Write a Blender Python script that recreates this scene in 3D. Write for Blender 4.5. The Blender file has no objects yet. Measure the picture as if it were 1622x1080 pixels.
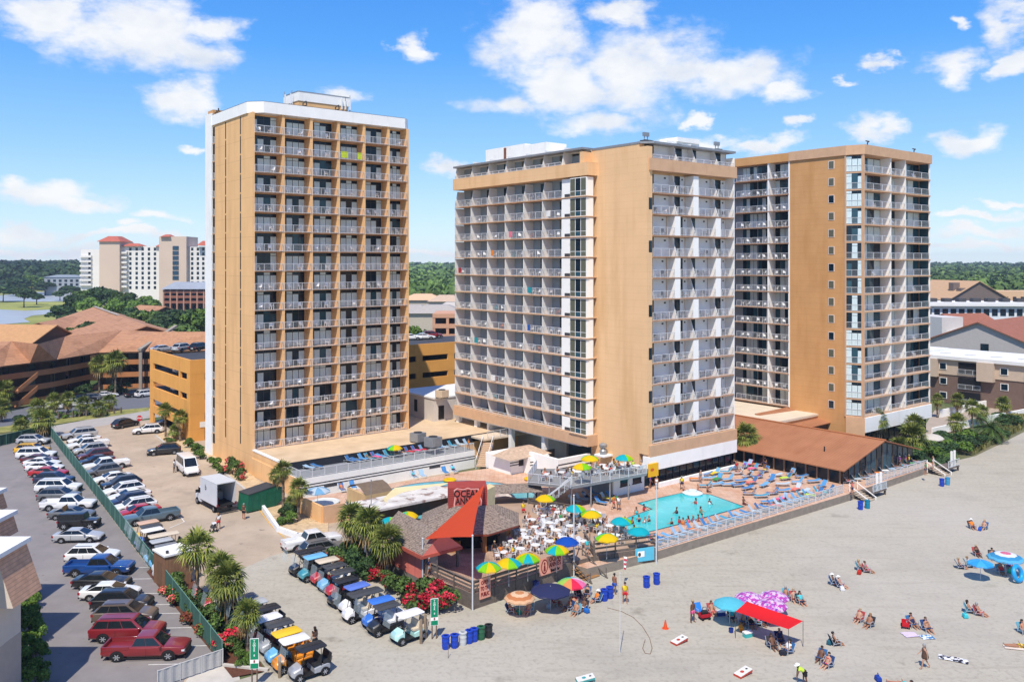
import bpy, math, random
import numpy as np
from mathutils import Vector, Matrix
RND = random.Random(11)
sc = bpy.context.scene
COL = sc.collection
# ------------------------------------------------------------------ camera, sky, sun
F, CX, HY, CH = 1357.0, 811.0, 416.0, 29.4      # focal length, principal column, horizon row (photo pixels); camera height (m)
cd = bpy.data.cameras.new('camera'); cam = bpy.data.objects.new('camera', cd); COL.objects.link(cam)
cam.location = (0, 0, CH); cam.rotation_euler = (math.pi/2, 0, 0)
cd.sensor_width = 36; cd.lens = 36*F/1622; cd.shift_x = 0; cd.shift_y = -(540-HY)/1622
cd.clip_start = 0.5; cd.clip_end = 20000
sc.camera = cam
SUN_EL = math.radians(57); SUN_H = Vector((-0.2, -0.98, 0)).normalized()
sl = bpy.data.lights.new('sun', 'SUN'); sl.energy = 3.5; sl.angle = math.radians(0.6); sl.color = (1, .92, .8)
so = bpy.data.objects.new('sun', sl); COL.objects.link(so)
sd = SUN_H*math.cos(SUN_EL) + Vector((0, 0, math.sin(SUN_EL)))
so.rotation_euler = sd.to_track_quat('Z', 'Y').to_euler(); so.location = (0, 0, 200)
sc.view_settings.view_transform = 'Standard'; sc.view_settings.look = 'None'
sc.view_settings.exposure = 0.52; sc.view_settings.gamma = 1
sc.cycles.max_bounces = 6; sc.cycles.transparent_max_bounces = 12

def lin(c):
    return tuple((x/255/12.92 if x/255 <= .04045 else ((x/255+.055)/1.055)**2.4) for x in c)

wd = bpy.data.worlds.new('World'); sc.world = wd; wd.use_nodes = True
def sky():
    nt = wd.node_tree; N = nt.nodes; L = nt.links; N.clear()
    def mt(op, a, b=None, clamp=False):
        n = N.new('ShaderNodeMath'); n.operation = op; n.use_clamp = clamp
        for i, x in enumerate((a, b)):
            if x is None: continue
            if isinstance(x, (int, float)): n.inputs[i].default_value = x
            else: L.new(x, n.inputs[i])
        return n.outputs[0]
    def vm(op, a, b):
        n = N.new('ShaderNodeVectorMath'); n.operation = op; L.new(a, n.inputs[0])
        if isinstance(b, tuple): n.inputs[1].default_value = b
        elif b is not None: L.new(b, n.inputs[1])
        return n.outputs['Value'] if op == 'LENGTH' else n.outputs[0]
    sk = N.new('ShaderNodeTexSky'); sk.sky_type = 'NISHITA'; sk.sun_disc = False
    sk.sun_elevation = SUN_EL; sk.sun_rotation = math.atan2(SUN_H.x, SUN_H.y)
    sk.altitude = 0; sk.air_density = 1.0; sk.dust_density = 0.05; sk.ozone_density = 3.0
    hs = N.new('ShaderNodeHueSaturation'); hs.inputs['Saturation'].default_value = 1.12; L.new(sk.outputs[0], hs.inputs['Color'])
    bg = N.new('ShaderNodeBackground'); bg.inputs[1].default_value = 0.125; L.new(hs.outputs[0], bg.inputs[0])
    tc = N.new('ShaderNodeTexCoord'); sx = N.new('ShaderNodeSeparateXYZ'); L.new(tc.outputs['Generated'], sx.inputs[0])
    az = mt('ARCTAN2', sx.outputs[0], sx.outputs[1]); el = mt('ARCSINE', sx.outputs[2])
    ra = N.new('ShaderNodeValToRGB'); L.new(el, ra.inputs[0]); e = ra.color_ramp.elements; e[0].position = 0; e[0].color = (.66, .82, .94, 1); e[1].position = .05; e[1].color = (.5, .73, .96, 1)
    for p_, c_ in ((.13, (.27, .56, .97)), (.24, (.075, .36, .93)), (.36, (.03, .24, .86)), (1, (.02, .12, .5))): q_ = e.new(p_); q_.color = (*c_, 1)
    bA = N.new('ShaderNodeBackground'); L.new(ra.outputs[0], bA.inputs[0]); bA.inputs[1].default_value = .76
    mA = N.new('ShaderNodeMixShader'); mA.inputs[0].default_value = .8; L.new(bg.outputs[0], mA.inputs[1]); L.new(bA.outputs[0], mA.inputs[2]); bg = mA
    cb = N.new('ShaderNodeCombineXYZ'); L.new(az, cb.inputs[0]); L.new(el, cb.inputs[1])
    def noise(scale, detail, rough, vec, w=0):
        n = N.new('ShaderNodeTexNoise'); n.inputs['Scale'].default_value = scale; n.inputs['Detail'].default_value = detail
        n.inputs['Roughness'].default_value = rough; L.new(vec, n.inputs['Vector']); return n
    st = vm('MULTIPLY', cb.outputs[0], (1, 1.7, 1))
    w1 = noise(9, 6, .6, st); wv = vm('MULTIPLY', vm('SUBTRACT', w1.outputs['Color'], (.5, .5, .5)), (.16, .075, 0))
    p = vm('ADD', cb.outputs[0], wv)
    blobs = [(95,12,120,34),(215,40,115,58),(275,85,85,42),(335,42,60,26),(285,155,62,27),(660,66,26,20),(535,142,50,22),
      (850,55,88,70),(805,160,70,24),(1000,105,135,66),(1135,112,110,42),(1225,143,45,24),(985,14,60,22),(945,190,85,20),(900,130,90,50),
      (1518,106,50,25),(1592,42,48,42),(1612,105,26,26),(1513,36,18,9),(1415,100,26,11),(1341,122,20,7),(1386,212,38,22),(1526,208,52,20),
      (1261,206,24,12),(1098,186,19,11),(1105,228,80,15),(1215,235,70,13),(80,308,92,20),(30,298,44,14),(140,320,60,12),(42,362,62,14),
      (203,357,26,9),(265,338,38,9),(305,232,28,8),(700,264,36,14),(1550,350,90,6),(1560,373,110,9),(1545,396,120,8),(210,374,170,8),
      (60,390,120,8),(690,400,60,6),(1590,330,60,5)]
    acc = None
    for x, y, rx, ry in blobs:
        a = math.atan2(x-CX, F); e = math.atan2(HY-y, math.hypot(F, x-CX)); c = math.cos(a)
        q = vm('LENGTH', vm('MULTIPLY', vm('SUBTRACT', p, (a, e, 0)), (F/rx/c/c*.92, F/ry/c*.92, 0)), None)
        acc = q if acc is None else mt('MINIMUM', acc, q)
    # clouds outside the photographed part of the sky
    n2 = noise(3.2, 7, .6, st); far = mt('GREATER_THAN', mt('ABSOLUTE', az), .75)
    up = mt('GREATER_THAN', el, .36); oth = mt('MAXIMUM', far, up)
    q2 = mt('SUBTRACT', 2.45, mt('MULTIPLY', n2.outputs[0], 2.6)); q2 = mt('ADD', q2, mt('MULTIPLY', mt('SUBTRACT', 1, oth), 9))
    acc = mt('MINIMUM', acc, q2)
    n3 = noise(17, 9, .62, st)
    d = mt('ADD', mt('SUBTRACT', 1.08, acc), mt('MULTIPLY', mt('SUBTRACT', n3.outputs[0], .5), 1.9))
    mr = N.new('ShaderNodeMapRange'); mr.interpolation_type = 'SMOOTHSTEP'; L.new(d, mr.inputs[0])
    mr.inputs[1].default_value = -.1; mr.inputs[2].default_value = .8
    mask = mt('MULTIPLY', mr.outputs[0], .93)
    n4 = noise(11, 6, .6, vm('ADD', st, (3, .03, 0)))
    cr = N.new('ShaderNodeValToRGB'); L.new(n4.outputs[0], cr.inputs[0])
    cr.color_ramp.elements[0].position = .3; cr.color_ramp.elements[0].color = (.66, .70, .77, 1)
    cr.color_ramp.elements[1].position = .56; cr.color_ramp.elements[1].color = (.86, .86, .86, 1)
    b2 = N.new('ShaderNodeBackground'); L.new(cr.outputs[0], b2.inputs[0]); b2.inputs[1].default_value = .82
    mx = N.new('ShaderNodeMixShader'); L.new(mask, mx.inputs[0]); L.new(bg.outputs[0], mx.inputs[1]); L.new(b2.outputs[0], mx.inputs[2])
    o = N.new('ShaderNodeOutputWorld'); L.new(mx.outputs[0], o.inputs[0])
sky()
# ------------------------------------------------------------------ geometry helpers
ANG = math.radians(38.5); U = Vector((math.cos(ANG), math.sin(ANG), 0)); V = Vector((-math.sin(ANG), math.cos(ANG), 0))
def G(px, py, z=0.0):
    """Point of the plane at height z that stands at this place of the photo."""
    d = (CH-z)*F/(py-HY); return Vector(((px-CX)*d/F, d, z))
def along(px, o, dr):
    """How far along a ground direction from o the photo column px is met."""
    k = (px-CX)/F; return (k*o.y-o.x)/(dr.x-k*dr.y)
MATS = {}
def M(name, c, rough=.65, var=.12, scale=1.5, metal=0, bump=0, bscale=20, stretch=(1, 1, 1), spec=.4, coat=0, objcol=False, alpha=1, extra=None, trans=0):
    if name in MATS: return MATS[name]
    m = bpy.data.materials.new(name); m.use_nodes = True; nt = m.node_tree; N = nt.nodes; L = nt.links
    b = N['Principled BSDF']; b.inputs['Roughness'].default_value = rough; b.inputs['Metallic'].default_value = metal
    b.inputs['Specular IOR Level'].default_value = spec; b.inputs['Coat Weight'].default_value = coat; b.inputs['Coat Roughness'].default_value = .06
    if alpha < 1: b.inputs['Alpha'].default_value = alpha
    if trans: b.inputs['Transmission Weight'].default_value = trans
    tc = N.new('ShaderNodeTexCoord'); mp = N.new('ShaderNodeMapping'); mp.inputs['Scale'].default_value = stretch
    L.new(tc.outputs['Object'], mp.inputs[0])
    if objcol:
        oi = N.new('ShaderNodeObjectInfo'); base = oi.outputs['Color']
    else:
        rgb = N.new('ShaderNodeRGB'); rgb.outputs[0].default_value = (*lin(c), 1); base = rgb.outputs[0]
    if var > 0:
        n = N.new('ShaderNodeTexNoise'); n.inputs['Scale'].default_value = scale; n.inputs['Detail'].default_value = 6
        n.inputs['Roughness'].default_value = .62; L.new(mp.outputs[0], n.inputs['Vector'])
        mr = N.new('ShaderNodeMapRange'); mr.inputs[1].default_value = .3; mr.inputs[2].default_value = .7
        mr.inputs[3].default_value = 1-var; mr.inputs[4].default_value = 1+var; L.new(n.outputs[0], mr.inputs[0])
        mul = N.new('ShaderNodeMixRGB'); mul.blend_type = 'MULTIPLY'; mul.inputs[0].default_value = 1
        L.new(base, mul.inputs[1]); L.new(mr.outputs[0], mul.inputs[2]); base = mul.outputs[0]
    if extra: base = extra(N, L, mp.outputs[0], base)
    L.new(base, b.inputs['Base Color'])
    if bump:
        n = N.new('ShaderNodeTexNoise'); n.inputs['Scale'].default_value = bscale; n.inputs['Detail'].default_value = 5; L.new(mp.outputs[0], n.inputs['Vector'])
        bp = N.new('ShaderNodeBump'); bp.inputs['Strength'].default_value = bump; bp.inputs['Distance'].default_value = .05
        L.new(n.outputs[0], bp.inputs['Height']); L.new(bp.outputs[0], b.inputs['Normal'])
    MATS[name] = m; return m
def thin_cloth(m, k=.35):
    """Lets light through a thin fabric."""
    nt = m.node_tree; N = nt.nodes; L = nt.links; b = N['Principled BSDF']; t = N.new('ShaderNodeBsdfTranslucent'); x = N.new('ShaderNodeMixShader'); x.inputs[0].default_value = k
    L.new(b.inputs['Base Color'].links[0].from_socket, t.inputs[0]); L.new(b.outputs[0], x.inputs[1]); L.new(t.outputs[0], x.inputs[2]); L.new(x.outputs[0], N['Material Output'].inputs['Surface']); return m
def mixin(c, fac_fn, blend='MIX'):
    def ex(N, L, vec, base):
        mx = N.new('ShaderNodeMixRGB'); mx.blend_type = blend; L.new(base, mx.inputs[1])
        mx.inputs[2].default_value = (*lin(c), 1); L.new(fac_fn(N, L, vec), mx.inputs[0]); return mx.outputs[0]
    return ex
def chain(*exs):
    def ex(N, L, vec, base):
        for e in exs: base = e(N, L, vec, base)
        return base
    return ex
def nfac(scale, lo, hi, amt=1, stretch=(1, 1, 1), detail=6, off=0):
    def f(N, L, vec):
        mp = N.new('ShaderNodeMapping'); mp.inputs['Scale'].default_value = stretch; mp.inputs['Location'].default_value = (off, off, off); L.new(vec, mp.inputs[0])
        n = N.new('ShaderNodeTexNoise'); n.inputs['Scale'].default_value = scale; n.inputs['Detail'].default_value = detail; n.inputs['Roughness'].default_value = .6
        L.new(mp.outputs[0], n.inputs['Vector'])
        mr = N.new('ShaderNodeMapRange'); mr.inputs[1].default_value = lo; mr.inputs[2].default_value = hi; mr.inputs[4].default_value = amt
        L.new(n.outputs[0], mr.inputs[0]); return mr.outputs[0]
    return f
def lines(period, width, axis=2, amt=1):
    """Thin joints every `period` metres along one axis."""
    def f(N, L, vec):
        s = N.new('ShaderNodeSeparateXYZ'); L.new(vec, s.inputs[0])
        a = N.new('ShaderNodeMath'); a.operation = 'DIVIDE'; a.inputs[1].default_value = period; L.new(s.outputs[axis], a.inputs[0])
        b = N.new('ShaderNodeMath'); b.operation = 'FRACT'; L.new(a.outputs[0], b.inputs[0])
        c = N.new('ShaderNodeMath'); c.operation = 'LESS_THAN'; c.inputs[1].default_value = width/period; L.new(b.outputs[0], c.inputs[0])
        d = N.new('ShaderNodeMath'); d.operation = 'MULTIPLY'; d.inputs[1].default_value = amt; L.new(c.outputs[0], d.inputs[0]); return d.outputs[0]
    return f

class MB:
    """Collects shapes; build() links them as ONE mesh object."""
    def __init__(s): s.v = []; s.f = []; s.m = []; s.mats = []
    def mi(s, m):
        if m not in s.mats: s.mats.append(m)
        return s.mats.index(m)
    def poly(s, pts, m):
        i = len(s.v); s.v += [tuple(p) for p in pts]; s.f.append(tuple(range(i, i+len(pts)))); s.m.append(s.mi(m)); return s
    def box(s, a, b, m):
        x0, y0, z0 = a; x1, y1, z1 = b
        return s.par((x0, y0, z0), (x1-x0, 0, 0), (0, y1-y0, 0), (0, 0, z1-z0), m)
    def par(s, o, a, b, c, m):
        o, a, b, c = map(Vector, (o, a, b, c)); i = len(s.v); k = s.mi(m)
        s.v += [tuple(p) for p in (o, o+a, o+a+b, o+b, o+c, o+a+c, o+a+b+c, o+b+c)]
        fl = a.cross(b).dot(c) < 0
        for q in ((0,3,2,1),(4,5,6,7),(0,1,5,4),(1,2,6,5),(2,3,7,6),(3,0,4,7)):
            q = q[::-1] if fl else q; s.f.append(tuple(i+j for j in q)); s.m.append(k)
        return s
    def prism(s, pts, z0, z1, m, mtop=None, bottom=True):
        n = len(pts); i = len(s.v); k = s.mi(m); kt = s.mi(mtop or m)
        ar = sum(pts[j][0]*pts[(j+1) % n][1]-pts[(j+1) % n][0]*pts[j][1] for j in range(n))
        if ar < 0: pts = pts[::-1]
        s.v += [(p[0], p[1], z0) for p in pts]+[(p[0], p[1], z1) for p in pts]
        for j in range(n):
            j2 = (j+1) % n; s.f.append((i+j, i+j2, i+n+j2, i+n+j)); s.m.append(k)
        s.f.append(tuple(i+n+j for j in range(n))); s.m.append(kt)
        if bottom: s.f.append(tuple(i+n-1-j for j in range(n))); s.m.append(k)
        return s
    def tube(s, p, q, r0, r1=None, m=None, n=8, caps=True):
        p, q = Vector(p), Vector(q); r1 = r0 if r1 is None else r1; d = q-p
        if d.length < 1e-6: return s
        d.normalize(); a = d.orthogonal().normalized(); b = d.cross(a); i = len(s.v); k = s.mi(m)
        for c, r in ((p, r0), (q, r1)):
            for j in range(n):
                t = 2*math.pi*j/n; s.v.append(tuple(c+a*(math.cos(t)*r)+b*(math.sin(t)*r)))
        for j in range(n):
            j2 = (j+1) % n; s.f.append((i+j, i+j2, i+n+j2, i+n+j)); s.m.append(k)
        if caps:
            s.f.append(tuple(i+n-1-j for j in range(n))); s.m.append(k); s.f.append(tuple(i+n+j for j in range(n))); s.m.append(k)
        return s
    def path(s, pts, r, m, n=6):
        for a, b in zip(pts, pts[1:]): s.tube(a, b, r, r, m, n)
        return s
    def lathe(s, prof, m, n=16, c=(0, 0, 0), axis='z', mfn=None):
        """prof: [(radius, height)] turned about an axis through c; mfn(ring, sector) may pick a material."""
        i = len(s.v); c = Vector(c)
        for r, h in prof:
            for j in range(n):
                t = 2*math.pi*j/n; x, y = math.cos(t)*r, math.sin(t)*r
                s.v.append(tuple(c+(Vector((x, y, h)) if axis == 'z' else Vector((y, h, x)))))
        for a in range(len(prof)-1):
            for j in range(n):
                j2 = (j+1) % n; s.f.append((i+a*n+j, i+a*n+j2, i+a*n+n+j2, i+a*n+n+j)); s.m.append(s.mi(mfn(a, j) if mfn else m))
        return s
    def loft(s, rings, m, closed=True, caps=True, mfn=None):
        i = len(s.v); n = len(rings[0])
        for r in rings: s.v += [tuple(p) for p in r]
        for a in range(len(rings)-1):
            for j in range(n if closed else n-1):
                j2 = (j+1) % n; s.f.append((i+a*n+j, i+a*n+j2, i+a*n+n+j2, i+a*n+n+j)); s.m.append(s.mi(mfn(a, j) if mfn else m))
        if caps:
            s.f.append(tuple(i+n-1-j for j in range(n))); s.m.append(s.mi(m))
            e = i+(len(rings)-1)*n; s.f.append(tuple(e+j for j in range(n))); s.m.append(s.mi(m))
        return s
    def mesh(s, name, smooth=None):
        me = bpy.data.meshes.new(name); me.from_pydata(s.v, [], s.f)
        for m in s.mats: me.materials.append(m)
        me.polygons.foreach_set('material_index', s.m); me.update()
        if smooth is not None:
            me.shade_smooth()
            if smooth < 180: me.set_sharp_from_angle(angle=math.radians(smooth))
        return me
    def build(s, name, parent=None, smooth=None, label=None, kind=None):
        return link(s.mesh(name, smooth), name, parent, label, kind)
def link(me, name, parent=None, label=None, kind=None, loc=None, rz=None):
    o = bpy.data.objects.new(name, me); COL.objects.link(o)
    if parent: o.parent = parent
    if label: o['label'] = label
    if kind: o['kind'] = kind
    if loc is not None: o.location = loc
    if rz is not None: o.rotation_euler.z = rz
    return o
def quads_mesh(name, P, mats, mi=None):
    """P: (n,4,3) array of quads -> mesh, fast."""
    n = len(P); me = bpy.data.meshes.new(name); me.vertices.add(n*4); me.vertices.foreach_set('co', P.reshape(-1).astype(np.float32))
    me.loops.add(n*4); me.loops.foreach_set('vertex_index', np.arange(n*4, dtype=np.int32))
    me.polygons.add(n); me.polygons.foreach_set('loop_start', np.arange(0, n*4, 4, dtype=np.int32))
    for m in mats: me.materials.append(m)
    if mi is not None: me.polygons.foreach_set('material_index', mi.astype(np.int32))
    me.update(calc_edges=True); me.validate(); return me
def thing(name, label, cat, loc=(0, 0, 0), rz=0, group=None):
    o = bpy.data.objects.new(name, None); COL.objects.link(o); o.empty_display_size = .2
    o.location = loc; o.rotation_euler = (0, 0, rz); o['label'] = label; o['category'] = cat
    if group: o['group'] = group
    return o
def tag(o, label, cat, group=None):
    o['label'] = label; o['category'] = cat
    if group: o['group'] = group
    return o
def struct(mb, name): return mb.build(name, kind='structure')
KIDS = {}
def kids(o):
    if o.name not in KIDS: KIDS[o.name] = list(o.children)
    return KIDS[o.name]
def dup(root, loc, rz, label, group=None, scale=None, colors=None):
    """Copy a thing with its parts and sub-parts; colors maps part names to object colours."""
    def cp(o, par):
        c = o.copy(); COL.objects.link(c)
        if par: c.parent = par
        if colors:
            k = o.name.split('.')[0]
            if k in colors: c.color = (*colors[k], 1)
        for ch in kids(o): cp(ch, c)
        return c
    r = cp(root, None); r.location = loc; r.rotation_euler = (0, 0, rz); r['label'] = label
    if group: r['group'] = group
    if scale: r.scale = (scale,)*3 if isinstance(scale, (int, float)) else scale
    return r
PROTOS = []
def hide_proto(o):
    PROTOS.append(o)
def drop_protos():
    def rm(o):
        for ch in list(o.children): rm(ch)
        bpy.data.objects.remove(o)
    for o in PROTOS: rm(o)
ORD = 'first second third fourth fifth sixth seventh eighth ninth tenth eleventh twelfth thirteenth fourteenth fifteenth sixteenth seventeenth eighteenth nineteenth twentieth'.split()
for t in 'twenty-', 'thirty-':
    ORD += [t+x for x in ORD[:9]]
    if t == 'twenty-': ORD.append('thirtieth')
# ------------------------------------------------------------------ materials of the setting
SAND = M('sand', (175, 169, 154), .95, .05, .35, bump=.8, bscale=2.6, spec=.1,
  extra=chain(mixin((146, 142, 133), nfac(.09, .52, .75, .55)), mixin((136, 129, 118), nfac(2.6, .5, .7, .5)), mixin((148, 140, 126), nfac(.8, .52, .68, .35, stretch=(.2, 1.6, 1), off=11)), mixin((104, 98, 84), nfac(.22, .66, .74, .5, off=7)), mixin((184, 180, 172), nfac(.03, .45, .7, .5, off=3))))
ASPH = M('sandy_asphalt', (172, 156, 137), .9, .08, .5, bump=.2, bscale=30, spec=.15,
  extra=chain(mixin((192, 175, 155), nfac(.12, .48, .68, .7)), mixin((140, 129, 117), nfac(.35, .56, .72, .45, off=4)), mixin((90, 84, 80), nfac(1.0, .63, .72, .6, off=9))))
DARK = M('dark_asphalt', (132, 127, 126), .88, .08, .6, bump=.2, bscale=30, spec=.2,
  extra=chain(mixin((148, 143, 138), nfac(.1, .5, .7, .6)), mixin((102, 99, 98), nfac(.3, .56, .74, .5, off=5, stretch=(1, .35, 1))), mixin((66, 64, 64), nfac(1.3, .67, .74, .6, off=2))))
ROADM = M('road_asphalt', (168, 163, 156), .9, .07, .4, extra=mixin((140, 136, 130), nfac(.3, .5, .7, .5, stretch=(1, .3, 1))))
BACKLOT = M('back_lot_asphalt', (104, 106, 112), .9, .08, .3)
LAND = M('land', (118, 112, 84), .95, .2, .05, extra=mixin((70, 92, 48), nfac(.04, .4, .6, 1)))
GRASS = M('lawn', (128, 130, 66), .95, .2, .8, extra=mixin((176, 162, 104), nfac(.4, .45, .65, .7)))
MARSH = M('marsh_grass', (150, 152, 76), .95, .2, .02, extra=mixin((112, 122, 58), nfac(.03, .45, .65, .9)))
WATER = M('marsh_water', (166, 172, 174), .4, .1, .05, spec=.5)
MULCH = M('bark_mulch', (92, 56, 40), .95, .3, 5, bump=.6, bscale=9)
GRAVEL = M('roof_gravel', (208, 184, 152), .95, .12, 1, extra=mixin((176, 152, 120), nfac(.25, .5, .7, .7)))
PAVER = M('pool_paver', (200, 168, 146), .85, .12, 1.2, extra=chain(mixin((184, 138, 108), nfac(.5, .45, .65, .8)), mixin((226, 190, 160), nfac(2.2, .56, .7, .6, off=6)), mixin((160, 118, 92), lines(.6, .03, 0, .6)), mixin((160, 118, 92), lines(.6, .03, 1, .6))))
WOOD = M('weathered_wood', (108, 98, 90), .85, .2, 1.6, stretch=(1, 1, 4), extra=mixin((74, 66, 60), nfac(2, .5, .7, .6, stretch=(3, 3, .3))))
DECKW = M('deck_boards', (178, 152, 130), .85, .15, 1.2, extra=chain(mixin((92, 76, 64), lines(.15, .02, 0, .8)), mixin((112, 94, 80), nfac(.5, .45, .65, .7))))
STUCCO_O = M('apricot_stucco', (234, 187, 132), .85, .05, .25, spec=.2, extra=chain(mixin((196, 150, 102), nfac(.5, .48, .75, .5, stretch=(1, 1, .12))), mixin((180, 136, 94), lines(2.746, .05, 2, .45))))
STUCCO_O2 = M('apricot_panels', (230, 189, 143), .85, .05, .25, spec=.2, extra=chain(mixin((198, 152, 100), nfac(.4, .48, .75, .55, stretch=(1, 1, .15))), mixin((192, 146, 96), lines(.91, .05, 2, .22)), mixin((204, 150, 94), lines(2.5, .05, 1, .25))))
STUCCO_D = M('ochre_stucco', (205, 156, 104), .85, .06, .3, spec=.2, extra=chain(mixin((180, 128, 72), nfac(.5, .48, .75, .5, stretch=(1, 1, .2))), mixin((184, 124, 64), lines(.91, .05, 2, .35))))
PEACH = M('peach_trim', (204, 166, 132), .85, .08, .8, spec=.2, extra=mixin((166, 118, 84), nfac(1.2, .56, .8, .4, stretch=(1, 1, .3))))
WHITE = M('white_stucco', (242, 241, 236), .8, .04, .5, spec=.2, extra=mixin((196, 194, 190), nfac(.8, .56, .8, .35, stretch=(1, 1, .2))))
OFFW = M('balcony_white', (230, 233, 234), .8, .05, .8, spec=.2)
ORANGE = M('garage_orange', (226, 164, 86), .85, .06, .3, spec=.2, extra=mixin((180, 118, 56), nfac(.6, .55, .8, .45, stretch=(1, 1, .2))))
GLASS = M('dark_glass', (20, 38, 50), .08, .25, .7, spec=.35)
GLASSB = M('teal_glass', (44, 80, 94), .08, .3, .6, spec=.4)
CURT = M('curtain_behind_glass', (204, 222, 224), .35, .16, 2.4, spec=.6, stretch=(5, 5, .4))
CURT2 = M('olive_curtain', (96, 97, 80), .4, .16, 2.4, spec=.6, stretch=(5, 5, .4))
FRAME = M('door_frame', (44, 48, 52), .5, 0)
METAL = M('white_rail_metal', (205, 208, 210), .45, .04)
GALV = M('galvanised_metal', (150, 152, 154), .45, .12, 2, metal=.4)
CLEAR = M('rail_glass', (190, 205, 210), .08, .1, 1, alpha=.28)
BLACK = M('black_trim', (26, 26, 28), .55, .1)
DGREY = M('dark_grey', (64, 64, 66), .7, .15, 1)
ROOFW = M('white_roof', (226, 226, 224), .8, .06, .2)
BROWNR = M('brown_metal_roof', (166, 114, 82), .6, .1, .4, spec=.3, extra=chain(mixin((128, 76, 48), lines(.42, .05, 1, .55)), mixin((136, 82, 52), nfac(.6, .5, .8, .5, stretch=(.3, 1, 1)))))
SHINGLE = M('tan_shingle', (176, 130, 98), .95, .16, 1.5, extra=chain(mixin((128, 88, 62), nfac(.3, .5, .75, .7)), mixin((118, 82, 60), lines(.5, .05, 2, .3))))
GSHING = M('grey_cedar_shingle', (146, 131, 119), .95, .3, 3.2, stretch=(1, 1, 2.2), extra=chain(mixin((80, 68, 60), nfac(2.4, .5, .62, .8, stretch=(1.6, 1.6, 2.4), off=3)), mixin((70, 60, 54), lines(.2, .05, 2, .6))))
BROWNW = M('brown_cedar_wall', (88, 66, 50), .9, .15, 1)
BALCB = M('balcony_tan_band', (182, 122, 78), .85, .1, .8)
PINK = M('salmon_siding', (218, 122, 108), .8, .08, 1, extra=mixin((150, 66, 58), lines(1.22, .06, 1, .8)))
REDSID = M('red_siding', (158, 62, 54), .8, .15, 1.2, extra=mixin((108, 40, 36), lines(.22, .05, 2, .8)))
# ------------------------------------------------------------------ ground
def sheet(name, px, mat, z, extra=()):
    mb = MB(); pts = [G(x, y, z) for x, y in px]+[Vector((x, y, z)) for x, y in extra]
    a = sum(pts[i].x*pts[(i+1) % len(pts)].y-pts[(i+1) % len(pts)].x*pts[i].y for i in range(len(pts)))
    mb.poly(pts if a > 0 else pts[::-1], mat); return struct(mb, name)
def tri_fill(o):
    import bmesh
    bm = bmesh.new(); bm.from_mesh(o.data); bmesh.ops.triangulate(bm, faces=bm.faces[:]); bm.to_mesh(o.data); bm.free()
mb = MB(); mb.poly([(-3400, -250, -.06), (3400, -250, -.06), (3400, 3150, -.06), (-3400, 3150, -.06)], LAND); struct(mb, 'ground')
tri_fill(sheet('parking_lot', [(78, 684), (240, 664), (345, 690), (560, 690), (760, 760), (760, 960), (352, 1062)], ASPH, 0, [(-30, 48)]))
tri_fill(sheet('motel_lot', [(0, 703), (78, 688), (346, 1046)], DARK, .012, [(-23.2, 61), (-20, 40), (-70, 40), (-120, 120)]))
tri_fill(sheet('beach', [(372, 1078), (424, 1062), (395, 1022), (345, 972), (318, 936), (372, 905), (430, 880), (470, 868), (540, 850), (640, 880), (749, 945), (905, 900), (1040, 880), (1300, 800),
   (1490, 735), (1545, 722), (1580, 705), (1622, 684), (1720, 655)], SAND, .02, [(180, 170), (180, -60), (-40, -60), (-21.5, 56)]))
tri_fill(sheet('road', [(-60, 712), (0, 700), (80, 687), (238, 662), (420, 640), (420, 628), (238, 646), (0, 690), (-60, 700)], ROADM, .006))
tri_fill(sheet('verge_grass', [(-40, 694), (0, 686), (78, 673), (190, 657), (236, 650), (236, 645), (180, 650), (0, 676), (-40, 683)], GRASS, .03))
tri_fill(sheet('back_lot', [(-20, 682), (60, 668), (236, 645), (300, 630), (240, 612), (160, 622), (90, 634), (0, 655)], BACKLOT, .02))
tri_fill(sheet('marsh', [(-300, 575), (60, 545), (250, 500), (250, 462), (60, 452), (-300, 456)], MARSH, .02))
tri_fill(sheet('marsh_water', [(-160, 474), (0, 468), (60, 462), (150, 466), (152, 471), (120, 477), (60, 478), (0, 476.5), (-160, 481)], WATER, .14))
tri_fill(sheet('creek_water', [(-160, 497), (0, 490), (40, 492), (92, 490), (80, 497), (50, 500), (38, 505), (48, 510), (0, 514), (-160, 520)], WATER, .14))
tri_fill(sheet('creek_bend_water', [(62, 457.5), (100, 455.5), (105, 459), (64, 460.5)], WATER, .14))
tri_fill(sheet('planting_bed', [(232, 905), (262, 880), (305, 918), (330, 942), (398, 1024), (420, 1062), (368, 1072), (352, 1052)], MULCH, .05))
# kerbs and marks
mb = MB(); WPAINT = M('white_paint', (214, 212, 206), .8, .15, 3); YPAINT = M('yellow_paint', (206, 160, 70), .8, .15, 3); CONC = M('kerb_concrete', (190, 184, 174), .9, .1, 1)
def strip(mb, px, w, m, z): 
    for a, b in zip(px, px[1:]):
        p, q = G(*a, z), G(*b, z); n = Vector((-(q-p).y, (q-p).x, 0)).normalized()*w/2
        mb.poly([p-n, q-n, q+n, p+n], m)
LEFT_Y = [1052, 1024, 995, 972, 958, 940, 917, 899]
for y in LEFT_Y: 
    a = G(150+(y-850)*.42, y, .026); mb.poly([a+Vector((0, -.05, 0)), a+Vector((5.2, .2, 0)), a+Vector((5.2, .3, 0)), a+Vector((0, .05, 0))], WPAINT)
strip(mb, [(388, 777), (428, 830), (466, 866)], .12, YPAINT, .03)
strip(mb, [(268, 836), (292, 826), (286, 818)], .12, WPAINT, .03)
struct(mb, 'lot_marking')
mb = MB(); CRK = M('sealed_crack', (62, 62, 64), .9, 0)
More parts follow.
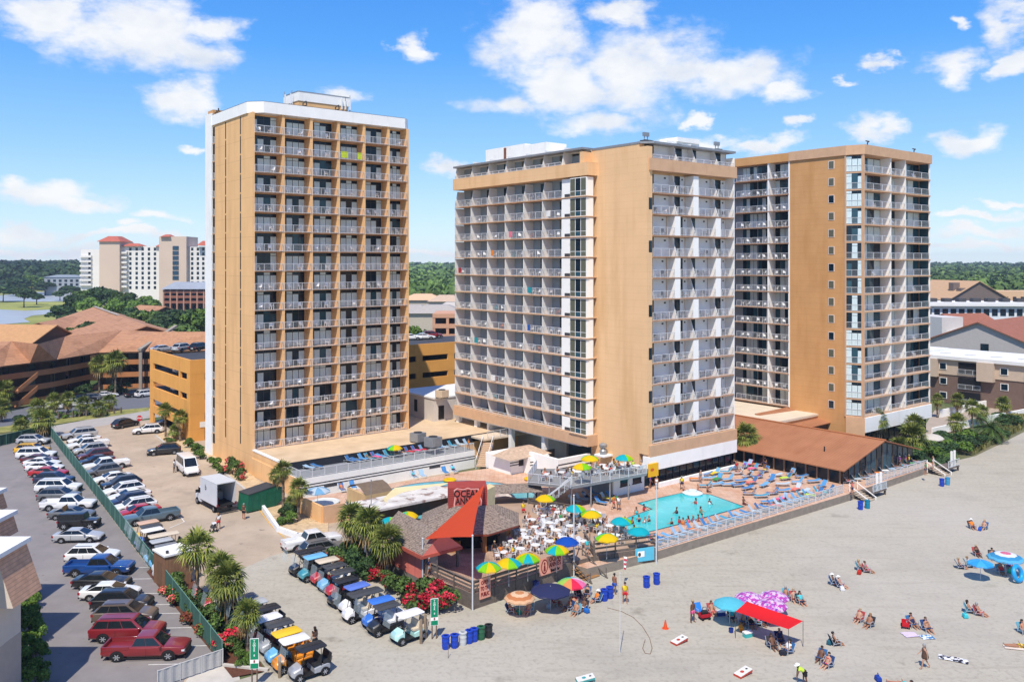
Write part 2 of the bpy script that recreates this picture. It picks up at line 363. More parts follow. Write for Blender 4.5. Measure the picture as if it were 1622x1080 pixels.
for k in range(10):
    p, q = G(78+k*3.1+RND.uniform(-1, 1), 700+k*14, .02), G(78+(k+1)*3.1+RND.uniform(-1, 1), 700+(k+1)*14, .02); mb.poly([p, p+Vector((.12, 0, 0)), q+Vector((.12, 0, 0)), q], CRK)
struct(mb, 'lot_crack')
def kerb(name, px, w, h, mat, z=0):
    mb = MB()
    for a, b in zip(px, px[1:]):
        p, q = G(*a, z), G(*b, z); d = (q-p); n = Vector((-d.y, d.x, 0)).normalized()*w
        mb.par(p, d, n, (0, 0, h), mat)
    return struct(mb, name)
kerb('kerb', [(352, 1056), (424, 1064), (430, 1090)][:2], .25, .2, CONC)
kerb('kerb', [(406, 795), (438, 842), (470, 853), (500, 852)], .35, .55, OFFW)
kerb('kerb', [(245, 690), (262, 704), (283, 722), (318, 716)], .3, .15, CONC)
kerb('kerb', [(322, 722), (352, 748), (388, 777)], .3, .15, CONC)
GBED = M('gravel_bed', (196, 172, 136), .95, .2, 2, extra=mixin((120, 96, 70), nfac(.9, .52, .7, .7)))
tri_fill(sheet('gravel_bed', [(404, 792), (438, 840), (470, 851), (520, 850), (520, 800), (470, 800), (430, 770)], GBED, .1))
tri_fill(sheet('entry_bed', [(247, 689), (264, 703), (285, 720), (318, 714), (330, 724), (354, 747), (390, 776), (420, 770), (400, 752), (327, 711), (300, 696), (270, 680)], GBED, .08))
tri_fill(sheet('footpath', [(336, 1036), (356, 1050), (378, 1064), (384, 1096), (280, 1100), (300, 1070)], CONC, .004))
# ------------------------------------------------------------------ facade parts
class Pool:
    """Repeats of one part of a thing: the 100 nearest as parts of their own, the rest as one."""
    def __init__(s, root, name): s.root = root; s.name = name; s.it = []
    def add(s, me, loc, rz=0, sx=1): s.it.append((me, Vector(loc), rz, sx))
    def done(s, limit=100):
        r = s.root; mw = Matrix.Translation(r.location) @ Matrix.Rotation(r.rotation_euler.z, 4, 'Z')
        s.it.sort(key=lambda t: ((mw @ t[1])-Vector((0, 0, CH))).length)
        for me, loc, rz, sx in s.it[:limit]:
            o = link(me, s.name, r, loc=loc, rz=rz); o.scale.x = sx
        rest = s.it[limit:]
        if rest:
            mb = MB()
            for me, loc, rz, sx in rest:
                t = Matrix.Translation(loc) @ Matrix.Rotation(rz, 4, 'Z') @ Matrix.Diagonal((sx, 1, 1, 1)); i = len(mb.v)
                mb.v += [tuple(t @ v.co) for v in me.vertices]; ms = [mb.mi(m) for m in me.materials]
                for p in me.polygons: mb.f.append(tuple(i+j for j in p.vertices)); mb.m.append(ms[p.material_index])
            mb.build(s.name, r, kind='stuff')
def rail_mesh(w, h=1.07, kind='bars', gap=.15, mat=None):
    mb = MB(); m = mat or METAL
    mb.box((0, -.03, h-.06), (w, .03, h), m); mb.box((0, -.02, .08), (w, .02, .13), m)
    n = max(1, round(w/(1.4 if kind == 'bars' else 3)))
    for i in range(n+1): x = min(max(i*w/n, .025), w-.025); mb.box((x-.025, -.028, 0), (x+.025, .028, h-.062), m)
    if kind == 'bars':
        for i in range(1, int(w/gap)):
            x = i*gap; mb.box((x-.007, -.007, .13), (x+.007, .007, h-.06), m)
    else: mb.box((.03, -.006, .14), (w-.03, .006, h-.07), CLEAR)
    return mb.mesh('railing')
def door_mesh(w, h, rnd, ca=CURT, dark=.45, solid=0, npan=4, solidmat=None, wallmat=None, trans=True):
    """Glazed balcony wall: framed panes, some with drawn curtains behind them."""
    mb = MB(); x0 = w*solid if solid > 0 else 0
    if solid > 0: mb.box((0, -.02, 0), (x0, .05, h), solidmat)
    ww = w-x0; mb.box((x0, .0, 0), (w, .05, h), FRAME)
    ht = h*.82 if trans else h-.06; pw = ww/npan
    for i in range(npan):
        a = x0+i*pw+.035; b = x0+(i+1)*pw-.035
        m = (GLASS if rnd.random() < .6 else GLASSB) if rnd.random() < dark else ca
        mb.poly([(a, -.012, .06), (b, -.012, .06), (b, -.012, ht-.03), (a, -.012, ht-.03)], m)
        if trans:
            m2 = m if rnd.random() < .35 else GLASS
            mb.poly([(a, -.012, ht+.03), (b, -.012, ht+.03), (b, -.012, h-.05), (a, -.012, h-.05)], m2)
    return mb.mesh('glass_door')
def at(root, p):
    return Matrix.Translation(root.location) @ Matrix.Rotation(root.rotation_euler.z, 4, 'Z') @ Vector(p)
CHAIRSPOTS = []        # balcony chairs: (world point, heading, tower phrase, floor, bay, colour)
def wallbox(root, name, a, b, m, label=None): return MB().box(a, b, m).build(name, root, label=label)
# ------------------------------------------------------------------ left tower
rd = random.Random(3)
A0 = G(400, 753)
T1 = thing('apartment_tower', 'tall apricot balcony tower with white roof band, standing beside the parking lot', 'tower', A0, ANG)
H1, Z1, LX, LY = 2.746, 3.57, 25.2, 18.3; ZT = Z1+17*H1
pxb = [401.5, 449, 493.5, 536.5, 577, 615.5, 646.5]
bx = [max(.3, along(p, A0, U)) for p in pxb]; bx[0] = .36; bx[-1] = LX-.45
mb = MB(); mb.box((0, 1.75, 0), (LX, LY, ZT), STUCCO_O); mb.box((0, 0, 0), (.32, 1.75, ZT), STUCCO_O); mb.box((LX-.42, 0, 0), (LX, 1.75, ZT), STUCCO_O); mb.box((.32, 0, 0), (LX-.42, 1.75, Z1-.25), STUCCO_O)
mb.build('wall', T1)
mb = MB()
for px in (357.5, 381):
    y = along(px, A0, V)
    for k in range(17): mb.box((-.02, y-.16, Z1+k*H1+.12), (.01, y+.16, Z1+k*H1+H1-.12), BLACK)
    mb.build('window_slot', T1); mb = MB()
wallbox(T1, 'white_pier', (-.25, LY-2.6, 0), (.0-.004, LY+.05, ZT+1.9), WHITE)
wallbox(T1, 'stair_shaft', (-.03, LY-3.5, 2), (-.004, LY-2.62, ZT-.3), BLACK)
for k in range(17):
    z = Z1+k*H1; o = link(rail_mesh(.85, 1.0), 'stair_railing', T1, loc=(-.08, LY-2.63, z), rz=-math.pi/2)
    wallbox(T1, 'stair_landing', (-.1, LY-3.5, z-.12), (-.031, LY-2.63, z+.0), PEACH)
for i in range(1, 6): wallbox(T1, 'pier', (bx[i]-.2, -.03, Z1-.2), (bx[i]+.2, 1.75, ZT), PEACH if False else STUCCO_O)
P_r, P_d = Pool(T1, 'railing'), Pool(T1, 'glass_door')
rm = rail_mesh(4.0); dms = [door_mesh(3.05, 2.52, rd, CURT, .45) for _ in range(12)]; sc1 = 'white-topped tower'
for k in range(17):
    z = Z1+k*H1
    MB().box((.33, -.05, z-.13), (LX-.43, 1.74, z), PEACH).build('floor_slab', T1)
    for i in range(6):
        x0 = bx[i]+(.21 if i else 0.02); x1 = bx[i+1]-(.21 if i < 5 else .02); w = x1-x0
        P_r.add(rm, (x0-.1, -.1, z-.08), 0, (w+.2)/4.0); P_d.add(rd.choice(dms), (x0+.02, 1.71, z+.004), 0, (w*.97)/3.05)
        for j in range(2):
            if rd.random() < .9: CHAIRSPOTS.append((at(T1, (x0+w*(.22+.45*j)+rd.uniform(-.2, .2), .55+rd.uniform(0, .35), z)), ANG-math.pi/2+rd.uniform(-1.2, 1.2), 'the white-topped tower', k, i, (.78, .79, .8), j))
P_r.done(); P_d.done()
par = [(-.18, 1.6), (1.5, -.2), (LX-.8, -.2), (LX+.18, .6), (LX+.18, LY), (-.18, LY)]
mb = MB(); mb.prism(par, ZT, ZT+1.55, WHITE, ROOFW); mb.prism([(x*.997+.03, y*.99+.1) for x, y in par], ZT+1.55, ZT+1.63, DGREY); mb.build('parapet', T1)
mb = MB(); mb.box((7.8, 2.2, ZT+1.56), (15.8, 7, ZT+2.75), STUCCO_O); mb.box((7.7, 2.1, ZT+2.75), (15.9, 7.1, ZT+4.1), WHITE); mb.box((7.65, 2.05, ZT+4.1), (15.95, 7.15, ZT+4.18), GALV); mb.build('penthouse', T1)
wallbox(T1, 'roof_screen', (.1, LY-2.4, ZT+1.64), (4.2, LY-.2, ZT+2.5), STUCCO_D)
for i, (x, y) in enumerate([(6.6, 2), (6.9, 2.8), (7.3, 3.4), (6.6, 4.2), (15.2, 1.9), (15.9, 1.8), (16.3, 2.6), (16.4, 3.6), (6.9, 5.2), (14.6, 1.9)]):
    mb = MB(); mb.tube((x, y, ZT+1.6), (x, y, ZT+3.6+.4*(i % 3)), .05, None, GALV, 6); mb.box((x-.1, y-.07, ZT+2.2), (x+.1, y+.07, ZT+3.5+.3*(i % 2)), OFFW); mb.build('antenna', T1)
for x in (8.2, 13.4): MB().path([(x, 1.6, ZT+1.6), (x, 1.6, ZT+2.3), (x+.5, 1.6, ZT+2.7), (x+.6, 1.6, ZT+2.1), (x, 1.6, ZT+1.9)], .08, DGREY).build('vent_pipe', T1)
mb = MB()
for k in range(3):
    mb.path([(.4+k*.25, LY-2.5, ZT+1.7+.35*k), (.4+k*.25, LY-2.5, ZT+2.1+.35*k)], .09, DGREY)
mb.build('floodlight', T1)
# towels over the rails
t = tag(MB().par((bx[3]+.35, -.1, Z1+15*H1+.15), (1.1, 0, 0), (0, -.03, 0), (0, 0, .95), M('lime_towel', (190, 205, 60), .9, .25, 3)).build('towel'), 'yellow green towel over a railing near the top of the white-topped tower', 'towel')
t.location = A0; t.rotation_euler.z = ANG
HUNG = []
t = tag(MB().par((bx[4]-1.2, -.1, Z1+15*H1+.1), (.75, 0, 0), (0, -.03, 0), (0, 0, 1.0), MATS['lime_towel']).build('towel'), 'narrower lime towel beside the pier, near the top of the white-topped tower', 'towel')
t.location = A0; t.rotation_euler.z = ANG
# ------------------------------------------------------------------ middle tower
C0 = G(1026, 772, .9); C0.z = 0
T2 = thing('apartment_tower', 'cream balcony tower with wide blank apricot wall, standing behind the swimming pool', 'tower', C0, ANG)
H2, Z2, NF = 2.73, 8.36, 12; LX2, YB, XF = 17.8, 10.3, -1.5; YE = along(719.5, C0+U*XF, V)
ZT2 = Z2+NF*H2                                     # 41.1, ceiling of the top balcony storey
mb = MB(); mb.box((0, 1.5, .2), (LX2, YB, 44.6), STUCCO_O2); mb.box((0, 0, 5), (.85, 1.5, 44.2), STUCCO_O2); mb.box((LX2-.2, 0.05, 5), (LX2, 1.5, 44), WHITE)
mb.box((.45, YB, 5.6), (LX2, YE, 44.3), M('shaded_balcony_wall', (146, 160, 170), .85, .06, .8)); mb.box((XF, YB+.02, 4.7), (.45, YB+.7, 44.4), STUCCO_O2); mb.box((0, 2, 44.6), (LX2, YE, 44.75), ROOFW)
mb.build('wall', T2)
P_r, P_d = Pool(T2, 'railing'), Pool(T2, 'glass_door'); P_v, P_w = Pool(T2, 'divider'), Pool(T2, 'white_panel')
glr = rail_mesh(4.0, 1.05, 'bars', .17)
# left facade (faces -u): runs from far end to near end
FO = C0+U*XF; pxl = [719.5, 757.5, 790, 823, 857.5, 890.5]
yb = [along(p, FO, V) for p in [720.5, 745.5, 771.5, 799.5, 828.5, 858.5, 889.5]]
BACKW = M('shaded_balcony_wall', (146, 160, 170), .85, .06, .8)  # white back wall with the balcony shade put into its base colour
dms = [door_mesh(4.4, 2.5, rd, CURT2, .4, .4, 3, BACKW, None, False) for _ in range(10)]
SLANT = M('divider_white', (222, 222, 220), .8, .04)
def slant(dep, top, low, h, th=.12): # partition, deeper at one end
    mb = MB(); mb.poly([(0, 0, 0)]*0 or [(0, low, 0), (0, dep, 0), (0, dep, h), (0, top, h)], SLANT); mb.poly([(th, top, h), (th, dep, h), (th, dep, 0), (th, low, 0)], SLANT)
    mb.poly([(0, low, 0), (0, top, h), (th, top, h), (th, low, 0)], SLANT); return mb.mesh('divider')
dv = slant(2.0, .02, .02, 2.52); dvt = slant(2.0, .5, .02, 2.52); dvs = slant(1.49, .95, .02, 2.52); dvb = slant(2.0, .02, .5, 2.0); dvr = slant(1.45, .9, .0, 2.0)
yN = yb[-1]; yG0, yG1 = along(905.5, FO, V), along(931, FO, V)
for k in range(-1, NF+1):
    z = Z2+k*H2 if k >= 0 else 6.25; top = k == NF
    if k < NF:
        if k >= 0: MB().box((XF-.05, yG1-.2, z-.12), (.44, yb[0], z), PEACH).build('floor_slab', T2)
    for i in range(6):
        ya, yc = yb[i]-.06, yb[i+1]+.06; w = ya-yc; zz = z if not top else 42.9
        hh = 2.5 if not top else 1.45; hh = 1.9 if k < 0 else hh
        P_d.add(rd.choice(dms), (.42, ya, zz+.004), -math.pi/2, w/4.4)
        o = P_d.it[-1]
        if top or k < 0: P_r.add(rail_mesh(4.0, .5, 'bars', .2) if 'lowr' not in globals() else lowr, (XF, ya, zz), -math.pi/2, w/4.0)
        else: P_r.add(glr, (XF, ya, zz), -math.pi/2, w/4.0)
        if 0 <= k < NF and rd.random() < .75:
            for j in range(2):
                if rd.random() < .8: CHAIRSPOTS.append((at(T2, (XF+.6+rd.uniform(0, .3), ya-w*(.25+.4*j), z)), ANG+math.pi+rd.uniform(-1, 1), 'the cream tower', k, i, rd.choice([(.75, .76, .77)]*6+[(.5, .5, .52), (.15, .4, .45), (.45, .2, .15)]), j))
    for i in range(7):
        P_v.add(dv if 0 <= k < NF-1 else (dvt if k >= NF-1 else dvb), (XF+.02, yb[i]+.05, (z if not top else 42.9)), -math.pi/2, 1)
    if 0 <= k < NF or k == -1:
        h2 = 2.53 if k >= 0 else 1.9
        me = MB().box((0, .02, 0), (1, .5, h2), WHITE).box((.3, -.01, .05), (.9, .02, .45), DGREY).mesh('white_panel') if k in (-1, 0) else me
        P_w.add(me, (XF, yN-.05, z), -math.pi/2, (yN-yG0-.1))
        mb = MB(); w = yG0-yG1; mb.box((0, .05, 0), (w, .35, h2), WHITE)
        for q in range(3):
            a, b = q*w/3+.05, (q+1)*w/3-.05; mb.poly([(a, .04, .75), (b, .04, .75), (b, .04, h2-.1), (a, .04, h2-.1)], CURT2 if q != 1 else GLASS); mb.poly([(a, .04, .08), (b, .04, .08), (b, .04, .68), (a, .04, .68)], CURT2 if q != 1 else GLASSB)
        mb.box((w-.02, .05, 0), (w+.1, 1.3, h2), WHITE); o = mb.build('bay_window', T2); o.location = (XF-.35, yG0, z); o.rotation_euler.z = -math.pi/2
        MB().box((XF-.5, yG1-.25, z-.14), (XF-.0, yG0+.02, z-.004), PEACH).build('bay_sill', T2)
# bands
wallbox(T2, 'facade_band', (XF-.35, yG1-.35, ZT2), (.6, yb[0]+.05, 42.9), STUCCO_O2)
wallbox(T2, 'facade_band', (XF-.35, yG1-.35, 4.75), (.6, yb[0]+.05, 6.22), PEACH)
wallbox(T2, 'roof_edge', (XF-.15, YB+.02, 44.72), (1.2, YE+.1, 45.0), GALV)
mb = MB(); mb.prism([(-.06, YB-.1), (-.06, 1.2), (1.1, -.1), (LX2+.1, -.1), (LX2+.1, 3), (1.5, 3), (1.5, YB-.1)], 44.62, 44.9, GALV); mb.build('roof_edge', T2)
# right facade (faces -v)
CU = [max(.9, along(p, C0, U)) for p in (1040, 1073.5, 1102.5, 1138, 1166.5)]; CU[0] = .9; CU[-1] = LX2-.22
dm2 = [door_mesh(3.6, 2.4, rd, OFFW, .0, .5, 2, OFFW, None, False) for _ in range(1)]
dm2 = []
for v_ in range(8):
    g0 = 0 if v_ < 4 else 1.15
    mb = MB(); mb.box((g0+1.35, 0, 0), (3.6, .05, 2.5), OFFW); mb.box((g0, .0, 0), (g0+1.35, .05, 2.5), FRAME)
    if g0: mb.box((0, 0, 0), (g0, .05, 2.5), OFFW)
    for q in range(2): mb.poly([(g0+a_+q*.66, -.012, z_) for a_, z_ in ((.03, .05), (.64, .05), (.64, 2.3), (.03, 2.3))], GLASS if rd.random() < .75 else CURT)
    mb.box((2.85, -.05, 2.0), (3.1, 0, 2.2), BLACK); dm2.append(mb.mesh('glass_door'))
pat = 'AAABABBABAABA'[::-1]
SILLF = M('slab_edge', (176, 140, 112), .85, .12, 1)
for k in range(-1, NF+1):
    z = Z2+k*H2 if k >= 0 else 6.25; top = k == NF; zz = 42.75 if top else z
    if 0 <= k < NF+0: MB().box((.86, -.05, z-.15), (LX2-.21, 1.49, z), SILLF).build('floor_slab', T2)
    A = (pat[k] == 'A') if 0 <= k < NF else True
    for i in range(4):
        x0, x1 = CU[i]+.06, CU[i+1]-.06
        if 0 <= k < NF:
            if A and i == 1: x1 -= .55
            if A and i == 2: x0 += .55
            if not A and i in (0, 2): x1 -= .55
            if not A and i in (1, 3): x0 += .55
        w = x1-x0
        P_d.add(dm2[rd.randrange(4)+(4 if i % 2 else 0)], (x0, 1.46, zz+.004), 0, w/3.6)
        if top or k < 0: P_r.add(rail_mesh(4.0, .5, 'bars', .2), (x0, .0, zz), 0, w/4.0)
        else: P_r.add(glr, (x0, 0, zz), 0, w/4.0)
        if 0 <= k < NF and rd.random() < .85:
            for j in range(2): CHAIRSPOTS.append((at(T2, (x0+w*(.25+.4*j), .6+rd.uniform(0, .3), z)), ANG-math.pi/2+rd.uniform(-1, 1), 'the cream tower', k, 10+i, rd.choice([(.16, .16, .17)]*3+[(.6, .61, .62)]*2), j))
    for i in range(1, 4):
        if 0 <= k < NF and ((A and i == 2) or (not A and i in (1, 3))):
            P_w.add(MB().box((0, -.02, 0), (1, 1.45, 2.53), WHITE).mesh('white_panel') if 'pan2' not in globals() else pan2, (CU[i]-.52, 0, z), 0, 1.04)
        else: P_v.add(dvs if k >= 0 else dvr, (CU[i]-.06, 0, zz), 0, 1)
tr = random.Random(9); TOWC = dict(red=(170, 40, 50), blue=(40, 90, 170), white=(225, 225, 222), teal=(40, 140, 150), pink=(220, 120, 140), orange=(220, 130, 50))
for q, (k, i) in enumerate([(10, 5), (9, 3), (7, 0), (6, 4), (4, 4), (3, 1), (1, 2), (8, 2)]):
    c = ('white', 'pink', 'red', 'teal', 'blue', 'teal', 'white', 'orange')[q]; w = yb[i]-yb[i+1]; o = MB().par((XF-.07, yb[i]-w*.25, Z2+k*H2+.25), (0, -tr.uniform(.6, 1.1), 0), (.03, 0, 0), (0, 0, .85), M('hung_'+c, TOWC[c], .9, .2, 3)).build('towel'); o.location = C0; o.rotation_euler.z = ANG
    tag(o, f'{c} towel hung on the pool side railing of the cream tower, floor {k+1}, bay {i+1}', 'towel', 'towels hung on railings')
for p in (P_r, P_d, P_v, P_w): p.done()
wallbox(T2, 'facade_band', (.2, -.3, 41.15), (LX2+.1, 1.0, 42.7), PEACH)
wallbox(T2, 'facade_band', (.15, -.3, 4.75), (LX2+.1, 1.0, 6.2), PEACH)
wallbox(T2, 'white_fascia', (-.05, -.32, 3.0), (LX2+.05, .8, 4.74), WHITE)
for k in (10, 8, 5, 3, 1): wallbox(T2, 'corner_window', (.2, -.012, Z2+k*H2+.5), (.8, 0.01, Z2+k*H2+2.0), GLASS)
# restaurant glazing under the right face, and the terrace wall
mb = MB(); mb.box((.1, .6, .9), (LX2, .75, 3.0), GLASS)
for i in range(14): x = .1+i*(LX2-.2)/13; mb.box((x-.06, .52, .9), (x+.06, .76, 2.998), BLACK)
mb.build('storefront_glass', T2)
wallbox(T2, 'planter_wall', (1.2, -.9, .9), (LX2-.3, -.55, 1.45), WHITE)
mb = MB(); mb.box((-.35, -.6, 2.35), (1.35, -.35, 4.0), M('yellow_sign', (236, 180, 20), .5, .03)); mb.build('sign', T2)
# stilts and low rooms below the left facade
for y in (yb[0]-.4, yb[1]-1, yb[3]-1, yb[5]): wallbox(T2, 'column', (XF+.2, y-.35, .3), (XF+.9, y+.35, 4.74), WHITE)
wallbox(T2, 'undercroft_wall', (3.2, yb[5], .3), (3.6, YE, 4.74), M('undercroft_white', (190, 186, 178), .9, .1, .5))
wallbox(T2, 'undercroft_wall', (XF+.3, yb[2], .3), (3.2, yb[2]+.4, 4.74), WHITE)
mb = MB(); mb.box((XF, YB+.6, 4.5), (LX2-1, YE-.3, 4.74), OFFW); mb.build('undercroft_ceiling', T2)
mb = MB(); mb.box((2, 27, 44.76), (7, 37, 47.6), WHITE); mb.box((2, 22, 44.76), (6, 27, 47.3), WHITE); mb.box((1.8, 31.6, 44.76), (2, 32, 47.4), M('rusty_pipe', (120, 76, 58), .8, .2, 3)); mb.build('penthouse', T2)
mb = MB(); mb.box((7.2, 3.2, 44.8), (14, 6, 45.9), WHITE); mb.box((9.2, 3, 45.9), (13.8, 6.2, 46.5), WHITE); mb.build('roof_housing', T2)
for x, y in ((1.4, 1.6), (LX2-2.2, 1.4)):
    mb = MB(); mb.box((x-.6, y-.5, 44.9), (x+.6, y+.5, 45.2), DGREY)
    mb.path([(x-.3, y, 45.2), (x-.3, y, 46.0)], .06, GALV).path([(x+.3, y, 45.2), (x+.3, y, 46.0)], .06, GALV); mb.box((x-.5, y-.15, 45.7), (x+.5, y+.15, 46.2), GALV); mb.build('floodlight', T2)
# urn shaped exhaust fan on the blank wall
mb = MB(); yk = along(963, C0, V); mb.lathe([(0, 4.0), (.42, 4.0), (.5, 4.5), (.3, 4.75), (.52, 5.0), (.55, 5.3), (.25, 5.5), (0, 5.5)], GALV, 12, (-.9, yk, 0)); mb.box((-1.7, yk-.9, 3.8), (-.004, yk+.9, 4.0), OFFW); mb.build('exhaust_fan', T2)
# ------------------------------------------------------------------ right tower
D0 = Vector((54.9, 133.7, 0))
T3 = thing('apartment_tower', 'ochre balcony tower with a column of small windows, farthest right beside the dunes', 'tower', D0, ANG)
Z3, H3, NF3 = 5.4, 2.73, 15; ZT3 = Z3+NF3*H3; LX3 = 21.5; XB, Y0B, Y1B, Y3E = -1.0, 2.45, 12.6, 34
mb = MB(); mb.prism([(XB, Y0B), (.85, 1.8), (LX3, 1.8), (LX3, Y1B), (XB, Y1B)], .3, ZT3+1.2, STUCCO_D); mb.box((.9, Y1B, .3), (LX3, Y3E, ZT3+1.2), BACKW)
mb.build('wall', T3); wallbox(T3, 'column', (LX3-.1, -.03, Z3-.1), (LX3+.08, .18, ZT3), WHITE); wallbox(T3, 'end_glass', (LX3-.02, .19, Z3-.2), (LX3+.07, 1.79, ZT3), GLASSB)
y = along(1317, D0+U*XB, V)
for k in range(NF3):
    mb = MB(); mb.box((XB-.06, y-.5, Z3+k*H3+.75), (XB+.02, y+.5, Z3+k*H3+2.0), OFFW); o = mb.build('window', T3)
    MB().poly([(XB-.066, y+.44, Z3+k*H3+.8), (XB-.066, y-.44, Z3+k*H3+.8), (XB-.066, y-.44, Z3+k*H3+1.95), (XB-.066, y+.44, Z3+k*H3+1.95)], CURT2 if k % 4 else GLASS).build('pane', o)
P_r, P_d = Pool(T3, 'railing'), Pool(T3, 'glass_door')
dm3 = [door_mesh(3.6, 2.56, rd, CURT, .62, 0, 4, None, None, False) for _ in range(9)]
gl3 = rail_mesh(4.0, 1.05, 'bars', .17)
RX = [0.1]+[along(p, D0, U) for p in (1411, 1434)]+[LX3-.15]
cl = math.hypot(-XB, Y0B); ca = math.atan2(-Y0B, -XB)
LB = [along(p, D0+U*XB, V) for p in (1166, 1190, 1217, 1250)]
dch = [door_mesh(cl-.1, 2.5, rd, CURT, .35, 0, 3, None, None, True) for _ in range(5)]
for k in range(NF3):
    z = Z3+k*H3
    MB().prism([(XB-.05, Y0B-.02), (-.02, -.1), (LX3+.1, -.1), (LX3+.1, 1.79), (.86, 1.79)], z-.2, z, PEACH).build('floor_slab', T3)
    MB().box((XB-.1, Y1B+.05, z-.14), (.89, Y3E, z), SILLF).build('floor_slab', T3)
    o = link(rd.choice(dch), 'bay_glass', T3, loc=(XB-.0+.01, Y0B-.05, z+.004), rz=ca)
    P_r.add(gl3, (XB-.03, Y0B-.05, z), ca, (cl-.06)/4)
    for i in range(3):
        w = RX[i+1]-RX[i]-.2; P_d.add(rd.choice(dm3), (RX[i]+.1, 1.76, z+.004), 0, w/3.6); P_r.add(gl3, (RX[i]+.1, -.03, z), 0, w/4)
        if rd.random() < .5: CHAIRSPOTS.append((at(T3, (RX[i]+w*.5, .6, z)), ANG-math.pi/2, 'the ochre tower', k, 10+i, (.6, .61, .62), 0))
    for i in range(3):
        w = LB[i]-LB[i+1]-.2; P_d.add(rd.choice(dm3), (.86, LB[i]-.1, z+.004), -math.pi/2, w/3.6); P_r.add(gl3, (XB-.02, LB[i]-.1, z), -math.pi/2, w/4)
        if k > 0:
            for j in range(2): CHAIRSPOTS.append((at(T3, (XB+.6, LB[i]-w*(.3+.4*j), z)), ANG+math.pi+rd.uniform(-1, 1), 'the ochre tower', k, i, (.7, .71, .72), j))
P_r.done(); P_d.done()
for x in RX[1:3]: wallbox(T3, 'column', (x-.1, -.04, Z3-.1), (x+.1, 1.8, ZT3), WHITE)
for yy in LB[2:]: wallbox(T3, 'column', (XB-.04, yy-.14, Z3-.1), (.9, yy+.14, ZT3), WHITE)
wallbox(T3, 'corner_post', (-.18, -.12, Z3-.2), (.09, .3, ZT3), PEACH); wallbox(T3, 'corner_post', (XB-.15, Y0B-.1, Z3-.2), (XB+.1, Y0B+.15, ZT3), PEACH)
mb = MB(); mb.prism([(XB-.25, Y1B), (XB-.25, Y0B-.15), (-.15, -.3), (LX3+.25, -.3), (LX3+.25, 4), (XB+1, 4), (XB+1, Y1B)], ZT3-.05, ZT3+1.45, PEACH); mb.box((XB-.2, Y1B+.02, ZT3-.05), (2, Y3E, ZT3+1.35), STUCCO_D); mb.build('parapet', T3)
mb = MB(); mb.prism([(XB-.2, Y0B-.1), (-.1, -.25), (-.1, 2), (XB+.9, Y0B+.8)], .3, Z3-.21, PEACH); mb.build('corner_base', T3)
wallbox(T3, 'white_fascia', (-.08, -.3, 2.9), (LX3+.1, 1.2, Z3-.21), WHITE)
mb = MB(); mb.box((.2, .7, .1), (LX3, .9, 2.9), GLASS)
for i in range(13): x = .2+i*(LX3-.3)/12; mb.box((x-.06, .62, .1), (x+.06, .92, 2.89), BLACK)
mb.build('storefront_glass', T3)
for x, y in ((2, .5), (17, .5)): MB().path([(x, y, ZT3+1.45), (x, y, ZT3+2.0), (x+.5, y, ZT3+2.2), (x-.5, y, ZT3+2.2)], .09, DGREY).build('floodlight', T3)
# ------------------------------------------------------------------ podium terrace of the left tower
def loc(o, w, ang=ANG):
    d = w-o; return d.x*math.cos(ang)+d.y*math.sin(ang), -d.x*math.sin(ang)+d.y*math.cos(ang)
TER = thing('pool_terrace', 'raised sunbathing terrace with black striped white wall in front of the white-topped tower', 'terrace', A0, ANG)
yD0, yD1 = -10.4, -15.4
E0 = A0+V*yD1; xE = along(752, E0, U); xG = 46.0
mb = MB(); mb.box((0, yD0, 0), (xG, -.01, 3.42), STUCCO_O, ); mb.box((25.3, .0, 0), (xG, 24, 3.42), STUCCO_O); mb.build('wall', TER)
mb = MB(); mb.box((.35, yD0+.3, 3.425), (xG-.3, -.15, 3.47), GRAVEL); mb.box((25.5, -.15, 3.425), (xG-.3, 23.7, 3.47), GRAVEL); mb.build('gravel_roof', TER)
mb = MB(); mb.box((-.06, yD0-.05, 3.43), (.35, -.1, 3.62), WHITE); mb.build('coping', TER)
wallbox(TER, 'dark_fascia', (.3, yD0-.12, 2.52), (xG-6, yD0-.01, 3.56), M('charcoal_band', (38, 42, 50), .7, .1))
mb = MB(); mb.box((0, yD1, 0), (xE, yD0-.13, 2.5), WHITE); mb.build('terrace_wall', TER)
wallbox(TER, 'side_wall', (-.12, yD1-.02, 0), (-.005, -.02, 2.45), STUCCO_O)
wallbox(TER, 'terrace_floor', (.1, yD1+.15, 2.505), (xE-.1, yD0-.14, 2.53), M('terrace_floor', (128, 132, 136), .9, .1, .7))
for z in (1.62, 1.28): wallbox(TER, 'black_stripe', (-.01, yD1-.02, z), (xE+.01, yD1-.003, z+.12), BLACK)
n = 16
for i in range(n): link(rail_mesh((xE-.1)/n, 1.05), 'railing', TER, loc=(i*(xE-.1)/n, yD1+.08, 2.53))
for i in range(2): link(rail_mesh(2.45, 1.05), 'railing', TER, loc=(.03, yD1+.1+2.45*(i+1), 2.53), rz=-math.pi/2)
for x in (3.2, 19): wallbox(TER, 'vent_grille', (x, yD1-.03, .98), (x+1.8, yD1-.004, 1.25), DGREY)
